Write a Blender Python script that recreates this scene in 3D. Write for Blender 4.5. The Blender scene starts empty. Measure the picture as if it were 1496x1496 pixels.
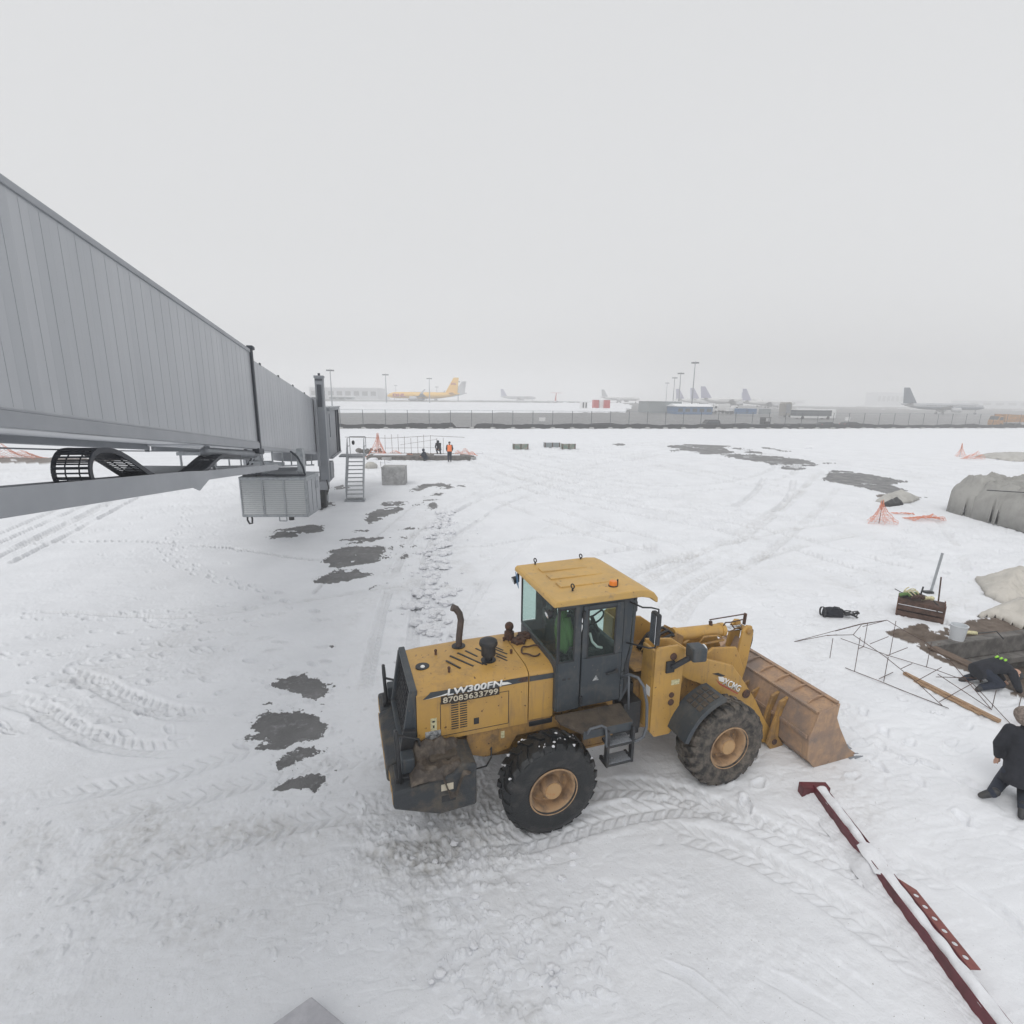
import bpy, bmesh, math, random
import numpy as np
from mathutils import Vector, Matrix
C = bpy.context.scene
COL = C.collection
R = math.radians
PI = math.pi
random.seed(7)

# ---------------------------------------------------------------- camera, sky, sun, exposure
CAM_H, FPX, PITCH, ROLL = 5.69, 752.0, R(12.36), R(0.65)
cd = bpy.data.cameras.new('camera'); cam = bpy.data.objects.new('camera', cd); COL.objects.link(cam)
cd.sensor_width = 36.0; cd.sensor_fit = 'HORIZONTAL'; cd.lens = 36.0 * FPX / 1496.0
cd.clip_start = 0.1; cd.clip_end = 6000
cam.matrix_world = (Matrix.Translation((0, 0, CAM_H)) @ Matrix.Rotation(R(90) - PITCH, 4, 'X') @ Matrix.Rotation(ROLL, 4, 'Z'))
C.camera = cam

world = bpy.data.worlds.new('World'); C.world = world; world.use_nodes = True
wt = world.node_tree; wt.nodes.clear()
sky = wt.nodes.new('ShaderNodeTexSky'); sky.sky_type = 'NISHITA'; sky.sun_disc = False
sky.sun_elevation = R(48); sky.sun_rotation = R(215); sky.dust_density = 5; sky.air_density = 2
hs = wt.nodes.new('ShaderNodeHueSaturation'); hs.inputs['Saturation'].default_value = 0.12
mx = wt.nodes.new('ShaderNodeMix'); mx.data_type = 'RGBA'; mx.inputs[0].default_value = 0.86
mx.inputs[7].default_value = (6.32, 6.37, 6.46, 1)
bg = wt.nodes.new('ShaderNodeBackground'); bg.inputs[1].default_value = 0.1
wo = wt.nodes.new('ShaderNodeOutputWorld')
wt.links.new(sky.outputs[0], hs.inputs['Color']); wt.links.new(hs.outputs[0], mx.inputs[6])
wt.links.new(mx.outputs[2], bg.inputs[0]); wt.links.new(bg.outputs[0], wo.inputs[0])

sl = bpy.data.lights.new('sun', 'SUN'); sl.energy = 0.98; sl.angle = R(35); sl.color = (1, 0.985, 0.96)
sun = bpy.data.objects.new('sun', sl); COL.objects.link(sun)
sun.rotation_euler = (R(42), 0, R(215 - 180 + 0))
sun.rotation_euler = Vector((math.sin(R(215)) * math.cos(R(48)), math.cos(R(215)) * math.cos(R(48)), math.sin(R(48)))).to_track_quat('Z', 'Y').to_euler()
C.view_settings.view_transform = 'Standard'; C.view_settings.look = 'None'
C.view_settings.exposure = 0.27; C.view_settings.gamma = 1.0
C.render.engine = 'CYCLES'
C.cycles.use_denoising = True
C.cycles.max_bounces = 7; C.cycles.diffuse_bounces = 3; C.cycles.glossy_bounces = 3
C.cycles.transmission_bounces = 6; C.cycles.transparent_max_bounces = 12; C.cycles.volume_bounces = 3

# ---------------------------------------------------------------- coordinates
def ray(px, py):
    a, b = px - 748, py - 748
    c, s = math.cos(ROLL), math.sin(ROLL)
    u = c * a + s * b; v = -s * a + c * b
    X, Z = u / FPX, -v / FPX
    cp, sp = math.cos(PITCH), math.sin(PITCH)
    return (X, cp + Z * sp, -sp + Z * cp)
def sstep(a, b, x):
    t = np.clip((np.asarray(x, dtype=float) - a) / (b - a), 0, 1); return t * t * (3 - 2 * t)
def terr(x, y):
    """gentle rise of the airfield beyond the perimeter road"""
    return 0.019 * np.clip(np.asarray(y, dtype=float) - 112, 0, 220) * (1 - 0.65 * sstep(60, 190, x))
def gp(px, py, z=0.0):
    d = ray(px, py); t = (z - CAM_H) / d[2]
    return Vector((d[0] * t, d[1] * t, z))
def gy(px, py, Y):
    d = ray(px, py); t = Y / d[1]
    return Vector((d[0] * t, Y, CAM_H + d[2] * t))
def gt(px, Y):
    d = ray(px, 590); x = d[0] * Y / d[1]
    return Vector((x, Y, float(terr(x, Y))))
def dirt_ease(v): return v

# ---------------------------------------------------------------- materials
MATS = {}
def nt(m):
    t = m.node_tree; return t, t.nodes, t.links
def mat(name, col, rough=0.6, metal=0.0, col2=None, scale=4.0, lo=0.45, hi=0.65, bump=0.0, bscale=40.0, detail=6, col3=None, scale3=1.2, lo3=0.5, hi3=0.7, spec=0.5, coat=0.0, stretch=None, chips=None, runs=None):
    if name in MATS: return MATS[name]
    m = bpy.data.materials.new(name); m.use_nodes = True
    t, N, L = nt(m); b = N['Principled BSDF']
    b.inputs['Roughness'].default_value = rough; b.inputs['Metallic'].default_value = metal
    b.inputs['Base Color'].default_value = (*col, 1); b.inputs['Specular IOR Level'].default_value = spec
    if coat: b.inputs['Coat Weight'].default_value = coat; b.inputs['Coat Roughness'].default_value = 0.2
    tc = N.new('ShaderNodeTexCoord'); src = tc.outputs['Object']
    if stretch:
        mp = N.new('ShaderNodeMapping'); mp.inputs['Scale'].default_value = stretch
        L.new(src, mp.inputs[0]); src = mp.outputs[0]
    last = None; src0 = src
    def layer(c, sc, l, h, prev, src=None):
        src = src or src0
        n = N.new('ShaderNodeTexNoise'); n.inputs['Scale'].default_value = sc; n.inputs['Detail'].default_value = detail
        n.inputs['Roughness'].default_value = 0.65
        L.new(src, n.inputs['Vector'])
        r = N.new('ShaderNodeMapRange'); r.inputs[1].default_value = l; r.inputs[2].default_value = h
        L.new(n.outputs[0], r.inputs[0])
        x = N.new('ShaderNodeMix'); x.data_type = 'RGBA'
        L.new(r.outputs[0], x.inputs[0])
        if prev is None: x.inputs[6].default_value = (*col, 1)
        else: L.new(prev, x.inputs[6])
        x.inputs[7].default_value = (*c, 1)
        return x.outputs[2], n
    if col2: last, nn = layer(col2, scale, lo, hi, None)
    if col3: last, _ = layer(col3, scale3, lo3, hi3, last)
    if runs:       # streaks washed down the surface
        mp = N.new('ShaderNodeMapping'); mp.inputs['Scale'].default_value = (5, 5, .55); L.new(tc.outputs['Object'], mp.inputs[0])
        last, _ = layer(runs, 3.0, .54, .80, last, mp.outputs[0])
    if chips:      # chipped and scratched paint
        last, _ = layer(chips, 17.0, .655, .675, last)
    if last is not None:
        L.new(last, b.inputs['Base Color'])
        rr = N.new('ShaderNodeMapRange'); rr.inputs[3].default_value = max(0.05, rough - 0.12); rr.inputs[4].default_value = min(1, rough + 0.18)
        L.new(nn.outputs[0], rr.inputs[0]); L.new(rr.outputs[0], b.inputs['Roughness'])
    if bump:
        n = N.new('ShaderNodeTexNoise'); n.inputs['Scale'].default_value = bscale; n.inputs['Detail'].default_value = 5
        L.new(tc.outputs['Object'], n.inputs['Vector'])
        bp = N.new('ShaderNodeBump'); bp.inputs['Strength'].default_value = bump; bp.inputs['Distance'].default_value = 0.02
        L.new(n.outputs[0], bp.inputs['Height']); L.new(bp.outputs[0], b.inputs['Normal'])
    MATS[name] = m; return m

def glass(name, tint, amount=0.22):
    if name in MATS: return MATS[name]
    m = bpy.data.materials.new(name); m.use_nodes = True
    t, N, L = nt(m); N.clear()
    o = N.new('ShaderNodeOutputMaterial'); tr = N.new('ShaderNodeBsdfTransparent'); gl = N.new('ShaderNodeBsdfGlossy')
    df = N.new('ShaderNodeBsdfDiffuse'); df.inputs[0].default_value = (0.45, 0.5, 0.5, 1)
    tr.inputs[0].default_value = (*tint, 1); gl.inputs['Roughness'].default_value = 0.05
    f0 = N.new('ShaderNodeLayerWeight'); f0.inputs[0].default_value = .25; gm = N.new('ShaderNodeNewGeometry'); iv = N.new('ShaderNodeMath'); iv.operation = 'SUBTRACT'; iv.inputs[0].default_value = 1; L.new(gm.outputs['Backfacing'], iv.inputs[1])
    pw = N.new('ShaderNodeMath'); pw.operation = 'POWER'; pw.inputs[1].default_value = 3.2; L.new(f0.outputs['Facing'], pw.inputs[0]); fr = N.new('ShaderNodeMath'); fr.operation = 'MULTIPLY'; L.new(pw.outputs[0], fr.inputs[0]); L.new(iv.outputs[0], fr.inputs[1])
    m1 = N.new('ShaderNodeMixShader'); m2 = N.new('ShaderNodeMixShader'); m2.inputs[0].default_value = amount * 0.35
    L.new(fr.outputs[0], m1.inputs[0]); L.new(tr.outputs[0], m1.inputs[1]); L.new(gl.outputs[0], m1.inputs[2])
    L.new(m1.outputs[0], m2.inputs[1]); L.new(df.outputs[0], m2.inputs[2]); L.new(m2.outputs[0], o.inputs[0])
    MATS[name] = m; return m

M_yel = mat('yellow_paint', (0.52, 0.305, 0.075), 0.42, 0, (0.45, 0.27, 0.085), 3.0, 0.4, 0.7, 0.06, 60, col3=(0.24, 0.155, 0.075), scale3=1.7, lo3=0.56, hi3=0.78, chips=(.10, .05, .03), runs=(.30, .19, .09))
M_yeld = mat('dirty_yellow_paint', (0.42, 0.24, 0.07), 0.65, 0, (0.22, 0.14, 0.075), 3.4, 0.42, 0.66, 0.15, 50, col3=(0.10, 0.075, 0.05), scale3=2.2, lo3=0.56, hi3=0.72, chips=(.07, .045, .03), runs=(.12, .08, .05))
M_roof = mat('roof_yellow_paint', (0.56, 0.35, 0.105), 0.5, 0, (0.47, 0.31, 0.12), 2.6, 0.4, 0.7, .05, 50, col3=(.36, .25, .13), scale3=7, lo3=.56, hi3=.72, chips=(.2, .12, .06))
M_bkt = mat('worn_bucket_steel', (0.42, 0.27, 0.165), 0.62, 0, (0.31, 0.21, 0.15), 6.0, 0.42, 0.6, 0.25, 35, chips=(.15, .10, .08), runs=(.22, .16, .12), col3=(0.23, 0.175, 0.145), scale3=1.6, lo3=0.47, hi3=0.62)
M_blk = mat('black_steel', (0.022, 0.024, 0.028), 0.5, 0, (0.06, 0.055, 0.05), 5, 0.5, 0.75)
M_char = mat('charcoal_paint', (0.040, 0.050, 0.060), 0.5, 0, (0.10, 0.10, 0.095), 3.0, 0.48, 0.8, 0.08, 60, chips=(.11, .10, .09), runs=(.085, .08, .07))
M_cwt = mat('scuffed_counterweight', (0.035, 0.04, 0.046), 0.55, 0, (0.12, 0.10, 0.075), 3.2, 0.48, 0.7, 0.3, 30)
M_dirt = mat('grimy_brown_plate', (0.095, 0.075, 0.055), 0.85, 0, (0.05, 0.042, 0.036), 6, 0.4, 0.65, 0.5, 40)
M_tyr = mat('wet_black_rubber', (0.012, 0.014, 0.016), 0.42, 0, (0.055, 0.052, 0.05), 5, 0.5, 0.75, 0.3, 45)
M_tyrm = mat('muddy_rubber', (0.02, 0.02, 0.02), 0.7, 0, (0.14, 0.12, 0.10), 8, 0.38, 0.62, 0.4, 45)
M_rim = mat('dusty_rim_paint', (0.42, 0.27, 0.15), 0.7, 0, (0.22, 0.15, 0.10), 6, 0.45, 0.65, 0.2, 50)
M_hub = mat('hub_paint', (0.46, 0.29, 0.14), 0.6, 0, (0.45, 0.17, 0.05), 9, 0.55, 0.7)
M_rust = mat('rusty_steel', (0.11, 0.055, 0.035), 0.8, 0, (0.06, 0.04, 0.035), 14, 0.4, 0.6, 0.3, 60)
M_chr = mat('chrome_rod', (0.75, 0.76, 0.78), 0.15, 1.0)
M_gls = glass('green_tinted_glass', (0.86, 0.93, 0.91), 0.10)
M_gls2 = glass('dark_glass', (0.25, 0.34, 0.33), 0.3)
M_whp = mat('white_lettering', (0.82, 0.82, 0.8), 0.5)
M_cream = mat('cream_lettering', (0.62, 0.56, 0.44), 0.6)
M_plt = mat('number_plate_brown', (0.035, 0.025, 0.018), 0.6)
M_red = mat('red_decal', (0.45, 0.06, 0.06), 0.5)
M_lab = mat('pale_yellow_label', (0.62, 0.58, 0.36), 0.6, 0, (0.4, 0.36, 0.2), 30)
M_lab2 = mat('grey_label', (0.45, 0.46, 0.46), 0.6, 0, (0.10, 0.11, 0.12), 16, 0.42, 0.6)
M_org = mat('orange_plastic', (0.75, 0.22, 0.03), 0.35)
M_blu = mat('blue_film', (0.09, 0.20, 0.36), 0.4)
M_lens = mat('lamp_lens', (0.75, 0.78, 0.8), 0.08, 0.6)
M_gry = mat('grey_metal_paint', (0.335, 0.35, 0.375), 0.38, 0.25, (0.30, 0.315, 0.34), 1.2, 0.35, 0.7)
M_gryd = mat('mid_grey_paint', (0.245, 0.26, 0.285), 0.45, 0.15, (0.215, 0.23, 0.25), 2, 0.4, 0.7)
M_dk = mat('dark_blue_grey', (0.03, 0.037, 0.05), 0.5)
M_galv = mat('galvanised_steel', (0.36, 0.38, 0.40), 0.4, 0.5, (0.26, 0.28, 0.30), 8)
M_chain = mat('cable_chain_plastic', (0.016, 0.02, 0.03), 0.45)
M_conc = mat('raw_concrete', (0.40, 0.40, 0.40), 0.85, 0, (0.27, 0.27, 0.27), 2.2, 0.4, 0.62, 0.3, 30, col3=(0.46, 0.46, 0.46), scale3=7, lo3=0.5, hi3=0.7)
M_concd = mat('damp_concrete', (0.17, 0.16, 0.15), 0.85, 0, (0.09, 0.085, 0.08), 3, 0.4, 0.6, 0.5, 20)
M_earth = mat('brown_earth', (0.10, 0.07, 0.05), 0.95, 0, (0.16, 0.13, 0.105), 5, 0.4, 0.6, 0.8, 18)
M_wood = mat('bare_wood', (0.42, 0.28, 0.17), 0.75, 0, (0.24, 0.15, 0.09), 7, 0.4, 0.65, stretch=(1, 6, 6))
M_woodd = mat('dark_wood', (0.10, 0.055, 0.04), 0.8, 0, (0.045, 0.028, 0.022), 8, 0.4, 0.65)
M_snowc = mat('loose_snow', (0.76, 0.77, 0.80), 0.8, 0, (0.66, 0.67, 0.69), 9, 0.45, 0.75, 0.6, 14)
M_tarp = mat('pale_tarpaulin', (0.47, 0.46, 0.43), 0.6, 0, (0.37, 0.36, 0.335), 1.6, 0.4, 0.65, 0.35, 7, col3=(.25, .235, .21), scale3=5, lo3=.58, hi3=.75)
M_tarpb = mat('black_sheet', (0.03, 0.03, 0.032), 0.5)
M_net = mat('orange_netting', (0.72, 0.29, 0.19), 0.7)
M_beam = mat('maroon_primer', (0.13, 0.018, 0.028), 0.5, 0, (0.085, 0.018, 0.022), 5, 0.4, 0.65)
M_beam2 = mat('faded_maroon_plate', (0.23, 0.075, 0.065), 0.6, 0, (0.16, 0.05, 0.045), 5, 0.4, 0.65)
M_cloth = mat('black_cloth', (0.010, 0.012, 0.018), 0.9, 0, (0.02, 0.022, 0.03), 6, 0.4, 0.6, 0.4, 20)
M_navy = mat('navy_cloth', (0.018, 0.024, 0.04), 0.9)
M_vest = mat('orange_vest', (0.9, 0.22, 0.06), 0.7)
M_green = mat('lime_fabric', (0.30, 0.65, 0.06), 0.7)
M_greend = mat('dull_lime_fabric', (0.10, 0.19, 0.06), 0.8)
M_skin = mat('skin', (0.48, 0.28, 0.2), 0.55)
M_wool = mat('grey_wool', (0.28, 0.23, 0.2), 0.95, 0, (0.16, 0.13, 0.11), 30, 0.4, 0.6, 0.8, 60)
M_plas = mat('white_plastic', (0.62, 0.65, 0.68), 0.4)

# ---------------------------------------------------------------- mesh builder
class MB:
    def __init__(s): s.v = []; s.f = []
    def add(s, vs, fs):
        o = len(s.v); s.v += [tuple(p) for p in vs]; s.f += [[i + o for i in f] for f in fs]; return s
    def box(s, a, b):
        x0, x1 = sorted((a[0], b[0])); y0, y1 = sorted((a[1], b[1])); z0, z1 = sorted((a[2], b[2]))
        return s.add([(x0, y0, z0), (x1, y0, z0), (x1, y1, z0), (x0, y1, z0), (x0, y0, z1), (x1, y0, z1), (x1, y1, z1), (x0, y1, z1)],
                     [[0, 3, 2, 1], [4, 5, 6, 7], [0, 1, 5, 4], [1, 2, 6, 5], [2, 3, 7, 6], [3, 0, 4, 7]])
    def obox(s, c, size, m):
        hx, hy, hz = [k / 2 for k in size]
        pts = [(-hx, -hy, -hz), (hx, -hy, -hz), (hx, hy, -hz), (-hx, hy, -hz), (-hx, -hy, hz), (hx, -hy, hz), (hx, hy, hz), (-hx, hy, hz)]
        return s.add([Vector(c) + m @ Vector(p) for p in pts], [[0, 3, 2, 1], [4, 5, 6, 7], [0, 1, 5, 4], [1, 2, 6, 5], [2, 3, 7, 6], [3, 0, 4, 7]])
    def bar(s, a, b, w, h=None, up=(0, 0, 1)):
        a, b = Vector(a), Vector(b); d = (b - a); L = d.length; d.normalize(); h = h or w
        u = Vector(up)
        if abs(d.dot(u)) > 0.98: u = Vector((1, 0, 0))
        x = d; y = u.cross(x).normalized(); z = x.cross(y)
        return s.obox((a + b) / 2, (L, w, h), Matrix((x, y, z)).transposed())
    def cyl(s, a, b, r0, r1=None, n=14, cap=True):
        a, b = Vector(a), Vector(b); r1 = r0 if r1 is None else r1
        d = (b - a).normalized(); u = Vector((0, 0, 1)) if abs(d.z) < 0.95 else Vector((1, 0, 0))
        x = u.cross(d).normalized(); y = d.cross(x)
        vs = []
        for p, r in ((a, r0), (b, r1)):
            for i in range(n):
                t = 2 * PI * i / n; vs.append(p + x * r * math.cos(t) + y * r * math.sin(t))
        fs = [[i, (i + 1) % n, n + (i + 1) % n, n + i] for i in range(n)]
        if cap: fs += [list(range(n))[::-1], list(range(n, 2 * n))]
        return s.add(vs, fs)
    def tube(s, pts, r, n=8, cap=True):
        pts = [Vector(p) for p in pts]; k = len(pts); vs = []; fs = []
        rs = r if isinstance(r, (list, tuple)) else [r] * k
        t0 = (pts[1] - pts[0]).normalized(); u = Vector((0, 0, 1)) if abs(t0.z) < 0.9 else Vector((1, 0, 0))
        x = u.cross(t0).normalized()
        for i, p in enumerate(pts):
            t = (pts[min(i + 1, k - 1)] - pts[max(i - 1, 0)])
            if t.length < 1e-9: t = t0
            t.normalize(); x = (x - t * x.dot(t)).normalized(); y = t.cross(x)
            for j in range(n):
                a = 2 * PI * j / n; vs.append(p + (x * math.cos(a) + y * math.sin(a)) * rs[i])
        for i in range(k - 1):
            for j in range(n): fs.append([i * n + j, i * n + (j + 1) % n, (i + 1) * n + (j + 1) % n, (i + 1) * n + j])
        if cap: fs += [list(range(n))[::-1], [(k - 1) * n + j for j in range(n)]]
        return s.add(vs, fs)
    def prism(s, poly, axis, a0, a1):
        """poly in the plane of the two other axes, extruded along axis from a0 to a1"""
        n = len(poly); vs = []
        for a in (a0, a1):
            for p in poly:
                if axis == 'y': vs.append((p[0], a, p[1]))
                elif axis == 'x': vs.append((a, p[0], p[1]))
                else: vs.append((p[0], p[1], a))
        fs = [[i, (i + 1) % n, n + (i + 1) % n, n + i] for i in range(n)] + [list(range(n))[::-1], list(range(n, 2 * n))]
        return s.add(vs, fs)
    def lathe(s, prof, c, ax, n=48, close=False):
        """prof: list of (radius, offset along ax)"""
        c = Vector(c); d = Vector(ax).normalized(); u = Vector((0, 0, 1)) if abs(d.z) < 0.95 else Vector((1, 0, 0))
        x = u.cross(d).normalized(); y = d.cross(x); vs = []; fs = []; k = len(prof)
        for r, h in prof:
            for i in range(n):
                t = 2 * PI * i / n; vs.append(c + d * h + (x * math.cos(t) + y * math.sin(t)) * r)
        for j in range(k - 1 + (1 if close else 0)):
            for i in range(n):
                a, b = j * n, ((j + 1) % k) * n
                fs.append([a + i, a + (i + 1) % n, b + (i + 1) % n, b + i])
        if not close:
            if prof[0][0] > 1e-5: pass
        return s.add(vs, fs)
    def loft(s, rings, cap=True, closed=True):
        n = len(rings[0]); vs = [p for r in rings for p in r]; fs = []
        for i in range(len(rings) - 1):
            for j in range(n if closed else n - 1):
                fs.append([i * n + j, i * n + (j + 1) % n, (i + 1) * n + (j + 1) % n, (i + 1) * n + j])
        if cap and closed: fs += [list(range(n))[::-1], [(len(rings) - 1) * n + j for j in range(n)]]
        return s.add(vs, fs)
    def ball(s, c, r, n=12, m=8, sq=(1, 1, 1), jit=0.0, rng=random):
        c = Vector(c); vs = [c + Vector((0, 0, r * sq[2]))]; fs = []
        for i in range(1, m):
            a = PI * i / m
            for j in range(n):
                b = 2 * PI * j / n; k = r * (1 + (rng.random() - 0.5) * jit)
                vs.append(c + Vector((math.sin(a) * math.cos(b) * sq[0], math.sin(a) * math.sin(b) * sq[1], math.cos(a) * sq[2])) * k)
        vs.append(c - Vector((0, 0, r * sq[2]))); last = len(vs) - 1
        for j in range(n): fs.append([0, 1 + j, 1 + (j + 1) % n])
        for i in range(m - 2):
            for j in range(n):
                a, b = 1 + i * n, 1 + (i + 1) * n
                fs.append([a + j, b + j, b + (j + 1) % n, a + (j + 1) % n])
        for j in range(n): fs.append([last, 1 + (m - 2) * n + (j + 1) % n, 1 + (m - 2) * n + j])
        return s.add(vs, fs)
    def quad(s, a, b, c, d): return s.add([a, b, c, d], [[0, 1, 2, 3]])
    def build(s, name, m, parent=None, bevel=0.0, smooth=False, loc=None, rot=None, solid=0.0, remesh=0.0, subd=0, auto=None):
        me = bpy.data.meshes.new(name); me.from_pydata([tuple(p) for p in s.v], [], s.f)
        bm = bmesh.new(); bm.from_mesh(me); bmesh.ops.recalc_face_normals(bm, faces=bm.faces); bm.to_mesh(me); bm.free()
        me.materials.append(m); me.update()
        o = bpy.data.objects.new(name, me); COL.objects.link(o)
        if parent is not None: o.parent = parent
        if loc is not None: o.location = loc
        if rot is not None: o.rotation_euler = rot
        if solid:
            k = o.modifiers.new('solid', 'SOLIDIFY'); k.thickness = solid; k.offset = 0
        if remesh:
            k = o.modifiers.new('remesh', 'REMESH'); k.mode = 'VOXEL'; k.voxel_size = remesh; k.use_smooth_shade = True
            k = o.modifiers.new('smooth', 'SMOOTH'); k.iterations = 3; k.factor = 0.5
        if bevel:
            k = o.modifiers.new('bevel', 'BEVEL'); k.width = bevel; k.segments = 2; k.limit_method = 'ANGLE'; k.angle_limit = R(40)
        if subd:
            k = o.modifiers.new('subd', 'SUBSURF'); k.levels = subd; k.render_levels = subd
        if smooth:
            me.shade_smooth()
            if auto is not None:
                try: me.set_sharp_from_angle(angle=R(auto))
                except Exception: pass
        return o

def tag(o, label=None, cat=None, group=None, kind=None):
    if label: o['label'] = label
    if cat: o['category'] = cat
    if group: o['group'] = group
    if kind: o['kind'] = kind
    return o
def thing(name, loc=(0, 0, 0), rz=0.0, label=None, cat=None, group=None):
    o = bpy.data.objects.new(name, None); COL.objects.link(o); o.empty_display_size = 0.2
    o.location = loc; o.rotation_euler = (0, 0, rz); return tag(o, label, cat, group)
def kids(o): return [c for c in bpy.data.objects if c.parent == o]
def dup(root, loc, rz=None, label=None, parent=None):
    c = root.copy(); COL.objects.link(c)
    if parent is not None: c.parent = parent
    if loc is not None: c.location = loc
    if rz is not None: c.rotation_euler = (0, 0, rz)
    if label: c['label'] = label
    for ch in kids(root):
        d = ch.copy(); COL.objects.link(d); d.parent = c
        for g in kids(ch):
            e = g.copy(); COL.objects.link(e); e.parent = d
    return c
_dg_curves = []
def text(name, s, m, parent, x0, x1, z0, z1, y, face='-y', shear=0.0, ext=0.003, bold=0.0, mtx=None):
    """flat raised lettering filling the rectangle x0..x1, z0..z1, read from -y"""
    cu = bpy.data.curves.new(name, 'FONT'); cu.body = s; cu.extrude = 0.0; cu.shear = shear; cu.offset = bold; cu.resolution_u = 3
    o = bpy.data.objects.new(name, cu); COL.objects.link(o)
    dg = bpy.context.evaluated_depsgraph_get(); me = bpy.data.meshes.new_from_object(o.evaluated_get(dg))
    bpy.data.objects.remove(o); bpy.data.curves.remove(cu)
    n = len(me.vertices); a = np.empty(n * 3); me.vertices.foreach_get('co', a); a = a.reshape(-1, 3)
    lo, hi = a.min(0), a.max(0)
    u = (a[:, 0] - lo[0]) / (hi[0] - lo[0]); v = (a[:, 1] - lo[1]) / (hi[1] - lo[1])
    b = np.stack([x0 + (x1 - x0) * u, np.full(n, y), z0 + (z1 - z0) * v], 1)
    me.vertices.foreach_set('co', b.ravel()); me.materials.clear(); me.materials.append(m); me.update()
    me.name = name; t = bpy.data.objects.new(name, me); COL.objects.link(t); t.parent = parent
    k = t.modifiers.new('solid', 'SOLIDIFY'); k.thickness = ext; k.offset = 0
    if mtx is not None: t.matrix_local = mtx
    return t

# ---------------------------------------------------------------- ground: one sheet of snow over asphalt
def vnoise(x, y, seed):
    xi = np.floor(x).astype(np.int64); yi = np.floor(y).astype(np.int64); fx = x - xi; fy = y - yi
    def h(a, b):
        k = (a * 374761393 + b * 668265263 + seed * 1274126177) & 0xffffffff
        k = ((k ^ (k >> 13)) * 1274126177) & 0xffffffff; k = k ^ (k >> 16)
        return (k & 0xffffff) / float(0xffffff)
    ux = fx * fx * (3 - 2 * fx); uy = fy * fy * (3 - 2 * fy)
    return (h(xi, yi) * (1 - ux) + h(xi + 1, yi) * ux) * (1 - uy) + (h(xi, yi + 1) * (1 - ux) + h(xi + 1, yi + 1) * ux) * uy
def fbm(x, y, sc, oct=4, seed=1, gain=0.5):
    v = np.zeros_like(x); a = 1.0; t = 0.0; f = 1.0 / sc
    for i in range(oct):
        v += a * vnoise(x * f + 17.3 * i, y * f - 9.1 * i, seed + i); t += a; a *= gain; f *= 2.03
    return v / t
def inpoly(x, y, poly):
    c = np.zeros(x.shape, bool); n = len(poly); j = n - 1
    for i in range(n):
        xi, yi = poly[i]; xj, yj = poly[j]
        if yi != yj: c ^= ((yi > y) != (yj > y)) & (x < (xj - xi) * (y - yi) / (yj - yi) + xi)
        j = i
    return c
# rings: dense where the photograph looks, coarse elsewhere
ys = np.concatenate([np.array([583.35, 583.6, 584.0]), np.arange(584.4, 640, 0.45), np.arange(640, 1650, 1.0)])
dep = np.arctan((ys - 748) / FPX) + PITCH
rad = CAM_H / np.tan(dep)
rad = np.concatenate([[4200.0], rad, np.geomspace(rad[-1] * 0.93, 0.4, 14)])
azd = np.linspace(R(-63), R(63), 1500)
azc = np.linspace(R(63), R(297), 60)[1:-1]
az = np.concatenate([azd, azc])
NR, NA = len(rad), len(az)
GX = rad[:, None] * np.sin(az)[None, :]; GY = rad[:, None] * np.cos(az)[None, :]
Hh = np.zeros((NR, NA)); BARE = np.zeros((NR, NA)); DIRT = np.zeros((NR, NA)); EARTH = np.zeros((NR, NA))
fade = 1.0 - 0.0 * GX
U = GX * 0.981 + GY * 0.196; V = -GX * 0.196 + GY * 0.981          # apron axes: along the fence, away from the camera
near = rad < 75
sn = slice(int(np.argmax(near)), NR)
x, y = GX[sn], GY[sn]
h = Hh[sn]
h += 0.07 * (fbm(x, y, 7.0, 3, 11) - 0.5) + 0.03 * (fbm(x, y, 1.3, 3, 21) - 0.5) + 0.009 * (fbm(x, y, 0.3, 3, 22) - 0.5)
def blob(cx, cy, rx, ry, rot=0):
    c, s = math.cos(rot), math.sin(rot); dx, dy = x - cx, y - cy
    return np.exp(-(((c * dx + s * dy) / rx) ** 2 + ((-s * dx + c * dy) / ry) ** 2))
# churned, driven-over snow round the machine and in broad bands
ch = np.zeros_like(x)
for px, py, rx, ry, rot, a in [(300, 1330, 3.0, 1.0, .1, .5), (900, 1290, 1.2, .5, -.3, .55), (1250, 1190, 1.5, .8, .3, .4), (1150, 1440, 1.0, .5, .2, .35), (640, 1225, 1.2, .8, .3, 1.3), (520, 1090, 1.4, .7, .5, .8), (600, 1160, 1.6, 1.2, 0, 1.2), (620, 1330, 1.4, .6, -.4, .7), (760, 1440, .8, .35, -.6, 1.0), (820, 1390, 1.2, .25, -.9, .9), (300, 1230, 3.0, .7, .15, .6), (100, 1200, 2.5, .8, .1, .6),
                             (640, 830, 2.0, 9.0, .2, .7), (560, 900, 1.5, 2.0, 0, .4), (900, 1180, 1.5, .5, .5, .5), (1050, 830, 6, 3, .4, .35), (1250, 860, 3, 2.5, .4, .5), (1330, 880, 3, 1.8, 0, .8), (1100, 760, 9, 6, .4, .3), (700, 700, 9, 7, 0, .4), (1150, 950, 2, 1, .8, .4), (150, 700, 9, 6, .2, .5), (100, 1020, 1.8, .8, 0, .6), (200, 960, 3, 1.6, 0, .45)]:
    c = gp(px, py); ch = np.maximum(ch, a * blob(c.x, c.y, rx, ry, rot))
ch = np.clip(ch, 0, 1.2) * sstep(0.38, 0.62, fbm(x, y, 0.9, 3, 31))
n1 = fbm(x + 0.1 * fbm(x, y, .4, 2, 5), y, 0.16, 3, 41); n2 = 1 - np.abs(2 * fbm(x, y, 0.23, 3, 51) - 1)
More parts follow.
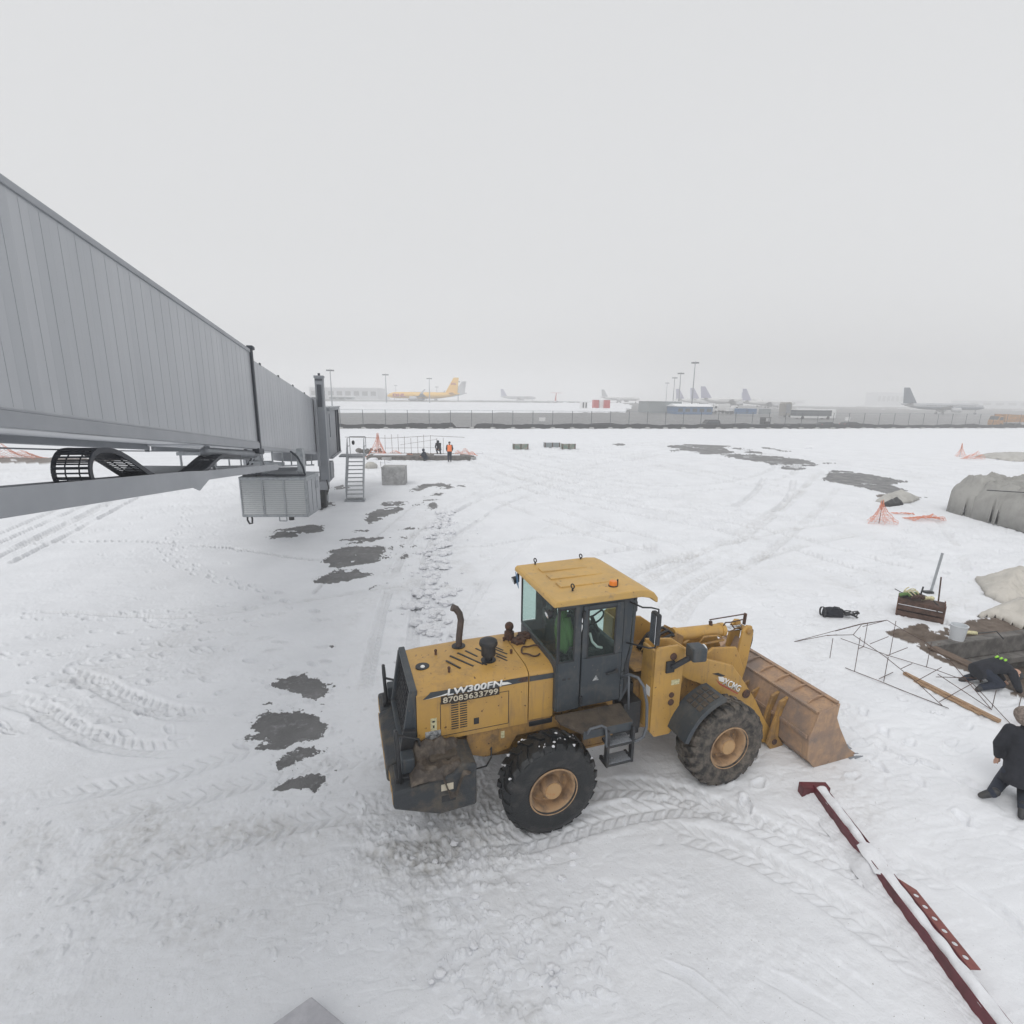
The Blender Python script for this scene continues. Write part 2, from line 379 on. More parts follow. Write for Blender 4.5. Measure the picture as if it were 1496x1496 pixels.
n3 = fbm(x, y, 0.07, 3, 57); n4 = 1 - np.abs(2 * fbm(x * 1.3 + y * .4, y, 0.11, 2, 58) - 1)
h += ch * (0.06 * (n1 - 0.5) + 0.05 * (n2 - 0.8) + .022 * (n3 - .5) + .03 * (n4 - .8))
h += .006 * (n3 - .5) * sstep(.35, .6, fbm(x, y, 1.6, 2, 59))
h += 0.012 * sstep(.55, .75, fbm(x, y, 2.2, 2, 88)) * (fbm(x, y, .12, 2, 61) - 0.5)
# shallow scuffs and old, half-filled prints spread over the whole apron
r0_ = np.hypot(x, y); sc1 = 1 - np.abs(2 * fbm(U[sn] * .45, V[sn], .55, 3, 501) - 1); sc2 = 1 - np.abs(2 * fbm(U[sn] * .5 + 9, V[sn] * 1.0, .22, 3, 511) - 1)
pm = sstep(.40, .60, fbm(x, y, 3.2, 3, 521))
h -= (.035 * sstep(.86, .97, sc1) * pm + .022 * sstep(.84, .96, sc2) * (.35 + .65 * pm)) * (.22 + .38 * sstep(7, 13, r0_) + .9 * sstep(12, 30, r0_)) * (1 - .7 * sstep(2.0, 6.0, -x) * (1 - sstep(30, 45, r0_)))
# wind and scrape streaks
h += 0.02 * sstep(.5, .7, fbm(x, y, 3.5, 2, 77)) * (1 - np.abs(2 * fbm(U[sn] * .22, V[sn], .25, 3, 71) - 1) - .8)
DIRT[sn] = np.clip(ch * 0.6 * sstep(.42, .62, fbm(x, y, .5, 3, 91)), 0, 1) + 0.12 * sstep(.5, .75, fbm(x, y, 2.6, 4, 95))
for px, py, rx, ry, a in [(640, 1215, 1.0, .7, .32), (330, 1215, 2.6, .5, .35), (200, 1330, 2.2, .5, .25), (100, 1190, 2, .5, .3), (650, 1280, 1.2, .35, .35), (840, 690, 25, 10, .12), (560, 1150, 1.0, .6, .3), (900, 1150, 1.6, .5, .3)]:
    c = gp(px, py); DIRT[sn] += a * blob(c.x, c.y, rx, ry) * sstep(.3, .65, fbm(x, y, .45, 4, 97))

def smooth_line(pts, step):
    P = [Vector((p[0], p[1])) for p in pts]; P = [P[0] * 2 - P[1]] + P + [P[-1] * 2 - P[-2]]; out = []
    for i in range(1, len(P) - 2):
        k = max(2, min(40, int((P[i + 1] - P[i]).length / step)))
        for j in range(k):
            t = j / k; a, b, c, d = P[i - 1], P[i], P[i + 1], P[i + 2]
            out.append(0.5 * ((2 * b) + (c - a) * t + (2 * a - 5 * b + 4 * c - d) * t * t + (3 * b - a - 3 * c + d) * t ** 3))
    out.append(P[-2]); return out
def track(px_pts, w=0.42, depth=0.035, tread=0.18, side=(0.0,), rough=0.3, dirt=0.0):
    """rut pressed into the snow along a path traced on the ground; side offsets give the second wheel"""
    base = smooth_line([gp(*p) for p in px_pts], 1.0)
    for off in side:
        pts = []
        for i, p in enumerate(base):
            t = (base[min(i + 1, len(base) - 1)] - base[max(i - 1, 0)]).normalized(); pts.append((p.x - t.y * off, p.y + t.x * off))
        xs = [p[0] for p in pts]; yy = [p[1] for p in pts]
        rmin = max(0.4, min(math.hypot(a, b) for a, b in pts) - 4); rmax = max(math.hypot(a, b) for a, b in pts) + 2
        i0 = int(np.argmax(rad < rmax)); i1 = int(np.argmax(rad < rmin)) or NR
        aa = [math.atan2(a, b) for a, b in pts]; j0 = max(0, int(np.searchsorted(azd, min(aa) - .12))); j1 = min(1500, int(np.searchsorted(azd, max(aa) + .12)))
        if j1 - j0 < 3: continue
        X, Y = GX[i0:i1, j0:j1], GY[i0:i1, j0:j1]
        best = np.full(X.shape, 1e9); S = np.zeros(X.shape); D = np.zeros(X.shape); acc = 0.0
        for k in range(len(pts) - 1):
            ax_, ay_ = pts[k]; bx_, by_ = pts[k + 1]; dx, dy = bx_ - ax_, by_ - ay_; L2 = dx * dx + dy * dy + 1e-9; L = math.sqrt(L2)
            t = np.clip(((X - ax_) * dx + (Y - ay_) * dy) / L2, 0, 1)
            qx, qy = X - ax_ - t * dx, Y - ay_ - t * dy; d2 = qx * qx + qy * qy; m = d2 < best
            best = np.where(m, d2, best); S = np.where(m, acc + t * L, S); D = np.where(m, (dx * qy - dy * qx) / L, D); acc += L
        d = np.sqrt(best); wob = 0.06 * (fbm(X, Y, .35, 3, 7) - .5); e = d + wob; hw = w / 2
        inside = 1 - sstep(hw * .8, hw * 1.05, e); berm = np.exp(-((e - hw * 1.25) / (hw * .28)) ** 2)
        keep = sstep(.36, .56, fbm(S * .6, S * 0 + off, 1.0, 2, 3) * .6 + fbm(X, Y, .8, 3, 23) * .55) * sstep(0, .8, S) * sstep(0, .8, acc - S)
        tr = 0
        if tread:
            ph = (S + np.abs(D) * .9) / tread; tr = sstep(.15, .5, np.abs((ph % 1) * 2 - 1)) * sstep(.0, .25, np.abs(D) / hw)
            tr = (tr - .6) * depth * .75 * (.5 + fbm(X, Y, .5, 2, 19))
        g = keep * (-inside * (depth - tr) + berm * depth * (.28 + .7 * (fbm(X, Y, .18, 2, 9) - .5)))
        Hh[i0:i1, j0:j1] += g + keep * inside * rough * .03 * (fbm(X, Y, .1, 2, 13) - .5)
        DIRT[i0:i1, j0:j1] += dirt * keep * inside
LT = (-0.93, 0.93)
TRK = [
 ([(500, 1260), (640, 1238), (775, 1225), (880, 1195), (960, 1180), (1060, 1180), (1170, 1205), (1300, 1250), (1420, 1310)], .46, .034, .2, (0,), .5),
 ([(760, 1170), (900, 1150), (1010, 1165), (1130, 1215), (1260, 1275), (1380, 1350)], .46, .028, .2, (0,), .5),
 ([(880, 1230), (990, 1215), (1100, 1250), (1220, 1320), (1330, 1400), (1400, 1480)], .42, .022, .2, (0,), .4),
 ([(0, 1015), (60, 1035), (115, 1068), (190, 1090), (290, 1092)], .46, .032, .2, (0, .95), .5),
 ([(0, 1170), (70, 1165), (150, 1150), (240, 1132), (330, 1105), (430, 1070)], .42, .03, .2, (0,), .5),
 ([(0, 1310), (100, 1300), (200, 1265), (300, 1240), (430, 1200), (560, 1180)], .42, .03, .2, (0, 1.1), .5),
 ([(0, 830), (60, 800), (130, 765), (210, 722)], .25, .05, 0, (0, .8, 1.9), .05),
 ([(0, 808), (80, 772), (170, 728), (240, 700)], .25, .045, 0, (0, 1.7), .05),
 ([(0, 893), (120, 895), (260, 902), (400, 885), (540, 862), (640, 850)], .16, .05, 0, (0,), 0),
 ([(445, 880), (500, 825), (560, 775), (610, 735), (660, 705)], .12, .05, .1, (0,), 0),
 ([(0, 795), (180, 790), (330, 800), (460, 818), (540, 812)], .10, .05, 0, (0,), 0),
 ([(560, 800), (700, 797), (830, 777), (930, 775)], .12, .045, 0, (0,), 0),
 ([(600, 1010), (606, 900), (618, 830), (640, 775), (680, 740), (740, 712), (830, 690), (960, 665)], .3, .05, .15, (0, .9), .1),
 ([(640, 800), (700, 760), (760, 728), (860, 700), (1000, 680)], .25, .04, 0, (0, 1.8), .05),
 ([(700, 665), (800, 688), (900, 708), (1020, 716), (1120, 704), (1165, 684), (1130, 668)], .35, .06, 0, (0, 1.9), .05),
 ([(680, 670), (770, 700), (880, 722), (1000, 740), (1110, 750), (1150, 730), (1160, 700)], .35, .06, 0, (0, 2.0), .05),
 ([(690, 690), (790, 720), (900, 745), (1010, 765), (1120, 790), (1250, 830), (1330, 850)], .35, .05, .2, (0, 1.9), .05),
 ([(740, 662), (860, 676), (960, 664), (1020, 652)], .35, .06, 0, (0, 1.9), .05),
 ([(640, 655), (760, 662), (900, 655), (990, 645)], .35, .06, 0, (0, 2.1), .05),
 ([(720, 642), (900, 668), (1050, 700), (1150, 720)], .35, .05, 0, (0, 1.9), .05),
 ([(900, 832), (960, 822), (1020, 808), (1000, 795), (930, 778), (850, 755), (760, 725)], .42, .05, .22, (0, 1.86), .1),
 ([(960, 900), (990, 868), (1040, 838), (1110, 815), (1200, 790), (1290, 775)], .42, .045, .22, (0, 1.86), .1),
 ([(985, 920), (1010, 880), (1060, 845), (1130, 800), (1200, 740), (1240, 690)], .42, .045, .22, (0, 1.86), .1),
 ([(940, 860), (1010, 830), (1100, 775), (1170, 720), (1190, 690)], .42, .045, .22, (0,), .1),
 ([(650, 960), (690, 880), (760, 800), (860, 740), (980, 700)], .3, .03, 0, (0,), .05),
 ([(1225, 1172), (1270, 1212), (1345, 1268)], .12, .07, 0, (0,), .1),
 ([(1362, 1255), (1400, 1290), (1440, 1315), (1480, 1345), (1520, 1400)], .14, .07, 0, (0,), .1),
 ([(1140, 1185), (1165, 1225), (1195, 1245), (1225, 1255), (1270, 1300)], .12, .05, 0, (0,), .1),
 ([(860, 1345), (930, 1395), (1010, 1430), (1080, 1490)], .12, .06, 0, (0,), .2),
 ([(940, 1400), (990, 1440), (1010, 1500)], .05, .03, 0, (0,), .1),
 ([(1060, 1400), (1150, 1440), (1250, 1500)], .2, .05, 0, (0,), .2),
 ([(1120, 1360), (1200, 1400), (1300, 1480)], .2, .05, 0, (0,), .2),
 ([(1110, 930), (1150, 975), (1210, 1020), (1270, 1075), (1350, 1110), (1450, 1160)], .3, .03, 0, (0,), .2),
 ([(1000, 655), (1160, 668), (1300, 690), (1496, 730)], .4, .05, 0, (0, 2), .1),
 ([(1200, 690), (1330, 735), (1400, 800), (1420, 900)], .3, .04, 0, (0,), .1),
]
for a in TRK: track(a[0], a[1], a[2] * (1.9 if max(p[1] for p in a[0]) < 860 else 1), a[3], a[4], a[5], dirt=.3 if max(p[1] for p in a[0]) < 930 else .12)

def press(cx, cy, ang, L=.3, W=.12, depth=.05, berm=.4):
    r0 = math.hypot(cx, cy); a0 = math.atan2(cx, cy); q = L * 1.3
    i0 = int(np.argmax(rad < r0 + q)); i1 = int(np.argmax(rad < max(.45, r0 - q))); j0 = int(np.searchsorted(azd, a0 - q / r0)); j1 = int(np.searchsorted(azd, a0 + q / r0))
    if i1 <= i0 or j1 - j0 < 2: return
    X, Y = GX[i0:i1, j0:j1] - cx, GY[i0:i1, j0:j1] - cy; c, s = math.cos(ang), math.sin(ang)
    a, b = (c * X + s * Y) / (L / 2), (-s * X + c * Y) / (W / 2); d = np.sqrt(a * a + (b * (1 + .15 * np.sin(a * 3))) ** 2)
    d = d + .35 * (vnoise(X * 14 + cx * 7, Y * 14 + cy, 5) - .5)
    Hh[i0:i1, j0:j1] += -depth * (1 - sstep(.7, 1.05, d)) + depth * berm * np.exp(-((d - 1.25) / .22) ** 2)
rg = random.Random(3)
def trail(px_pts, stride=.62, w=.13, depth=.05, jit=.08):
    P = smooth_line([gp(*p) for p in px_pts], .3); L = 0; nxt = 0; k = 0
    for i in range(len(P) - 1):
        t = P[i + 1] - P[i]; sl_ = t.length
        while nxt <= L + sl_:
            q = P[i] + t * ((nxt - L) / max(sl_, 1e-6)); a = math.atan2(t.y, t.x); o = w * (1 if k % 2 else -1) + rg.uniform(-jit, jit)
            press(q.x - math.sin(a) * o, q.y + math.cos(a) * o, a + rg.uniform(-.3, .3), rg.uniform(.26, .38), rg.uniform(.11, .17), depth * rg.uniform(.6, 1.3)); k += 1; nxt += stride * rg.uniform(.8, 1.2)
        L += sl_
for tr_ in [[(262, 800), (250, 785), (268, 765), (275, 745), (258, 738)], [(240, 805), (268, 830), (330, 850), (400, 872), (470, 905)], [(240, 800), (300, 835), (345, 850), (440, 880)],
            [(0, 897), (110, 900), (220, 896), (330, 888), (430, 880)], [(0, 938), (120, 925), (260, 915), (420, 900)], [(60, 985), (180, 955), (300, 950), (420, 930)], [(0, 960), (100, 950), (210, 945), (330, 935)],
            [(20, 1010), (120, 1000), (220, 990), (330, 985)], [(160, 1050), (260, 1035), (350, 1010)], [(120, 990), (200, 1020), (260, 1060)],
            [(1270, 1040), (1300, 1090), (1360, 1120), (1440, 1150)], [(1130, 965), (1200, 1020), (1260, 1075), (1310, 1130)], [(1240, 1130), (1290, 1115), (1330, 1090), (1400, 1075)], [(1350, 1140), (1390, 1180), (1420, 1230)],
            [(1080, 1170), (1085, 1110)], [(1100, 1140), (1120, 1100)], [(1270, 880), (1180, 870), (1090, 860)], [(1280, 860), (1200, 830), (1120, 830)], [(1210, 940), (1150, 900), (1090, 880)], [(1300, 800), (1340, 770), (1400, 790)],
            [(700, 680), (680, 700), (600, 720)], [(540, 680), (560, 700), (660, 690)],  [(1180, 900), (1280, 880), (1400, 830)], [(1330, 860), (1420, 830), (1450, 800)]]:
    trail(tr_)
for _ in range(420):
    px, py = rg.choice([(rg.uniform(0, 480), rg.uniform(900, 1090)), (rg.uniform(1090, 1420), rg.uniform(800, 1100)), (rg.uniform(560, 720), rg.uniform(700, 1000)), (rg.uniform(0, 1496), rg.uniform(690, 900)), (rg.uniform(0, 330), rg.uniform(690, 780))])
    g = gp(px, py); press(g.x, g.y, rg.uniform(-.6, .6), rg.uniform(.15, .5), rg.uniform(.06, .16), rg.uniform(.02, .05))
for _ in range(700):       # crumbs and small lumps
    px, py = rg.choice([(rg.uniform(560, 760), rg.uniform(1180, 1300)), (rg.uniform(640, 900), rg.uniform(1320, 1480)), (rg.uniform(0, 600), rg.uniform(1180, 1400)), (rg.gauss(640, 14), rg.uniform(760, 960)), (rg.uniform(380, 560), rg.uniform(960, 1180))])
    g = gp(px, py); press(g.x, g.y, rg.uniform(0, 3), rg.uniform(.05, .16), rg.uniform(.04, .10), -rg.uniform(.008, .03), 0)

# bare asphalt showing through, outlines traced on the ground
def c4(*p): return [(340 + a / 3.937, 520 + b / 3.937) for a, b in p]
def c3(*p): return [(960 + a / 5.343, 510 + b / 5.343) for a, b in p]
def c5(*p): return [(1140 + a / 3.739, 680 + b / 3.739) for a, b in p]
PATCH = [c4((210, 1040), (250, 995), (340, 985), (440, 970), (520, 972), (522, 1000), (430, 1020), (330, 1045), (240, 1048)),
 c4((450, 1300), (480, 1265), (540, 1255), (590, 1225), (720, 1218), (735, 1240), (810, 1250), (780, 1265), (700, 1280), (620, 1305), (480, 1305)),
 c4((510, 1200), (530, 1165), (560, 1150), (545, 1110), (700, 1095), (880, 1088), (870, 1140), (840, 1175), (700, 1200), (600, 1215), (530, 1210)),
 c4((620, 1055), (700, 1043), (905, 1038), (830, 1062), (780, 1068), (640, 1062)), c4((935, 1045), (1005, 1032), (1005, 1042), (940, 1050)),
 c4((905, 1105), (930, 1085), (990, 1082), (980, 1100), (915, 1112)), c4((945, 1160), (975, 1128), (998, 1135), (985, 1160)), c4((1025, 1097), (1030, 1082), (1055, 1080), (1050, 1097)), c4((1020, 1135), (1045, 1122), (1045, 1135)),
 c4((750, 940), (790, 905), (850, 870), (970, 863), (985, 885), (900, 915), (850, 940), (760, 970)), c4((855, 850), (858, 838), (1005, 836), (995, 858), (860, 860)),
 c4((1015, 780), (1090, 735), (1200, 730), (1275, 748), (1250, 764), (1190, 757), (1150, 745), (1080, 768), (1050, 788)), c4((1140, 800), (1145, 790), (1215, 786), (1205, 802)),
 c4((1115, 855), (1140, 840), (1178, 840), (1165, 865), (1140, 885), (1125, 880)), c4((625, 1080), (750, 1066), (755, 1076), (640, 1084)), c4((965, 997), (968, 988), (1065, 986), (1060, 996)), c4((700, 1008), (705, 998), (800, 997), (790, 1007)),
 c4((1300, 745), (1350, 738), (1340, 752), (1305, 754)), c4((835, 1253), (860, 1243), (850, 1256)), c4((780, 1335), (800, 1322), (815, 1328), (795, 1338)), c4((1050, 860), (1060, 845), (1095, 838), (1080, 855)), c4((1095, 828), (1180, 822), (1185, 828), (1100, 832)),
 c4((870, 1160), (890, 1135), (920, 1130), (910, 1145), (890, 1160)),
 [(396, 997), (412, 990), (430, 989), (450, 983), (470, 990), (481, 1005), (475, 1016), (450, 1019), (432, 1010), (405, 1003)],
 [(370, 1080), (373, 1060), (380, 1047), (400, 1038), (440, 1036), (470, 1045), (476, 1060), (470, 1078), (440, 1085), (412, 1095), (385, 1092)],
 [(393, 1115), (408, 1106), (440, 1094), (471, 1086), (470, 1100), (440, 1112), (405, 1121)], [(405, 1150), (425, 1137), (455, 1127), (472, 1128), (468, 1145), (440, 1154)], [(387, 1027), (398, 1023), (406, 1028), (395, 1031)],
 [(474, 944), (483, 938), (490, 944), (482, 947)], [(469, 1027), (474, 1022), (474, 1029)],
 c3((50, 752), (180, 742), (350, 738), (520, 742), (640, 750), (500, 765), (560, 790), (620, 808), (480, 817), (380, 820), (300, 812), (200, 790), (130, 770)),
 c3((480, 825), (620, 818), (760, 822), (900, 835), (1090, 850), (1190, 872), (1250, 900), (1150, 930), (980, 910), (800, 880), (640, 855)),
 c3((560, 765), (700, 775), (800, 800), (880, 822), (740, 815), (640, 790)), c3((740, 753), (860, 765), (1050, 798), (1000, 800), (840, 772)), c3((820, 701), (880, 705), (940, 712), (880, 713)), c3((1000, 710), (1280, 703), (1560, 706), (1560, 711), (1200, 712)),
 c3((320, 681), (400, 685), (330, 685)), c3((1080, 735), (1250, 742), (1370, 739), (1200, 738)), c3((100, 788), (160, 786), (180, 796), (120, 796)),
 c5((230, 78), (260, 45), (290, 25), (400, 33), (560, 62), (720, 92), (590, 97), (700, 138), (640, 142), (820, 178), (640, 158), (480, 128), (330, 97)),
 c5((0, 5), (60, 0), (150, 10), (110, 24), (0, 17)), [(1225, 641.5), (1300, 642), (1262, 644)], [(1233, 648), (1270, 648), (1268, 650)], [(1288, 649), (1318, 649.3), (1300, 650.5)], [(1403, 642.5), (1496, 642), (1496, 644.5)],
 [(740, 640.3), (790, 640.3), (785, 641.8), (742, 641.8)], [(893, 649), (905, 647.5), (917, 649), (905, 650.5)], [(1200, 674), (1226, 677.5), (1200, 676.5)],
 [(470, 735), (490, 733), (492, 738), (470, 741)], [(480, 712), (500, 708), (510, 712), (490, 716)]]
xs_, ys_ = GX[sn], GY[sn]
wx = .30 * (fbm(xs_, ys_, .7, 4, 101) - .5) * (1 + np.hypot(xs_, ys_) * .03); wy = .18 * (fbm(xs_, ys_, .7, 4, 111) - .5) * (1 + np.hypot(xs_, ys_) * .03)
bare = np.zeros(xs_.shape)
rr0 = np.hypot(xs_, ys_); sc0 = .10 * (1 + rr0 * .05); fine1 = sc0 * 2 * (fbm(xs_, ys_, .16, 3, 401) - .5); fine2 = sc0 * 2 * (fbm(xs_, ys_, .13, 3, 411) - .5)
for pl in PATCH:
    W = [(g.x, g.y) for g in (gp(*p) for p in pl)]
    x0, x1 = min(p[0] for p in W) - .6, max(p[0] for p in W) + .6; y0, y1 = min(p[1] for p in W) - .6, max(p[1] for p in W) + .6
    rr = np.hypot(xs_, ys_); m = (xs_ > x0) & (xs_ < x1) & (ys_ > y0) & (ys_ < y1)
    ii = np.nonzero(m)
    fx_, fy_ = fine1[ii], fine2[ii]
    soft = (inpoly(xs_[ii] + wx[ii] + fx_, ys_[ii] + wy[ii] + fy_, W) * 1.0 + inpoly(xs_[ii] + wx[ii] - 1.6 * fx_, ys_[ii] + wy[ii] + 1.3 * fy_, W) + inpoly(xs_[ii] + wx[ii] + 2.2 * fy_, ys_[ii] + wy[ii] - 2 * fx_, W)) / 3
    bare[ii] = np.maximum(bare[ii], soft)
# small holes of snow left inside the patches
bare *= 1 - (fbm(xs_, ys_, .5, 3, 121) > .70) * sstep(10, 14, rr0) * (xs_ < 8)
ang = .55; sx_, sy_ = xs_ * math.cos(ang) + ys_ * math.sin(ang), -xs_ * math.sin(ang) + ys_ * math.cos(ang)
streak = fbm(xs_ * .35, ys_, .9, 4, 421)
bare = np.where(xs_ > 10, np.clip(bare * 1.35 - sstep(.56, .66, streak) * .9, 0, 1), bare)
BARE[sn] = bare
Hh[sn] = Hh[sn] * (1 - bare) + bare * (-.035 + .002 * fbm(xs_, ys_, .05, 2, 1))

# excavated pit with brown spoil round it (right edge of the picture)
PIT = [gp(1367, 945), gp(1496, 927), gp(1620, 915), gp(1640, 1030), gp(1500, 1003), gp(1472, 993), gp(1413, 969)]
PITW = [(p.x, p.y) for p in PIT]
SPOIL = [(g.x, g.y) for g in (gp(*p) for p in c5((575, 908), (700, 885), (930, 872), (1100, 835), (1331, 850), (1500, 840), (1500, 1330), (1331, 1290), (1200, 1240), (1100, 1190), (1020, 1120), (850, 1050), (680, 975), (600, 935)))]
w2 = .35 * (fbm(xs_, ys_, .6, 4, 131) - .5)
sp = inpoly(xs_ + w2, ys_ + w2, SPOIL); pit = inpoly(xs_, ys_, PITW)
EARTH[sn] = np.maximum(EARTH[sn], sp & ((fbm(xs_, ys_, .5, 4, 141) < .60)))
Hh[sn] += np.where(sp, .07 * (fbm(xs_, ys_, .4, 4, 151) - .3), 0)
Hh[sn] = np.where(pit, -1.1 + .1 * fbm(xs_, ys_, .3, 3, 1), Hh[sn]); EARTH[sn] = np.maximum(EARTH[sn], pit)
# spoil at the far dig and at the far left
for px, py, rx, ry, a in [(610, 664, 5.5, 1.3, 1), (670, 668, 2.0, .5, .8), (60, 672, 8, 1.6, 1), (40, 676, 5, .7, 1), (1450, 669, 5, .6, .7), (1310, 726, 1.5, .7, .8)]:
    c = gp(px, py); b = blob_ = np.exp(-(((xs_ - c.x) / rx) ** 2 + ((ys_ - c.y) / ry) ** 2)) * a
    EARTH[sn] = np.maximum(EARTH[sn], (b + .5 * (fbm(xs_, ys_, .7, 3, 161) - .5) > .45) * .9); Hh[sn] += .3 * b * (fbm(xs_, ys_, .6, 3, 171))
# beyond the fence: cleared road, snow banks, far apron
ff = rad > 60; fs = slice(0, int(np.argmin(ff)) if not ff.all() else NR)
u, v, X, Y = U[fs], V[fs], GX[fs], GY[fs]
edge = 4 * (fbm(u * .25, v, 6, 3, 201) - .5)
road = sstep(99.4, 99.8, v + .4 * (fbm(u, v, 2, 2, 5) - .5)) * (1 - sstep(-1, 1, v + edge - np.where(u < 85, 171 + .05 * u, np.minimum(171 + (u - 85) * 3.0, 330))))
dx0 = X / np.maximum(Y, 1)
strip = inpoly(X, Y, [(g.x, g.y) for g in (gy(*p) for p in [(905, 607, 158), (962, 607, 160), (948, 597, 210), (940, 588, 420), (930, 587, 430), (922, 597, 225)])])
apr = sstep(-3, 3, v + 30 * (fbm(u * .3, v, 30, 3, 211) - .5) - 300) * (1 - sstep(560, 580, v)) * (fbm(u * .4, v, 40, 3, 221) < .62)
wet = np.clip(np.maximum(np.maximum(road, strip * 1.0), apr * .85), 0, 1)
BARE[fs] = np.maximum(BARE[fs], wet)
DIRT[fs] += .25 * sstep(.45, .7, fbm(u * .2, v, 8, 4, 231)) * (v > 99)
bank = sstep(172, 182, v) * (1 - sstep(255, 290, v)) * (1 - wet)
Hh[fs] += bank * (1.1 * sstep(.35, .8, fbm(u, v, 14, 4, 241)) + .9 * sstep(.5, .8, fbm(u, v, 3.5, 3, 251)) * sstep(.45, .6, fbm(u * .5, v, 25, 2, 261)))
Hh[fs] += terr(X, Y) + .25 * (fbm(X, Y, 60, 2, 271) - .5) * sstep(190, 260, v) * (1 - wet)
b2 = (v > 96.5) & (v < 99.6); Hh[fs] += b2 * .25 * fbm(u, v, .8, 3, 281)

BARE[:, 1500:] *= 0
co = np.stack([GX, GY, Hh], 2).reshape(-1, 3)
co = np.concatenate([co, [[0, 0, 0]]])
idx = np.arange(NR * NA).reshape(NR, NA)
nx = np.roll(idx, -1, 1)
q = np.stack([idx[:-1], idx[1:], nx[1:], nx[:-1]], 2).reshape(-1, 4)
fan = np.stack([idx[-1], np.full(NA, NR * NA), nx[-1]], 1)
me = bpy.data.meshes.new('snow_ground'); me.vertices.add(len(co)); me.vertices.foreach_set('co', co.astype(np.float32).ravel())
nl = q.size + fan.size; me.loops.add(nl); me.loops.foreach_set('vertex_index', np.concatenate([q.ravel(), fan.ravel()]).astype(np.int32))
nf = len(q) + len(fan); me.polygons.add(nf)
ls = np.concatenate([np.arange(len(q)) * 4, q.size + np.arange(len(fan)) * 3]).astype(np.int32)
me.polygons.foreach_set('loop_start', ls)
me.update(calc_edges=True); me.validate()
for nm, arr in (('bare', BARE), ('dirt', DIRT), ('earth', EARTH)):
    at_ = me.attributes.new(nm, 'FLOAT', 'POINT'); at_.data.foreach_set('value', np.concatenate([np.clip(arr, 0, 1).ravel(), [0]]).astype(np.float32))
me.polygons.foreach_set('use_smooth', np.ones(nf, bool))
ground = bpy.data.objects.new('snow_ground', me); COL.objects.link(ground); ground['kind'] = 'structure'

m = bpy.data.materials.new('snow_over_asphalt'); m.use_nodes = True; t, N, L = nt(m); b = N['Principled BSDF']
tc = N.new('ShaderNodeTexCoord')
def attr(n):
    a = N.new('ShaderNodeAttribute'); a.attribute_name = n; return a.outputs['Fac']
def noise(sc, det=5, rough=.6, src=None):
    n = N.new('ShaderNodeTexNoise'); n.inputs['Scale'].default_value = sc; n.inputs['Detail'].default_value = det; n.inputs['Roughness'].default_value = rough; L.new(src or tc.outputs['Object'], n.inputs['Vector']); return n.outputs[0]
def mixc(f, a, b_):
    x = N.new('ShaderNodeMix'); x.data_type = 'RGBA'
    for k, s_ in ((0, f), (6, a), (7, b_)):
        if isinstance(s_, (tuple, float)): x.inputs[k].default_value = s_ if not isinstance(s_, tuple) else (*s_, 1)
        else: L.new(s_, x.inputs[k])
    return x.outputs[2]
def rng_(src, a, b_, c=0., d=1.):
    r = N.new('ShaderNodeMapRange'); r.inputs[1].default_value = a; r.inputs[2].default_value = b_; r.inputs[3].default_value = c; r.inputs[4].default_value = d; L.new(src, r.inputs[0]); return r.outputs[0]
def mul(a, b_):
    x = N.new('ShaderNodeMath'); x.operation = 'MULTIPLY'
    for k, s_ in ((0, a), (1, b_)):
        if isinstance(s_, float): x.inputs[k].default_value = s_
        else: L.new(s_, x.inputs[k])
    return x.outputs[0]
snowc = mixc(rng_(noise(.6, 6), .4, .7), (.79, .805, .835), (.73, .745, .775))
snowc = mixc(mul(attr('dirt'), rng_(noise(9, 5), .3, .65)), snowc, (.50, .495, .485))
snowc = mixc(rng_(noise(38, 2), .70, .76), snowc, (.40, .39, .38))
asph = mixc(rng_(noise(1.6, 6), .35, .7), (.108, .108, .111), (.165, .165, .168))
asph = mixc(rng_(noise(110, 3), .45, .7), asph, (.20, .20, .20))
earth = mixc(rng_(noise(3.5, 6), .35, .65), (.085, .062, .046), (.17, .135, .11))
bm_ = N.new('ShaderNodeMath'); bm_.operation = 'ADD'; L.new(attr('bare'), bm_.inputs[0]); L.new(rng_(noise(14, 5, .7), .3, .7, .28, -.28), bm_.inputs[1])
dust = mixc(rng_(noise(5, 6, .7), .55, .78, 0, .45), asph, (.55, .56, .58))
c1 = mixc(rng_(bm_.outputs[0], .42, .58), snowc, dust); c2 = mixc(attr('earth'), c1, earth)
L.new(c2, b.inputs['Base Color'])
rg1 = N.new('ShaderNodeMix'); L.new(attr('bare'), rg1.inputs[0]); rg1.inputs[2].default_value = .75; L.new(rng_(noise(1.1, 4), .3, .7, .35, .7), rg1.inputs[3]); L.new(rg1.outputs[0], b.inputs['Roughness'])
b.inputs['Specular IOR Level'].default_value = .35
bp = N.new('ShaderNodeBump'); bp.inputs['Distance'].default_value = .02; bp.inputs['Strength'].default_value = .6
nb = N.new('ShaderNodeMath'); nb.operation = 'ADD'; L.new(noise(7, 6, .65), nb.inputs[0]); L.new(mul(noise(45, 3), .45), nb.inputs[1]); L.new(nb.outputs[0], bp.inputs['Height']); L.new(bp.outputs[0], b.inputs['Normal'])
me.materials.append(m)

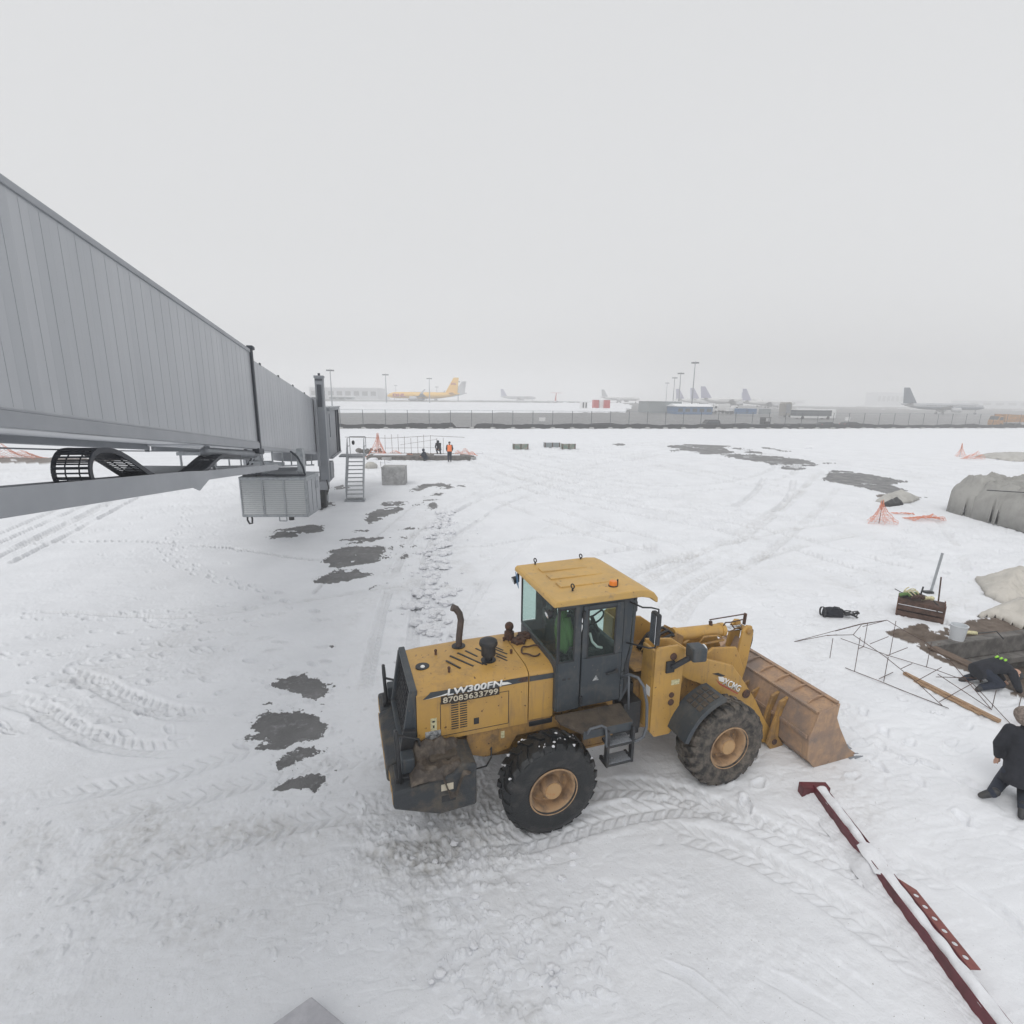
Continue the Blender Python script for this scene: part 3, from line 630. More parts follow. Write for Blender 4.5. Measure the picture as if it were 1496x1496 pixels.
# loose lumps ploughed into a row
rl = random.Random(12); lm = MB()
row = smooth_line([gp(*p) for p in [(650, 965), (640, 930), (632, 890), (630, 850), (636, 810), (643, 770), (650, 748)]], .4)
for p in row:
    for _ in range(5):
        r = rl.choice([.05, .07, .1, .13, .17]) * rl.uniform(.7, 1.15); a = rl.gauss(0, .28)
        lm.ball((p.x + a, p.y + rl.uniform(-.3, .3), r * .25), r, 9, 6, (1.2, rl.uniform(.8, 1.2), .7), .6, rl)
for _ in range(90):
    g = gp(*rl.choice([(rl.uniform(560, 700), rl.uniform(740, 1000)), (rl.uniform(600, 860), rl.uniform(1230, 1450)), (rl.uniform(560, 640), rl.uniform(700, 860))])); r = rl.uniform(.015, .05)
    lm.ball((g.x, g.y, r * .3), r, 7, 5, (1.2, 1, .8), .5, rl)
for px, py in [(545, 672), (560, 676), (690, 668), (1180, 655), (700, 663)]:
    g = gp(px, py); lm.ball((g.x, g.y, .05), .3, 10, 6, (1.6, .8, .6), .4, rl)
tag(lm.build('snow_lumps', M_snowc, smooth=False), kind='stuff')

# ---------------------------------------------------------------- wheel loader (x forward, y left, metres)
ld = thing('wheel_loader', (1.561, 7.376, 0), R(18.9), 'yellow wheel loader with charcoal cab and lowered bucket standing on the snow', 'wheel loader')
def B(): return MB()
# engine hood
def hood_ring(x, zl, dz=0.0):
    pts = [(.62, zl), (.62, 2.06 + dz), (.60, 2.095 + dz), (.55, 2.125 + dz), (.46, 2.145 + dz)]
    return [(x, -a, z) for a, z in pts] + [(x, a, z) for a, z in pts[::-1]]
m_ = B(); m_.loft([hood_ring(-3.10, 1.36, -.03), hood_ring(-2.9, 1.36, -.01), hood_ring(-2.3, 1.36, .01), hood_ring(-1.605, 1.36, .015)])
hood = m_.build('engine_hood', M_yel, ld, smooth=True, auto=28)
m_ = B(); m_.loft([hood_ring(-1.59, 1.40, .012), hood_ring(-1.235, 1.40, .01)])
tank = m_.build('tank_cover', M_yel, ld, smooth=True, auto=28)
# hood slopes out at the rear: skirt
m_ = B(); m_.prism([(-3.10, 2.05), (-3.10, 1.30), (-3.25, 1.30), (-3.13, 2.05)], 'y', -.615, .615); m_.build('hood_end_frame', M_char, ld, bevel=.02)
m_ = B()
for s in (-1, 1): m_.bar((-3.14, s * .585, 2.09), (-3.27, s * .585, 1.28), .08, .09)
m_.bar((-3.13, -.62, 2.09), (-3.13, .62, 2.09), .09, .08); m_.bar((-3.27, -.62, 1.30), (-3.27, .62, 1.30), .09, .08)
gr = m_.build('radiator_grille', M_char, ld, bevel=.015)
m_ = B()
for k in range(11): z = 1.36 + k * .064; m_.bar((-3.255 + k * .0103, -.55, z), (-3.255 + k * .0103, .55, z), .012, .02)
for k in range(9): y_ = -.48 + k * .12; m_.bar((-3.262, y_, 1.32), (-3.152, y_, 2.05), .012)
m_.build('grille_mesh', M_blk, gr)
# hood panel lines and door
def rect_line(m, x0, x1, z0, z1, y, w=.008):
    for a, b in (((x0, z0), (x1, z0)), ((x1, z0), (x1, z1)), ((x1, z1), (x0, z1)), ((x0, z1), (x0, z0))):
        m.box((min(a[0], b[0]) - w / 2, y, min(a[1], b[1]) - w / 2), (max(a[0], b[0]) + w / 2, y + .004, max(a[1], b[1]) + w / 2))
m_ = B(); rect_line(m_, -2.80, -1.88, 1.42, 1.90, -.6225); m_.build('side_panel_seam', M_blk, hood)
m_ = B()
for k in range(13):
    z = 1.49 + k * .0335
    for x in (-2.66, -2.545): m_.box((x, -.6235, z), (x + .095, -.6, z + .014))
m_.build('side_vent', M_blk, hood)
m_ = B(); m_.box((-2.36, -.6235, 1.50), (-2.29, -.6, 1.59)); m_.build('latch_recess', M_blk, hood)
m_ = B(); m_.box((-3.0, -.6232, 1.37), (-2.80, -.6, 1.52)); m_.build('spec_label', M_lab2, hood)
m_ = B(); m_.box((-2.93, -.6236, 1.525), (-2.85, -.6, 1.70)); m_.build('warning_label', M_lab, hood)
m_ = B(); m_.box((-2.906, -.6246, 1.64), (-2.874, -.6238, 1.665)); m_.box((-2.90, -.6246, 1.56), (-2.88, -.6238, 1.60)); m_.build('warning_mark', M_blk, hood)
# dark stripe, white swoosh, lettering
m_ = B(); m_.prism([(-3.02, 1.985), (-2.92, 2.066), (-1.61, 2.064), (-1.61, 1.99), (-2.0, 1.985), (-2.75, 1.995)], 'y', -.6245, -.61); m_.build('side_stripe', M_char, hood)
m_ = B(); m_.prism([(-1.588, 1.985), (-1.588, 2.06), (-1.24, 2.055), (-1.24, 1.98)], 'y', -.6245, -.61); m_.build('side_stripe', M_char, tank)
m_ = B(); m_.prism([(-2.98, 1.984), (-2.72, 2.0), (-2.68, 2.03), (-2.8, 2.005)], 'y', -.6262, -.61); m_.build('stripe_swoosh', M_whp, hood); m_ = B(); m_.prism([(-2.0, 2.0), (-1.98, 2.045), (-1.9, 2.035), (-1.84, 2.004)], 'y', -.6262, -.61); m_.build('stripe_swoosh', M_whp, hood)
text('model_lettering', 'LW300FN', M_whp, hood, -2.71, -1.97, 1.990, 2.085, -.629, shear=.12, bold=.03, ext=.006)
m_ = B(); m_.box((-2.79, -.6255, 1.875), (-2.01, -.6, 1.984)); pl = m_.build('number_strip', M_plt, hood)
text('number_lettering', '87083633799', M_cream, pl, -2.765, -2.03, 1.889, 1.971, -.6275, bold=.018)
# rust and chipped stripes near the split
m_ = B(); m_.prism([(-1.86, 2.155), (-1.80, 2.158), (-1.62, 2.158), (-1.62, 2.150), (-1.75, 2.150)], 'y', -.42, -.34); m_.build('rust_patch', M_rust, hood)
m_ = B(); m_.prism([(-1.76, 2.03), (-1.70, 2.06), (-1.62, 2.063), (-1.62, 2.0), (-1.70, 1.995)], 'y', -.6258, -.61); m_.build('rust_patch', M_rust, hood)
# top of the hood: slots, hole, bolts
m_ = B()
for (xa, ya, xb, yb) in [(-2.52, .08, -2.28, -.30), (-2.40, .13, -2.14, -.30), (-2.28, .16, -2.16, -.06), (-2.12, .18, -2.05, .05), (-2.60, -.04, -2.46, -.30), (-2.0, .14, -1.78, -.22), (-1.92, .16, -1.74, -.12), (-1.9, -.12, -1.80, -.30), (-2.14, -.24, -2.10, -.33), (-1.86, .17, -1.76, .0)]:
    m_.bar((xa, ya, 2.158), (xb, yb, 2.158), .026, .008)
m_.build('cooling_slots', M_blk, hood)
for hx_, hy_, hz_, hr_ in ((-2.93, -.06, 2.143, .095), (-2.34, .33, 2.165, .10), (-2.04, -.20, 2.165, .105)): m_ = B(); m_.cyl((hx_, hy_, 2.11), (hx_, hy_, hz_), hr_, n=20); m_.build('hood_hole', M_blk, hood)
m_ = B(); m_.ball((-2.93, -.08, 2.13), .035); m_.build('filler_cap', M_whp, hood)
m_ = B()
for x, y_ in ((-2.62, -.33), (-1.68, -.12), (-1.66, .28), (-2.7, .2)): m_ = B(); m_.cyl((x, y_, 2.14), (x, y_, 2.20), .016); m_.ball((x, y_, 2.205), .022); m_.build('hood_bolt', M_rust, hood)
m_ = B(); P = [(-2.34, .33, 2.10), (-2.33, .33, 2.3), (-2.30, .33, 2.56), (-2.32, .33, 2.66), (-2.37, .33, 2.74), (-2.43, .33, 2.77)]
m_.tube(P, [.047, .047, .047, .048, .05, .052], 14); m_.build('exhaust_pipe', mat('sooty_pipe', (.085, .07, .065), .7, 0, (.13, .10, .09), 9), ld, smooth=True, auto=50)
m_ = B(); m_.lathe([(0, .02), (.05, .02), (.05, .1), (.10, .12), (.10, .26), (.125, .27), (.13, .29), (.12, .33), (.07, .36), (0, .37)], (-2.04, -.20, 2.12), (0, 0, 1), 22); m_.build('air_intake', M_blk, ld, smooth=True, auto=35)
m_ = B(); m_.cyl((-1.56, .33, 2.12), (-1.56, .33, 2.27), .075); m_.cyl((-1.56, .33, 2.26), (-1.56, .33, 2.31), .05); m_.ball((-1.56, .33, 2.36), .068); m_.build('breather_pipe', M_rust, ld, smooth=True, auto=40)
for x, y_, r in ((-1.46, .19, .10), (-1.32, .33, .10)):
    m_ = B(); m_.cyl((x, y_, 2.15), (x, y_, 2.20), r, n=18)
    for k in range(6): m_.cyl((x + r * math.cos(k * PI / 3), y_ + r * math.sin(k * PI / 3), 2.15), (x + r * math.cos(k * PI / 3), y_ + r * math.sin(k * PI / 3), 2.195), .022)
    m_.cyl((x, y_, 2.2), (x, y_, 2.225), .03); m_.build('tank_cap', M_rust, tank, bevel=.006)
m_ = B(); P = [(-1.38 + .15 * math.cos(a), -.16 + .15 * math.sin(a), 2.165 + .03 * math.sin(a * 2) ** 2) for a in np.linspace(.3, 5.2, 22)]; m_.tube(P, .012, 6); m_.build('hose_loop', M_rust, tank, smooth=True)
# rear frame
m_ = B(); m_.prism([(-3.0, 1.36), (-.2, 1.36), (-.2, .86), (-.75, .74), (-2.2, .86), (-2.35, 1.0), (-3.0, 1.0)], 'y', -.48, .48)
m_.prism([(-2.45, 1.42), (-1.24, 1.44), (-1.24, 1.36), (-1.0, 1.30), (-.72, 1.38), (-.72, .98), (-1.0, 1.05), (-1.15, 1.18), (-1.75, 1.18), (-1.85, 1.0), (-2.2, .95), (-2.45, 1.05)], 'y', -.6, -.5)
m_.prism([(-2.45, 1.42), (-1.24, 1.44), (-1.24, 1.36), (-.72, 1.38), (-.72, .98), (-1.15, 1.18), (-1.75, 1.18), (-2.2, .95), (-2.45, 1.05)], 'y', .5, .6)
fr = m_.build('rear_frame', M_yeld, ld, bevel=.015)
m_ = B(); m_.box((-1.58, -.605, 1.275), (-1.22, -.57, 1.365)); m_.build('frame_opening', M_blk, fr, bevel=.02)
m_ = B(); m_.box((-.80, -.70, .85), (-.30, -.47, 1.33)); m_.box((-.9, -.72, .82), (-.35, -.5, .86)); m_.build('battery_box', M_yeld, ld, bevel=.02)
m_ = B(); m_.box((-1.98, -.612, 1.2), (-1.93, -.59, 1.30)); m_.build('small_label', M_lab, fr)
m_ = B(); m_.tube([(-2.1, -.55, 1.15), (-2.13, -.66, .98), (-2.2, -.66, .86), (-2.35, -.60, .80), (-2.42, -.5, .85)], .012, 6); m_.ball((-2.12, -.52, 1.06), .085, sq=(1.2, 1, .7)); m_.build('hanging_cable', M_blk, ld, smooth=True)
m_ = B(); m_.cyl((-1.42, -.85, .645), (-1.42, .85, .645), .15, n=18); m_.ball((-1.42, 0, .645), .30); m_.build('rear_axle', M_blk, ld, smooth=True, auto=40)
m_ = B(); m_.cyl((1.42, -.85, .645), (1.42, .85, .645), .15, n=18); m_.ball((1.42, 0, .645), .30); m_.build('front_axle', M_yeld, ld, smooth=True, auto=40)
# counterweight
m_ = B()
for s in (-1, 1):
    m_.prism([(-3.47, 1.14), (-3.47, .92), (-2.92, .70), (-2.45, .72), (-2.45, 1.30), (-2.62, 1.34), (-2.75, 1.22), (-3.3, 1.16)], 'y', s * 1.12, s * .60)
m_.prism([(-3.50, 1.14), (-3.50, .90), (-3.1, .75), (-2.6, .80), (-2.6, 1.30), (-3.2, 1.22)], 'y', -.6, .6)
cw = m_.build('counterweight', M_cwt, ld, bevel=.03)
m_ = B(); m_.box((-2.90, -1.1235, .86), (-2.72, -1.09, .96)); m_.build('tow_slot', M_blk, cw, bevel=.01)
m_ = B(); m_.box((-2.90, -1.124, 1.03), (-2.75, -1.09, 1.12)); m_.build('small_label', M_cream, cw)
m_ = B()
for k in range(10):
    y0 = -1.08 + k * .22; m_.prism([(y0, .96), (y0 + .11, .96), (y0 + .17, 1.11), (y0 + .06, 1.11)], 'x', -3.5035, -3.49) if abs(y0 + .08) < .55 else m_.prism([(y0, .96), (y0 + .11, .96), (y0 + .16, 1.11), (y0 + .06, 1.11)], 'x', -3.474, -3.46)
m_.build('hazard_stripes', M_yel, cw)
# rear lamp guards (loops) and lamps on the counterweight top
for s in (1, -1):
    m_ = B(); y0, y1 = s * .70, s * .98
    m_.tube([(-3.36, y0, 1.13), (-3.38, y0, 1.55), (-3.38, y0, 1.68), (-3.38, (y0 + y1) / 2, 1.75), (-3.38, y1, 1.68), (-3.38, y1, 1.55), (-3.36, y1, 1.13)], .02, 8)
    m_.tube([(-3.38, y0, 1.62), (-3.1, y0, 1.5), (-3.05, y0, 1.15)], .018, 8)
    g_ = m_.build('lamp_guard', M_blk, cw, smooth=True)
    m_ = B(); m_.box((-3.34, s * .74, 1.22), (-3.18, s * .94, 1.42)); m_.build('rear_lamp', M_char, cw, bevel=.02)
for a_, b_ in ((-.97, -.70), (.70, .97)): m_ = B(); m_.box((-3.42, a_, 1.13), (-3.12, b_, 1.21)); m_.build('lamp_bracket', M_blk, cw, bevel=.01)
m_ = B(); m_.bar((-3.3, -.66, 1.1), (-3.2, -.66, 1.62), .07, .16); m_.build('hinge_arm', M_blk, cw, bevel=.01)
# dirt-caked deck between hood and counterweight
m_ = B(); m_.box((-3.15, -1.08, 1.17), (-2.48, -.61, 1.23)); m_.box((-3.0, -.9, 1.2), (-2.5, -.61, 1.32)); m_.build('side_deck', M_dirt, ld, bevel=.03)

# wheels
def wheel(name, x, side, tm, rm, flip=1):
    hx, hz = x, .65; yo = side * 1.16; yi = side * .715; ax = (0, side, 0)
    m = MB(); c = (hx, yo, hz)      # offsets along +ax are outward
    m.lathe([(.10, -.05), (.115, -.03), (.125, -.03), (.135, -.055), (.145, -.16), (.20, -.19), (.255, -.20), (.275, -.19), (.285, -.06), (.30, -.035), (.335, -.02), (.345, 0), (.34, .006), (.325, .004)], c, ax, 56)
    m.lathe([(0, -.015), (.09, -.02), (.10, -.05)], c, ax, 40)
    w = m.build(name, rm, ld, smooth=True, auto=35)
    m = MB(); m.lathe([(.335, -.01), (.37, .0), (.42, .018), (.50, .022), (.575, .005), (.615, -.025), (.635, -.06), (.64, -.12), (.64, -.325), (.635, -.385), (.60, -.43), (.5, -.465), (.40, -.46), (.30, -.44), (.30, -.05)], c, ax, 80, close=True)
    nl = 24
    for k in range(nl):
        for half, off in ((0, 0), (1, .5)):
            t = 2 * PI * (k + off) / nl; rad_ = Vector((math.cos(t), 0, math.sin(t))); tan = Vector((-math.sin(t), 0, math.cos(t))); axv = Vector((0, side, 0))
            # chevron lug: runs from the centre line outwards, slanting
            segs = ((-.205, 0), (-.12, .012), (-.06, .045)) if half == 0 else ((-.24, 0), (-.325, .012), (-.385, .045))
            ring = []
            prof = [(-.215, .668, .0), (-.12, .672, .055), (-.055, .660, .085), (-.012, .615, .095)] if half == 0 else [(-.232, .668, 0), (-.325, .672, .055), (-.395, .655, .085), (-.435, .61, .095)]
            rings = []
            for (o, rr, sk) in prof:
                cc = Vector((hx, 0, hz)) + Vector((0, yo, 0)) + axv * o
                wd = .035 + .016 * (rr < .665)
                a0 = rad_ * rr + tan * (sk - wd) * flip; a1 = rad_ * rr + tan * (sk + wd) * flip
                b0 = rad_ * (rr - .06) + tan * (sk - wd * 1.2) * flip; b1 = rad_ * (rr - .06) + tan * (sk + wd * 1.2) * flip
                rings.append([cc + a0, cc + a1, cc + b1, cc + b0])
            m.loft(rings)
    ty = m.build('tyre', tm, w, smooth=True, auto=25)
    if side < 0 and x < 0:
        m = MB(); rs_ = random.Random(17)
        for k in range(26):
            t = rs_.uniform(.4, 2.9); o = rs_.uniform(-.40, -.05); rr = rs_.choice([.655, .66, .64]); m.ball((hx + math.cos(t) * rr, yo + side * o, hz + math.sin(t) * rr), rs_.uniform(.010, .024), 7, 5, (1.3, 1, .8), .4, rs_)
        m.build('snow_bits', M_snowc, ty)['kind'] = 'stuff'
    m = MB(); m.cyl((hx, yo - side * .10, hz), (hx, yo - side * .012, hz), .115, n=26)
    for k in range(12): a = 2 * PI * k / 12; m.cyl((hx + .098 * math.cos(a), yo - side * .02, hz + .098 * math.sin(a)), (hx + .098 * math.cos(a), yo - side * .004, hz + .098 * math.sin(a)), .008, n=6)
    for k in range(12): a = 2 * PI * (k + .5) / 12; m.cyl((hx + .235 * math.cos(a), yo - side * .205, hz + .235 * math.sin(a)), (hx + .235 * math.cos(a), yo - side * .18, hz + .235 * math.sin(a)), .014, n=6)
    m.build('wheel_hub', M_hub, w, bevel=.004)
    return w
wheel('rear_wheel', -1.42, -1, M_tyr, M_rim); wheel('rear_wheel', -1.42, 1, M_tyr, M_rim)
wheel('front_wheel', 1.42, -1, M_tyrm, M_rim, -1); wheel('front_wheel', 1.42, 1, M_tyrm, M_rim, -1)

# cab
m_ = B(); YC = .72
for s in (-1, 1):
    y0, y1 = s * (YC - .05), s * YC
    m_.prism([(-1.22, 1.50), (-1.22, 2.24), (-.99, 2.24), (-.99, 3.05), (-.885, 3.05), (-.885, 1.50)], 'y', y0, y1)       # rear side panel and post
    m_.prism([(-.25, 3.05), (-.10, 3.05), (-.13, 2.3), (-.20, 1.95), (-.25, 1.95)], 'y', y0, y1)
    m_.prism([(-.25, 1.95), (-.20, 1.95), (-.08, 1.72), (-.22, 1.48), (-.25, 1.48)], 'y', y0, y1)
    m_.prism([(-1.22, 3.0), (-.10, 3.0), (-.10, 3.06), (-1.22, 3.06)], 'y', y0 - s * .001, y1 + s * .002)
    m_.bar((-1.225, s * .70, 2.22), (-1.225, s * .70, 3.05), .03)
    m_.bar((-.05, s * .66, 3.05), (-.07, s * .66, 2.3), .05); m_.bar((-.07, s * .66, 2.3), (-.20, s * .66, 1.6), .05)
m_.box((-1.24, -.70, 2.20), (-1.20, .70, 2.25)); m_.box((-1.24, -.70, 1.50), (-1.20, .70, 2.2)); m_.box((-1.24, -.66, 3.0), (-1.20, .66, 3.06)); m_.box((-.09, -.66, 3.0), (-.04, .66, 3.06))
m_.bar((-.20, -.66, 1.62), (-.20, .66, 1.62), .06, .3); m_.box((-1.2, -.67, 1.48), (-.22, .67, 1.54))
cab = m_.build('cab_frame', M_char, ld, bevel=.012)
m_ = B(); m_.quad((-1.225, -.70, 2.25), (-1.225, .68, 2.25), (-1.225, .68, 3.0), (-1.225, -.70, 3.0)); m_.build('rear_window', M_gls, cab, solid=.006)
for s in (-1, 1):
    m_ = B(); m_.quad((-1.215, s * .712, 2.25), (-.99, s * .712, 2.25), (-.99, s * .712, 3.0), (-1.215, s * .712, 3.0)); m_.build('rear_quarter_window', M_gls, cab, solid=.006)
    m_ = B(); m_.quad((-.10, s * .705, 3.0), (-.045, s * .67, 3.0), (-.075, s * .67, 2.25), (-.13, s * .705, 2.3)); m_.build('front_quarter_window', M_gls, cab, solid=.006)
m_ = B(); m_.add([(-.05, -.66, 3.0), (-.05, .66, 3.0), (-.07, .66, 2.3), (-.07, -.66, 2.3), (-.19, -.66, 1.75), (-.19, .66, 1.75)], [[0, 1, 2, 3], [3, 2, 5, 4]]); m_.build('windscreen', M_gls, cab, solid=.006)
m_ = B(); m_.prism([(-.195, 2.05), (-.135, 2.25), (-.115, 1.82), (-.195, 1.62)], 'y', -.728, -.71); m_.build('lower_window', M_blk, cab)
m_ = B(); rect_line(m_, -1.215, -.995, 2.245, 3.0, -.7245, .022)
m_.build('window_gasket', M_blk, cab)
# door (near side) with window and handle; same on the far side
for s in (-1, 1):
    m_ = B(); y0, y1 = s * .70, s * .738
    m_.prism([(-.875, 1.53), (-.26, 1.53), (-.26, 2.26), (-.875, 2.26)], 'y', y0, y1)
    for a, b in (((-.875, 2.26), (-.80, 3.02)), ((-.38, 2.26), (-.26, 3.02))): m_.box((a[0], y0, a[1]), (b[0], y1, b[1]))
    m_.box((-.80, y0, 2.96), (-.38, y1, 3.02))
    dr = m_.build('cab_door', M_char, cab, bevel=.012)
    m_ = B(); m_.box((-.80, s * .712, 2.26), (-.38, s * .718, 2.96)); m_.build('door_window', M_gls, dr)
    m_ = B(); rect_line(m_, -.80, -.38, 2.26, 2.96, y1 if s < 0 else y1, .024); m_.build('door_gasket', M_blk, dr)
    m_ = B(); m_.bar((-.50, s * .762, 1.98), (-.32, s * .762, 2.0), .02, .03); m_.cyl((-.34, s * .735, 2.0), (-.34, s * .77, 2.0), .028); m_.build('door_handle', M_blk, dr, bevel=.005)
    if s < 0:
        m_ = B(); m_.prism([(-.70, 1.90), (-.60, 1.90), (-.65, 1.98)], 'y', -.7405, -.735); m_.build('warning_label', M_lab2, dr)
        m_ = B(); m_.cyl((-.87, -.742, 2.85), (-.87, -.742, 2.95), .022); m_.build('door_hinge', M_blk, dr); m_ = B(); m_.cyl((-.87, -.742, 1.60), (-.87, -.742, 1.70), .022); m_.build('door_hinge', M_blk, dr)
        m_ = B(); m_.box((-1.15, -.7225, 1.97), (-1.10, -.715, 2.0)); m_.box((-1.07, -.7225, 1.97), (-1.03, -.715, 2.0)); m_.build('keyhole', M_blk, cab)
# roof with rounded front visor, raised ribs
m_ = B(); prof = [(-1.33, 3.065), (-1.325, 3.12), (-1.29, 3.15), (-.1, 3.175), (.06, 3.16), (.17, 3.11), (.235, 3.03), (.24, 2.96), (.21, 2.96), (.13, 3.03), (-.02, 3.065)]
m_.prism(prof, 'y', -.785, .785); roof = m_.build('cab_roof', M_roof, ld, bevel=.022)
m_ = B()
for y_, x1 in ((.42, -.30), (.08, -.22), (-.26, -.30)): m_.box((-1.05, y_ - .10, 3.14), (x1, y_ + .10, 3.179))
m_.build('roof_ribs', M_roof, roof, bevel=.008)
for x, y_ in ((-1.01, .72), (-.22, .72), (-.94, -.50)):
    m_ = B(); m_.cyl((x, y_, 3.14), (x, y_, 3.195), .014); m_.lathe([(.03 + .009 * math.cos(a), .009 * math.sin(a)) for a in np.linspace(0, 2 * PI, 9)[:-1]], (x, y_, 3.225), (1, .35, 0), 16, close=True); m_.build('lifting_eye', M_blk, roof)
m_ = B(); m_.cyl((-.33, -.52, 3.17), (-.33, -.52, 3.245), .058, .052, n=20); bc = m_.build('beacon', M_org, roof, bevel=.008)
m_ = B(); m_.cyl((-.33, -.52, 3.165), (-.33, -.52, 3.185), .066, n=20); m_.cyl((-.25, -.50, 3.16), (-.25, -.50, 3.25), .012); m_.build('beacon_base', M_blk, roof)
m_ = B(); m_.bar((-1.31, .66, 3.06), (-1.31, .66, 2.92), .03); m_.build('lamp_bracket', M_blk, roof)
m_ = B(); m_.add([(-1.325, .75, 3.06), (-1.345, .58, 3.03), (-1.335, .56, 2.85), (-1.315, .72, 2.88)], [[0, 1, 2, 3]]); m_.build('blue_film_scrap', M_blu, roof, solid=.006)
for y_ in (-.62, .76):
    m_ = B(); m_.cyl((-1.30, y_, 2.93), (-1.36, y_, 2.91), .055, .062, n=18); m_.bar((-1.29, y_, 2.93), (-1.26, y_, 3.05), .02); wl = m_.build('work_lamp', M_blk, roof, smooth=True, auto=40)
    m_ = B(); m_.cyl((-1.355, y_, 2.912), (-1.366, y_, 2.908), .048, n=18); m_.build('lamp_lens', M_lens, wl)
# cab inside
m_ = B(); m_.box((-.95, -.26, 1.9), (-.50, .26, 2.06)); m_.obox((-.98, 0, 2.35), (.12, .48, .62), Matrix.Rotation(R(-8), 3, 'Y')); m_.obox((-1.02, 0, 2.74), (.09, .26, .18), Matrix.Rotation(R(-8), 3, 'Y')); m_.box((-.9, -.2, 1.5), (-.55, .2, 1.9)); m_.build('driver_seat', M_blk, ld, bevel=.04)
m_ = B(); m_.lathe([(.19 + .014 * math.cos(a), .014 * math.sin(a)) for a in np.linspace(0, 2 * PI, 9)[:-1]], (-.36, 0, 2.50), (-.5, 0, 1), 30, close=True)
m_.tube([(-.36, 0, 2.5), (-.22, 0, 2.2), (-.2, 0, 1.7)], .03, 8)
for a in (0, 2.1, 4.2): m_.bar((-.36, 0, 2.49), (-.36 + .16 * math.cos(a), .18 * math.sin(a), 2.5 + .08 * math.cos(a)), .02)
m_.build('steering_wheel', M_blk, ld, smooth=True, auto=40)
m_ = B(); m_.box((-.24, -.5, 1.6), (-.12, .5, 2.22)); m_.build('dashboard', M_char, ld, bevel=.03)
m_ = B(); m_.box((-.9, -.48, 1.9), (-.4, -.36, 2.2)); m_.tube([(-.5, -.42, 2.2), (-.47, -.42, 2.4)], .012); m_.ball((-.47, -.42, 2.42), .03); m_.build('lever_console', M_char, ld, bevel=.02)
m_ = B(); m_.tube([(-.70, -.60, 2.55), (-.66, -.60, 2.42), (-.58, -.60, 2.33), (-.50, -.60, 2.30)], .018, 8); m_.build('grab_bar', M_whp, ld, smooth=True)
M_hrail = mat('handrail_paint', (.10, .11, .125), .5)
# platform, ladder, handrails
m_ = B(); m_.prism([(-1.24, -.70), (-1.22, -.86), (-1.02, -1.15), (-.28, -1.15), (-.22, -.70)], 'z', 1.40, 1.455); pf = m_.build('step_platform', M_dirt, ld, bevel=.012)
m_ = B(); m_.box((-1.02, -1.153, 1.33), (-.28, -1.13, 1.452)); m_.box((-.9, -.9, 1.2), (-.4, -.85, 1.4)); m_.build('platform_edge', M_char, pf, bevel=.01)
m_ = B()
for x in (-.665, -.285): m_.box((x - .02, -1.20, .86), (x + .02, -1.12, 1.40)); m_.box((x - .02, -1.12, .86), (x + .02, -1.0, .92))
for z in (1.15, .865): m_.box((-.66, -1.20, z), (-.29, -1.0, z + .04))
ladder = m_.build('ladder', M_blk, ld, bevel=.006)
for z in (1.19, .905):
    m_ = B(); m_.box((-.655, -1.195, z - .001), (-.295, -1.005, z + .004))
    for i in range(9):
        for j in range(3): m_.cyl((-.63 + i * .04, -1.17 + j * .06, z), (-.63 + i * .04, -1.17 + j * .06, z + .014), .01, n=6)
    m_.build('step_plate', M_gryd, ladder)
m_ = B(); m_.tube([(-.27, -.78, 1.90), (-.24, -.92, 2.02), (-.20, -1.08, 2.05), (-.15, -1.15, 1.95), (-.10, -1.18, 1.7), (-.08, -1.18, 1.35), (-.12, -1.18, 1.20), (-.2, -1.17, 1.16), (-.28, -1.16, 1.16)], .02, 10); m_.tube([(-.24, -.92, 2.02), (-.235, -.95, 1.5)], .016, 8); m_.build('handrail', M_hrail, ld, smooth=True)
m_ = B(); m_.tube([(-.98, -1.17, 1.43), (-.94, -1.18, 1.50), (-.78, -1.19, 1.52), (-.72, -1.19, 1.48), (-.70, -1.19, 1.36), (-.70, -1.19, 1.22), (-.67, -1.18, 1.17)], .017, 10); m_.build('handrail', M_hrail, ld, smooth=True)
# mirror
m_ = B(); m_.tube([(-.18, -.74, 3.0), (-.15, -1.0, 3.02), (-.06, -1.06, 3.03), (.03, -1.10, 3.01), (.04, -1.10, 2.9), (.04, -1.10, 2.55), (.02, -1.09, 2.46), (-.05, -1.06, 2.45), (-.2, -.74, 2.40)], .012, 8); mr = m_.build('mirror_arm', M_blk, ld, smooth=True)
m_ = B(); m_.obox((-.01, -1.12, 2.76), (.07, .18, .44), Matrix.Rotation(R(-8), 3, 'Z')); mm = m_.build('mirror', M_blk, mr, bevel=.02)
m_ = B(); m_.obox((-.050, -1.115, 2.76), (.006, .15, .40), Matrix.Rotation(R(-8), 3, 'Z')); m_.build('mirror_glass', M_chr, mm)
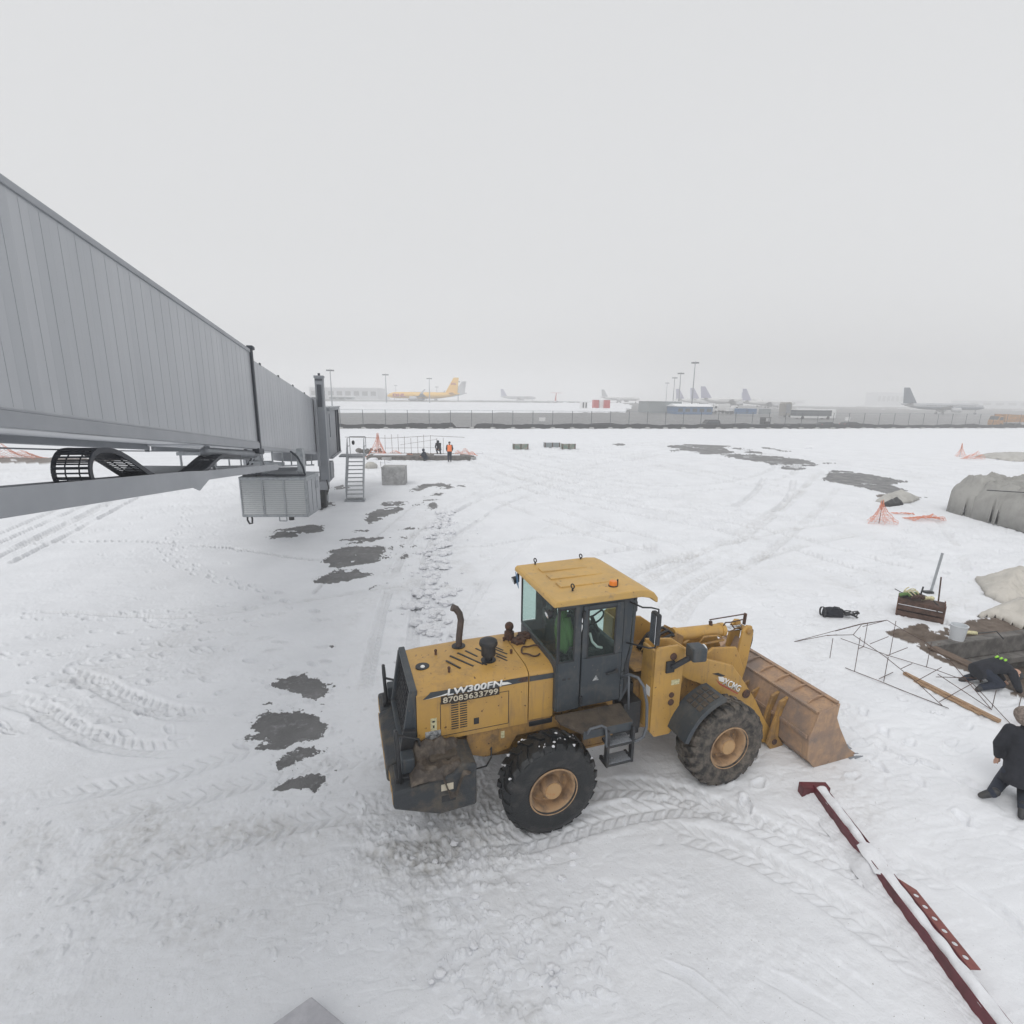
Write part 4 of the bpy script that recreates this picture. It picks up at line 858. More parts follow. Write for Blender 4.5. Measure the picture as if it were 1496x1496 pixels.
# centre joint, front frame, towers
m_ = B(); m_.box((-.2, -.38, .62), (.35, .38, 1.5)); m_.cyl((0, 0, .55), (0, 0, 1.7), .14); 
for k in range(6): yy = -.35 + k * .14; m_.tube([(-.25, yy, 1.45), (-.05, yy * 1.2, 1.62 + .04 * (k % 2)), (.25, yy * .8, 1.5)], .022, 8)
m_.box((-.1, -.62, .9), (.2, -.36, 1.35)); m_.build('articulation_joint', M_blk, ld, bevel=.01)
m_ = B(); m_.prism([(.2, .75), (.2, 1.55), (.95, 1.72), (1.35, 1.35), (2.0, 1.05), (2.05, .75), (1.2, .55)], 'y', -.40, .40); m_.box((.15, -.45, 1.72), (.8, .45, 1.76)); m_.build('front_frame', M_yeld, ld, bevel=.02)
for s in (-1, 1):
    m_ = B(); yo, yi = s * .77, s * .40
    m_.prism([(.36, .80), (.62, .80), (.76, .95), (.78, 2.16), (.66, 2.24), (.34, 2.24), (.28, 2.2), (.28, .90)], 'y', yo, yo - s * .05)
    m_.prism([(.28, .95), (.78, .95), (1.10, 1.5), (1.10, 1.95), (.78, 2.18), (.32, 2.24)], 'y', yi, yi + s * .05)
    m_.prism([(yo - s * .04, .90), (yi + s * .04, .90), (yi + s * .04, 2.2), (yo - s * .04, 2.2)], 'x', .275, .315)
    m_.prism([(yo - s * .04, .9), (yi + s * .04, .9), (yi + s * .04, 1.45), (yo - s * .04, 1.45)], 'x', .70, .74)
    tw = m_.build('lift_tower', M_yel, ld, bevel=.014)
    for px_, pz_, pr_ in ((.58, 2.08, .055), (.60, 1.46, .042), (.60, 1.34, .05)): m_ = B(); m_.cyl((px_, yo - s * .02, pz_), (px_, yo + s * .017, pz_), pr_, n=16); m_.build('pivot_pin', M_rust, tw, bevel=.006)
    m_ = B(); m_.box((.58, yo, 1.62), (.72, yo + s * .006, 1.70)); m_.build('warning_label', M_lab, tw)
    m_ = B(); m_.box((.270, s * .70, 1.45), (.276, s * .60, 1.60)); m_.build('small_label', M_whp, tw)
    m_ = B(); m_.box((.46, yo, 1.84), (.60, yo + s * .03, 2.02)); m_.bar((.54, yo + s * .04, 1.93), (.80, yo + s * .12, 2.10), .05, .07); m_.build('headlamp_bracket', M_blk, tw, bevel=.006)
    m_ = B(); m_.obox((.86, yo + s * .14, 2.17), (.22, .24, .21), Matrix.Rotation(R(s * 8), 3, 'Z')); hl = m_.build('headlamp', M_char, tw, bevel=.03)
    m_ = B(); m_.cyl((.965, yo + s * .14, 2.20), (.99, yo + s * .14, 2.20), .075, n=20); m_.cyl((.965, yo + s * .14 + .05, 2.10), (.985, yo + s * .14 + .05, 2.10), .035, n=14); m_.build('lamp_lens', M_lens, hl)
    # boom arm
    m_ = B(); arm = [(.42, 1.96), (.50, 2.10), (.68, 2.14), (1.16, 1.88), (1.66, 1.70), (1.86, 1.62), (2.12, 1.30), (2.40, .92), (2.64, .52), (2.86, .22), (2.90, .08), (2.78, .02), (2.62, .10), (2.42, .42), (2.12, .80), (1.80, 1.08), (1.45, 1.32), (1.0, 1.55), (.60, 1.82)]
    m_.prism(arm, 'y', s * .60, s * .53); ba = m_.build('boom_arm', M_yel, ld, bevel=.012)
    for px_, pz_, pr_ in ((2.18, 1.08, .075), (2.80, .13, .06)): m_ = B(); m_.cyl((px_, s * .62, pz_), (px_, s * .5, pz_), pr_, n=18); m_.build('pivot_pin', M_rust, ba, bevel=.006)
    # raised plate behind the arm that carries the bell crank
    m_ = B(); m_.prism([(1.55, 1.66), (1.75, 1.78), (2.22, 1.72), (2.42, 1.30), (2.42, 1.0), (2.05, 1.05), (1.6, 1.35)], 'y', s * .26, s * .21); m_.build('boom_web', M_yel, ld, bevel=.012)
    # lift cylinder
    m_ = B(); m_.cyl((.75, s * .48, .98), (1.55, s * .48, 1.02), .075, n=18); lc = m_.build('lift_cylinder', M_yeld, ld, smooth=True, auto=40)
    m_ = B(); m_.cyl((1.55, s * .48, 1.02), (2.1, s * .48, 1.06), .04, n=14); m_.build('piston_rod', M_chr, lc, smooth=True)
    # front mudguard
    m_ = B(); th = [R(a) for a in (103, 108, 114, 120, 127, 134, 141, 148, 155, 163)]
    outer = [(1.42 + .88 * math.cos(a), .68 + .88 * math.sin(a)) for a in th]
    outer[0] = (outer[0][0] + .02, outer[0][1] - .01)
    inner = [(1.42 + .855 * math.cos(a), .68 + .855 * math.sin(a)) for a in th]
    m_.prism(outer + inner[::-1], 'y', s * .74, s * 1.18)
    lip = [(1.42 + .81 * math.cos(a), .68 + .81 * math.sin(a)) for a in th]
    m_.prism(outer + lip[::-1], 'y', s * 1.165, s * 1.19)
    fd = m_.build('mudguard', M_char, ld, bevel=.014)
    m_ = B()
    for i in range(4):
        a = R(109 + i * 6.5)
        for j in range(3):
            y_ = s * (.86 + j * .11); c0 = Vector((1.42 + .885 * math.cos(a), y_, .68 + .885 * math.sin(a))); m_.obox(c0, (.075, .085, .012), Matrix.Rotation(-(a - PI / 2), 3, 'Y'))
    m_.build('tread_plate', M_dirt, fd, bevel=.003)
    # bucket ears
m_ = B(); m_.cyl((2.18, -.56, 1.08), (2.18, .56, 1.08), .09, n=18); m_.box((1.75, -.55, .98), (1.95, .55, 1.30)); m_.build('boom_cross_tube', M_yeld, ld, smooth=True, auto=30)
# tilt cylinder
m_ = B(); m_.cyl((1.18, 0, 1.98), (2.10, 0, 1.94), .105, n=28); m_.cyl((1.12, 0, 1.98), (1.19, 0, 1.98), .12, n=28); m_.cyl((2.06, 0, 1.94), (2.13, 0, 1.94), .115, n=28); tc_ = m_.build('tilt_cylinder', M_yel, ld, smooth=True, auto=35)
m_ = B(); m_.cyl((2.1, 0, 1.94), (2.50, 0, 1.925), .05, n=20); m_.build('piston_rod', M_chr, tc_, smooth=True)
m_ = B(); m_.tube([(1.3, -.15, 1.86), (1.6, -.16, 1.82), (2.05, -.13, 1.82)], .02, 8); m_.tube([(1.55, -.14, 1.84), (1.62, -.16, 1.95), (1.9, -.15, 1.93), (2.02, -.12, 1.86)], .017, 8); m_.build('hydraulic_pipe', M_yeld, tc_, smooth=True)
m_ = B()
for k, (dy, dz) in enumerate(((-.1, 0), (-.04, .03), (.05, .02), (.11, -.02))):
    m_.tube([(.55, dy, 1.78), (.75, dy * 1.4, 2.0 + dz), (.98, dy * 1.6, 2.08 + dz), (1.14, dy * 1.3, 2.0), (1.22, dy, 1.9)], .022, 8)
m_.build('hydraulic_hoses', M_blk, ld, smooth=True)
m_ = B(); m_.prism([(.75, 1.6), (1.15, 1.6), (1.22, 2.02), (1.08, 2.10), (.85, 1.85)], 'y', -.17, -.13); m_.prism([(.75, 1.6), (1.15, 1.6), (1.22, 2.02), (1.08, 2.10), (.85, 1.85)], 'y', .13, .17); m_.build('cylinder_bracket', M_yeld, ld, bevel=.01)
for s in (-1, 1):
    m_ = B(); m_.prism([(2.42, 1.93), (2.50, 2.02), (2.60, 2.00), (2.64, 1.86), (2.58, 1.30), (2.50, .95), (2.38, .72), (2.22, .74), (2.22, 1.0), (2.32, 1.3)], 'y', s * .16, s * .11); m_.build('bell_crank', M_yel, ld, bevel=.012)
m_ = B(); m_.cyl((2.53, -.19, 1.92), (2.53, .19, 1.92), .05, n=16); m_.cyl((2.34, -.22, 1.15), (2.34, .22, 1.15), .06, n=16); m_.cyl((2.36, -.18, .80), (2.36, .18, .80), .05, n=14); m_.bar((2.36, 0, .80), (2.86, 0, .58), .10, .12); m_.build('crank_link', M_yeld, ld, bevel=.01)
m_ = B(); m_.prism([(2.3, 1.3), (2.5, 1.75), (2.5, 1.35)], 'y', -.1, .1); m_.box((1.95, -.1, 1.35), (2.3, .1, 1.58)); m_.build('crank_guard', M_bkt, ld, bevel=.02)
m_ = B(); m_.bar((1.84, .0, 2.15), (2.58, -.02, 2.17), .02, .015); m_.bar((2.55, -.02, 1.98), (2.56, -.02, 2.18), .05, .03); m_.cyl((1.88, 0, 2.02), (1.86, 0, 2.12), .03); m_.tube([(2.08, -.05, 2.02), (2.1, -.08, 2.1), (2.2, -.08, 2.09), (2.48, -.05, 2.09)], .012, 6); m_.tube([(2.2, -.1, 2.07), (2.28, -.1, 1.98)], .012, 6); m_.build('level_indicator', M_rust, ld, bevel=.003)
m_ = B(); m_.box((2.66, -.02, 1.62), (2.78, .14, 1.78)); m_.tube([(2.62, .06, 1.84), (2.74, .06, 1.87), (2.84, .06, 1.80), (2.85, .06, 1.6), (2.82, .06, 1.45)], .014, 8); m_.build('boom_switch_box', M_blk, ld, bevel=.02)
# maker's lettering on the near boom arm
TM = Matrix.Translation((1.88, 0, 1.285)) @ Matrix.Rotation(R(31), 4, 'Y')
m_ = B(); m_.prism([(-.50, .02), (-.40, .075), (-.24, .085), (-.30, .045), (-.42, .03)], 'y', -.6065, -.60); e1 = m_.build('logo_swoosh', M_blk, ld); e1.matrix_local = TM
m_ = B(); m_.prism([(-.36, .02), (-.28, .05), (-.22, .045), (-.20, -.02), (-.30, -.03)], 'y', -.608, -.60); e1 = m_.build('logo_mark', M_whp, ld); e1.matrix_local = TM
m_ = B(); m_.prism([(-.38, -.03), (-.25, -.06), (.2, -.075), (.2, -.09), (-.25, -.08)], 'y', -.6065, -.60); e1 = m_.build('logo_underline', M_red, ld); e1.matrix_local = TM
text('maker_lettering', 'XCMG', M_whp, ld, -.22, .19, -.055, .06, -.609, shear=-.1, bold=.02, ext=.006, mtx=TM)
# bucket
m_ = B(); BW = 1.24
prof = [(3.42, 1.06), (3.02, .97), (2.87, .56), (2.90, .20), (3.05, .02), (3.98, .0)]
def thick(pr, t):
    out = []
    for i, p in enumerate(pr):
        a = pr[max(i - 1, 0)]; b = pr[min(i + 1, len(pr) - 1)]; dx, dz = b[0] - a[0], b[1] - a[1]; l = math.hypot(dx, dz); out.append((p[0] - dz / l * t, p[1] + dx / l * t))
    return out
th_ = thick(prof, .035)
m_.prism(prof + th_[::-1], 'y', -BW, BW)
bk = m_.build('bucket', M_bkt, ld, bevel=.008)
for s in (-1, 1):
    m_ = B(); m_.prism([(3.42, 1.065), (3.01, .975), (2.86, .56), (2.89, .19), (3.05, .0), (3.95, -.01), (3.80, .14), (3.50, .62), (3.40, .82)], 'y', s * (BW + .002), s * (BW + .03)); m_.build('bucket_side', M_bkt, bk, bevel=.008)
m_ = B(); m_.prism([(3.80, .012), (4.13, -.015), (4.13, -.03), (3.80, -.03)], 'y', -BW - .06, BW + .06); m_.build('cutting_edge', M_gryd, bk, bevel=.004)
m_ = B()
for k in range(7):
    y_ = -1.0 + k * .335
    m_.prism([(3.05, .985), (3.38, 1.058), (3.38, 1.075), (3.24, 1.075), (3.12, 1.04)], 'y', y_ - .012, y_ + .012)
m_.box((3.36, -BW, 1.06), (3.43, BW, 1.085))
m_.build('spill_guard_ribs', M_bkt, bk, bevel=.003)
m_ = B(); m_.box((2.99, -BW, .945), (3.04, BW, .985))
for y_ in (-1.18, 1.12): m_.box((2.86, y_, .52), (2.88, y_ + .06, .6))
m_.prism([(2.84, .60), (2.865, .60), (2.865, .54), (2.84, .54)], 'y', -BW, BW); m_.build('back_stiffener', M_bkt, bk, bevel=.006)
for y_ in (-.68, -.50, .50, .68):
    m_ = B(); m_.prism([(2.99, .92), (2.84, .86), (2.72, .40), (2.66, .10), (2.74, .0), (2.88, .0), (3.02, .02), (2.88, .2), (2.86, .56)], 'y', y_ - .025, y_ + .025); m_.build('bucket_ear', M_yeld, bk, bevel=.008)
for k in (-1, 1): m_ = B(); m_.cyl((2.80, k * .72, .13), (2.80, k * .44, .13), .05); m_.build('bucket_pin', M_rust, bk)
m_ = B()
for s in (-.12, .12): m_.prism([(2.99, .80), (2.80, .72), (2.76, .52), (2.87, .45)], 'y', s - .02, s + .02)
m_.build('link_ear', M_yeld, bk, bevel=.008)

# crumpled dirty sheet on the rear deck
def rag(name, mat_, pts, seed, h, label, cat, loc, rz, n=26):
    o = None; rr = random.Random(seed)
    return o
t0 = thing('crumpled_sheet', ld.matrix_basis @ Vector((-2.85, -.86, 1.24)), R(18.9), 'dirty crumpled brown sheet stuffed on the rear counterweight of the loader', 'sheet')
ax_ = np.linspace(-.40, .34, 34); ay_ = np.linspace(-.30, .30, 26); XX, YY = np.meshgrid(ax_, ay_, indexing='ij')
n_ = fbm(XX + 3, YY, .22, 4, 301); n2_ = 1 - np.abs(2 * fbm(XX * 1.2, YY + XX * .6, .16, 3, 311) - 1)
ed = np.minimum(1, np.minimum((XX + .40), (.34 - XX)) / .12) * np.minimum(1, np.minimum(YY + .30, .30 - YY) / .12 + .15)
ZZ = -.03 + ed * (.05 + .20 * (n_ - .45) + .07 * n2_ + .16 * sstep(.0, .30, YY)); ZZ -= .30 * sstep(.20, .27, -YY) * sstep(-.05, .05, XX) * (1 - sstep(.12, .25, XX)) 
XX2 = XX + .05 * (fbm(YY, XX, .1, 3, 5) - .5); YY2 = YY + .07 * (fbm(XX, YY, .12, 3, 6) - .5)
m_ = B(); A = len(ay_); m_.add([(XX2[i, j], YY2[i, j], ZZ[i, j]) for i in range(34) for j in range(A)], [[i * A + j, (i + 1) * A + j, (i + 1) * A + j + 1, i * A + j + 1] for i in range(33) for j in range(A - 1)])
M_rag = mat('filthy_sheet', (0.06, 0.048, 0.04), .6, 0, (0.16, 0.13, 0.10), 9, .45, .7, .6, 30)
m_.build('sheet', M_rag, t0, smooth=True, solid=.006)
# lime jacket hung behind the seat
t0 = thing('hi_vis_jacket', ld.matrix_basis @ Vector((-1.02, -.38, 2.26)), R(18.9), 'dull lime safety jacket hanging behind the seat inside the loader cab', 'jacket')
m_ = B(); rings = []
for k in range(9):
    t = k / 8; w_ = .05 + .17 * math.sin(min(1, t * 1.25) * PI * .5) * (1 - .35 * sstep(.8, 1, t)); z = .62 * (1 - t)
    rings.append([(.035 * math.sin(a * 3 + k) * .4 + .06 * math.cos(a), w_ * math.sin(a) * (1 + .1 * math.sin(5 * a + k)), z + .02 * math.sin(4 * a)) for a in np.linspace(0, 2 * PI, 17)[:-1]])
m_.loft(rings); m_.build('jacket_body', M_greend, t0, smooth=True)
m_ = B(); m_.tube([(0, -.12, .52), (.02, -.2, .35), (.05, -.22, .15)], [.06, .055, .045], 10); m_.build('sleeve', M_greend, t0, smooth=True)

# ---------------------------------------------------------------- passenger boarding bridge
# local x = along the bridge away from the terminal, y = to the left of it; near face on y = 0
jb = thing('boarding_bridge', (-4.67, 0, 0), math.atan2(.981, -.196), 'long grey passenger boarding bridge on a wheeled lift column with service stairs', 'boarding bridge')
KS = -.119
def zb(s, o=0.0): return 6.03 + KS * s + o
def slab(m, s0, s1, y0, y1, o0, o1):
    """box that follows the slope of the bridge"""
    P = [(s0, y0, zb(s0, o0)), (s1, y0, zb(s1, o0)), (s1, y1, zb(s1, o0)), (s0, y1, zb(s0, o0)), (s0, y0, zb(s0, o1)), (s1, y0, zb(s1, o1)), (s1, y1, zb(s1, o1)), (s0, y1, zb(s0, o1))]
    m.add(P, [[0, 3, 2, 1], [4, 5, 6, 7], [0, 1, 5, 4], [1, 2, 6, 5], [2, 3, 7, 6], [3, 0, 4, 7]])
M_pan = bpy.data.materials.new('bridge_panels'); M_pan.use_nodes = True; t, N, L = nt(M_pan); b = N['Principled BSDF']; tc = N.new('ShaderNodeTexCoord')
b.inputs['Metallic'].default_value = .35; b.inputs['Roughness'].default_value = .34
sp_ = N.new('ShaderNodeSeparateXYZ'); L.new(tc.outputs['Object'], sp_.inputs[0])
mu = N.new('ShaderNodeMath'); mu.operation = 'MULTIPLY'; mu.inputs[1].default_value = 1 / .36; L.new(sp_.outputs[0], mu.inputs[0])
fl = N.new('ShaderNodeMath'); fl.operation = 'FLOOR'; L.new(mu.outputs[0], fl.inputs[0])
wn = N.new('ShaderNodeTexWhiteNoise'); wn.noise_dimensions = '1D'; L.new(fl.outputs[0], wn.inputs['W'])
nn = N.new('ShaderNodeTexNoise'); nn.inputs['Scale'].default_value = .9; nn.inputs['Detail'].default_value = 5
mp_ = N.new('ShaderNodeMapping'); mp_.inputs['Scale'].default_value = (1.6, 1, .35); L.new(tc.outputs['Object'], mp_.inputs[0]); L.new(mp_.outputs[0], nn.inputs['Vector'])
ad = N.new('ShaderNodeMath'); ad.operation = 'MULTIPLY_ADD'; ad.inputs[1].default_value = .35; L.new(wn.outputs[0], ad.inputs[0]); L.new(nn.outputs[0], ad.inputs[2])
mr_ = N.new('ShaderNodeMix'); mr_.data_type = 'RGBA'; mr_.inputs[6].default_value = (.37, .39, .415, 1); mr_.inputs[7].default_value = (.47, .485, .51, 1); L.new(ad.outputs[0], mr_.inputs[0]); L.new(mr_.outputs[2], b.inputs['Base Color'])
fr_ = N.new('ShaderNodeMath'); fr_.operation = 'FRACT'; L.new(mu.outputs[0], fr_.inputs[0])
cr_ = N.new('ShaderNodeMath'); cr_.operation = 'COMPARE'; cr_.inputs[1].default_value = .5; cr_.inputs[2].default_value = .47; L.new(fr_.outputs[0], cr_.inputs[0])
bp_ = N.new('ShaderNodeBump'); bp_.inputs['Distance'].default_value = .012; bp_.inputs['Strength'].default_value = .75; sm_ = N.new('ShaderNodeMath'); sm_.operation = 'MULTIPLY_ADD'; sm_.inputs[1].default_value = .5
L.new(nn.outputs[0], sm_.inputs[0]); L.new(cr_.outputs[0], sm_.inputs[2]); L.new(sm_.outputs[0], bp_.inputs['Height']); L.new(bp_.outputs[0], b.inputs['Normal'])

SA, SB, SC = -9.0, 16.30, 27.6
m_ = MB(); slab(m_, SA, SA + 25.28, 0, 3.1, .16, 2.93); tA = m_.build('tunnel', M_pan, jb, bevel=.04)
m_ = MB()
for s in np.arange(SA + .2, SB - .2, .36): slab(m_, s, s + .022, -.0035, .02, .26, 2.84)
m_.build('panel_ribs', M_pan, tA)
m_ = MB(); slab(m_, SA, SB - .05, -.05, .10, .0, .20); slab(m_, SA, SB - .05, 3.0, 3.15, 0, .20); slab(m_, SA, SB - .05, -.03, 3.13, .2, .235)
m_.build('tunnel_rail', M_gry, tA, bevel=.01)
m_ = MB(); slab(m_, SA, SB - .05, -.03, .02, 2.86, 2.96); m_.build('roof_edge', M_gry, tA, bevel=.01)
m_ = MB(); slab(m_, SB - .04, SB + .10, -.06, .02, -.06, 3.0); slab(m_, SB - .04, SB + .10, 3.08, 3.16, -.06, 3.0); slab(m_, SB - .04, SB + .10, .02, 3.08, 2.9, 3.0)
m_.build('collar_frame', M_dk, jb, bevel=.012)
m_ = MB(); slab(m_, SB - .02, SB + .22, -.09, .09, 2.98, 3.08); slab(m_, SB - .35, SB + .2, -.1, .1, -.14, .02); m_.build('collar_bracket', M_dk, jb, bevel=.02)
m_ = MB(); slab(m_, SB + .10, SB + .16, .04, .12, 0, 2.9); m_.build('collar_seal', M_gry, jb)
# inner tunnel
m_ = MB(); slab(m_, SB - .3, SC, .12, 2.98, .10, 2.80); tB = m_.build('tunnel', M_pan, jb, bevel=.03)
m_ = MB(); slab(m_, SB + .1, SC + .1, .06, .20, -.02, .12); slab(m_, SB + .1, SC + .1, 2.9, 3.04, -.02, .12); m_.build('tunnel_rail', M_gry, tB, bevel=.01)
m_ = MB()
for s in np.arange(SB + .4, SC - .4, .36): slab(m_, s, s + .022, .1165, .14, .14, 2.74)
m_.build('panel_ribs', M_pan, tB)
m_ = MB()
for s in np.arange(SB + 1.4, SC, 2.4): slab(m_, s, s + .10, .10, .14, 2.76, 2.83)
m_.build('roof_clamps', M_dk, tB)
m_ = MB(); slab(m_, SC - .35, SC + .15, .05, .20, .0, 2.9); slab(m_, SC - 1.0, SC - .9, .09, .14, .1, 2.8); m_.build('end_frame', M_gry, jb, bevel=.01)
# pipe and small gear below the joint
m_ = MB(); s0, s1 = 12.3, 16.2; m_.cyl((s0, .12, zb(s0, -.16)), (s1, .12, zb(s1, -.16)), .11, n=16); m_.ball((s0, .12, zb(s0, -.16)), .115); m_.build('cable_drum_tube', M_gryd, jb, smooth=True, auto=40)
m_ = MB(); slab(m_, 13.0, 16.2, .25, .5, -.32, -.24); m_.bar((13.0, .3, zb(13, -.3)), (13, .3, zb(13, 0)), .08); m_.bar((16, .3, zb(16, -.3)), (16, .3, zb(16, 0)), .08); m_.build('underside_rail', M_gryd, jb)
# cable tray hung along the near side
TY = -.28
def tz(s, o=0): return 4.72 - .100 * (s - 5.3) + o
def tslab(m, s0, s1, y0, y1, o0, o1):
    P = [(s0, y0, tz(s0, o0)), (s1, y0, tz(s1, o0)), (s1, y1, tz(s1, o0)), (s0, y1, tz(s0, o0)), (s0, y0, tz(s0, o1)), (s1, y0, tz(s1, o1)), (s1, y1, tz(s1, o1)), (s0, y1, tz(s0, o1))]
    m.add(P, [[0, 3, 2, 1], [4, 5, 6, 7], [0, 1, 5, 4], [1, 2, 6, 5], [2, 3, 7, 6], [3, 0, 4, 7]])
m_ = MB(); e0 = 10.25
m_.prism([(-3.0, tz(-3)), (e0, tz(e0)), (e0 + .9, tz(e0 + .9, -.02)), (17.3, tz(17.3, -.02)), (17.3, tz(17.3, -.20)), (e0 + 1.0, tz(e0 + 1, -.22)), (e0 + .45, tz(e0 + .45, -.42)), (e0 + .15, tz(e0 + .15, -.34)), (-3.0, tz(-3, -.31))], 'y', TY, TY + .03)
m_.prism([(9.0, tz(9)), (9.25, tz(9.25, .15)), (12.3, tz(12.3, .06)), (12.3, tz(12.3, -.18)), (9.0, tz(9, -.18))], 'y', TY + .56, TY + .585)
tslab(m_, -3.0, 17.3, TY + .03, TY + .56, -.22, -.19); tslab(m_, -3.0, 9.0, TY + .56, TY + .585, -.22, -.02); tslab(m_, 12.3, 17.3, TY + .56, TY + .585, -.22, -.02)
tray = m_.build('cable_tray', M_gry, jb, bevel=.006)
m_ = MB()
for s in (12.6, 16.9): m_.bar((s, TY + .3, tz(s, -.1)), (s, TY + .5, zb(s, 0)), .06)
m_.build('tray_hanger', M_gry, tray)
# cable chain: path in the (s, z) plane of the tray, built of cross bars and side links
path = []
for s in np.linspace(11.0, 7.55, 24): path.append((s, tz(s, -.155)))
c0 = (7.50, tz(7.5, .125)); rr_ = .28
for a in np.linspace(-PI / 2, -PI * 1.5, 22)[1:]: path.append((c0[0] + rr_ * math.cos(a) * 1.05, c0[1] + rr_ * math.sin(a)))
z1 = path[-1][1]
for s in np.linspace(7.55, 9.35, 22)[1:]:
    k = (s - 7.55) / 1.8; e = k * k * (3 - 2 * k); path.append((s, (z1 - .02 * k) * (1 - e) + tz(s, -.10) * e))
for s in np.linspace(9.45, 10.9, 10): path.append((s, tz(s, -.10)))
zt = zb(12.5, -.25)
for k in np.linspace(0, 1, 14)[1:]: e = k * k * (3 - 2 * k); path.append((10.9 + 1.6 * k, tz(10.9, -.10) * (1 - e) + zt * e))
for k in np.linspace(0, 1, 8)[1:]: path.append((12.5 + 1.4 * k, zb(12.5 + 1.4 * k, -.25)))
# resample
P = [Vector((a, 0, b_)) for a, b_ in path]; D = [0]
for i in range(1, len(P)): D.append(D[-1] + (P[i] - P[i - 1]).length)
def at_len(d):
    i = min(max(1, int(np.searchsorted(D, d))), len(P) - 1); t = (d - D[i - 1]) / max(1e-6, D[i] - D[i - 1]); return P[i - 1].lerp(P[i], t)
m_ = MB(); st = .072; nlk = int(D[-1] / st); CY0, CY1 = TY + .07, TY + .52
for i in range(nlk - 1):
    a, b_ = at_len(i * st), at_len((i + 1) * st); tg = (b_ - a).normalized(); nr = Vector((-tg.z, 0, tg.x))
    for y_ in (CY0, CY1):
        m_.obox(((a + b_) / 2) + Vector((0, y_, 0)), (st * 1.06, .022, .075), Matrix((tg, Vector((0, 1, 0)), nr)).transposed())
    for o in (-.030, .030):
        m_.obox(a + nr * o + Vector((0, (CY0 + CY1) / 2, 0)), (.022, CY1 - CY0, .010), Matrix((tg, Vector((0, 1, 0)), nr)).transposed())
for y_ in (.14, .31):
    m_.tube([at_len(d) + Vector((0, TY + .07 + y_, 0)) for d in np.arange(.1, D[-1] - .1, .12)], .010, 6)
m_.build('cable_chain', M_chain, jb)
m_ = MB(); s0_, s1_ = -2, 14; m_.tube([(s, .35, zb(s, -.10 - .12 * math.sin((s + 2) / 16 * PI))) for s in np.linspace(s0_, s1_, 20)], .012, 6); m_.build('slack_cable', M_gryd, jb, smooth=True)

# lift column: two posts, screw, crossbeam, wheels
sC = 27.2
for s in (-1, 1):
    y0 = -.42 if s < 0 else 3.12
    m_ = MB(); m_.box((sC - .2, y0, 1.35), (sC + .2, y0 + .40, 6.72)); m_.box((sC - .24, y0 - .03, 6.62), (sC + .24, y0 + .43, 6.74)); post = m_.build('lift_column', M_gryd, jb, bevel=.015)
    m_ = MB(); m_.box((sC - .27, y0 + .1, 5.2), (sC - .2, y0 + .3, 6.3)); m_.box((sC - .24, y0 + .02, 6.50), (sC - .19, y0 + .38, 6.56)); m_.build('column_guide', M_dk, post)
    m_ = MB(); m_.cyl((sC, y0 + .2, 6.72), (sC, y0 + .2, 6.86), .06); m_.build('screw_cap', M_dk, post)
    for k in range(6):
        pass
    m_ = MB(); m_.box((sC - .30, y0 + .36, 2.2), (sC + .30, y0 + .5, 5.6)); m_.build('column_bracket', M_gry, post, bevel=.01)
    m_ = MB(); m_.box((sC + .32, y0 + .05, 1.3), (sC + .37, y0 + .12, 4.6)); m_.build('energy_guide', M_dk, post)
m_ = MB(); m_.box((sC - .32, -.35, .95), (sC + .32, 3.45, 1.42)); cb_ = m_.build('crossbeam', M_gry, jb, bevel=.03)
m_ = MB(); m_.box((sC - .5, .9, .5), (sC + .5, 2.2, .98)); m_.build('bogie', M_gryd, jb, bevel=.03)
for y_ in (-.24, 2.95):
    m_ = MB(); m_.lathe([(.16, 0), (.30, .02), (.44, 0), (.49, -.03), (.50, -.10), (.50, -.25), (.49, -.32), (.44, -.35), (.16, -.35)], (sC - .1, y_, .50), (0, -1, 0), 36, close=True); w_ = m_.build('drive_wheel', M_tyr, jb, smooth=True, auto=35)
    m_ = MB(); m_.cyl((sC - .1, y_ - .03, .5), (sC - .1, y_ + .33, .5), .17, n=18); m_.build('wheel_hub', M_gry, w_)
m_ = MB(); m_.box((sC - .9, -.1, .05), (sC + .9, .05, .12)); m_.box((sC - .9, 2.95, .05), (sC + .9, 3.1, .12)); m_.bar((sC, 0, .1), (sC, .9, .6), .06); m_.build('bumper_bar', M_blk, jb)
m_ = MB(); m_.tube([(sC - .3, -.3, 1.5), (sC - .32, -.38, 1.1), (sC - .3, -.33, .85), (sC - .1, -.3, .82), (sC + .1, -.3, 1.0), (sC + .1, -.3, 1.4)], .03, 8); m_.build('looped_hose', M_blk, jb, smooth=True)
# frame under the inner tunnel
m_ = MB()
for s in np.arange(17.5, 27, 1.5):
    m_.bar((s, .3, zb(s, -.02)), (s, .3, zb(s, -.55)), .05); m_.bar((s, 2.7, zb(s, -.02)), (s, 2.7, zb(s, -.55)), .05)
for y_ in (.3, 2.7): m_.bar((17.0, y_, zb(17, -.55)), (27, y_, zb(27, -.55)), .07)
m_.bar((17.5, .2, zb(17.5, -.1)), (17.5, 2.8, zb(17.5, -.1)), .1)
m_.build('underframe', M_galv, jb)
m_ = MB(); m_.box((28.5, -.34, 1.25), (29.5, .3, 2.2)); m_.box((29.55, -.30, 1.5), (29.9, .1, 2.05)); m_.box((28.3, -.2, 1.1), (30.2, 1.2, 1.22)); m_.build('hanging_cabinet', M_gryd, jb, bevel=.02)
m_ = MB(); m_.box((22.3, .4, 1.35), (24.3, 1.4, 2.45)); m_.box((22.2, .35, 2.45), (24.4, 1.45, 2.5)); m_.build('equipment_cabinet', M_gryd, jb, bevel=.02)
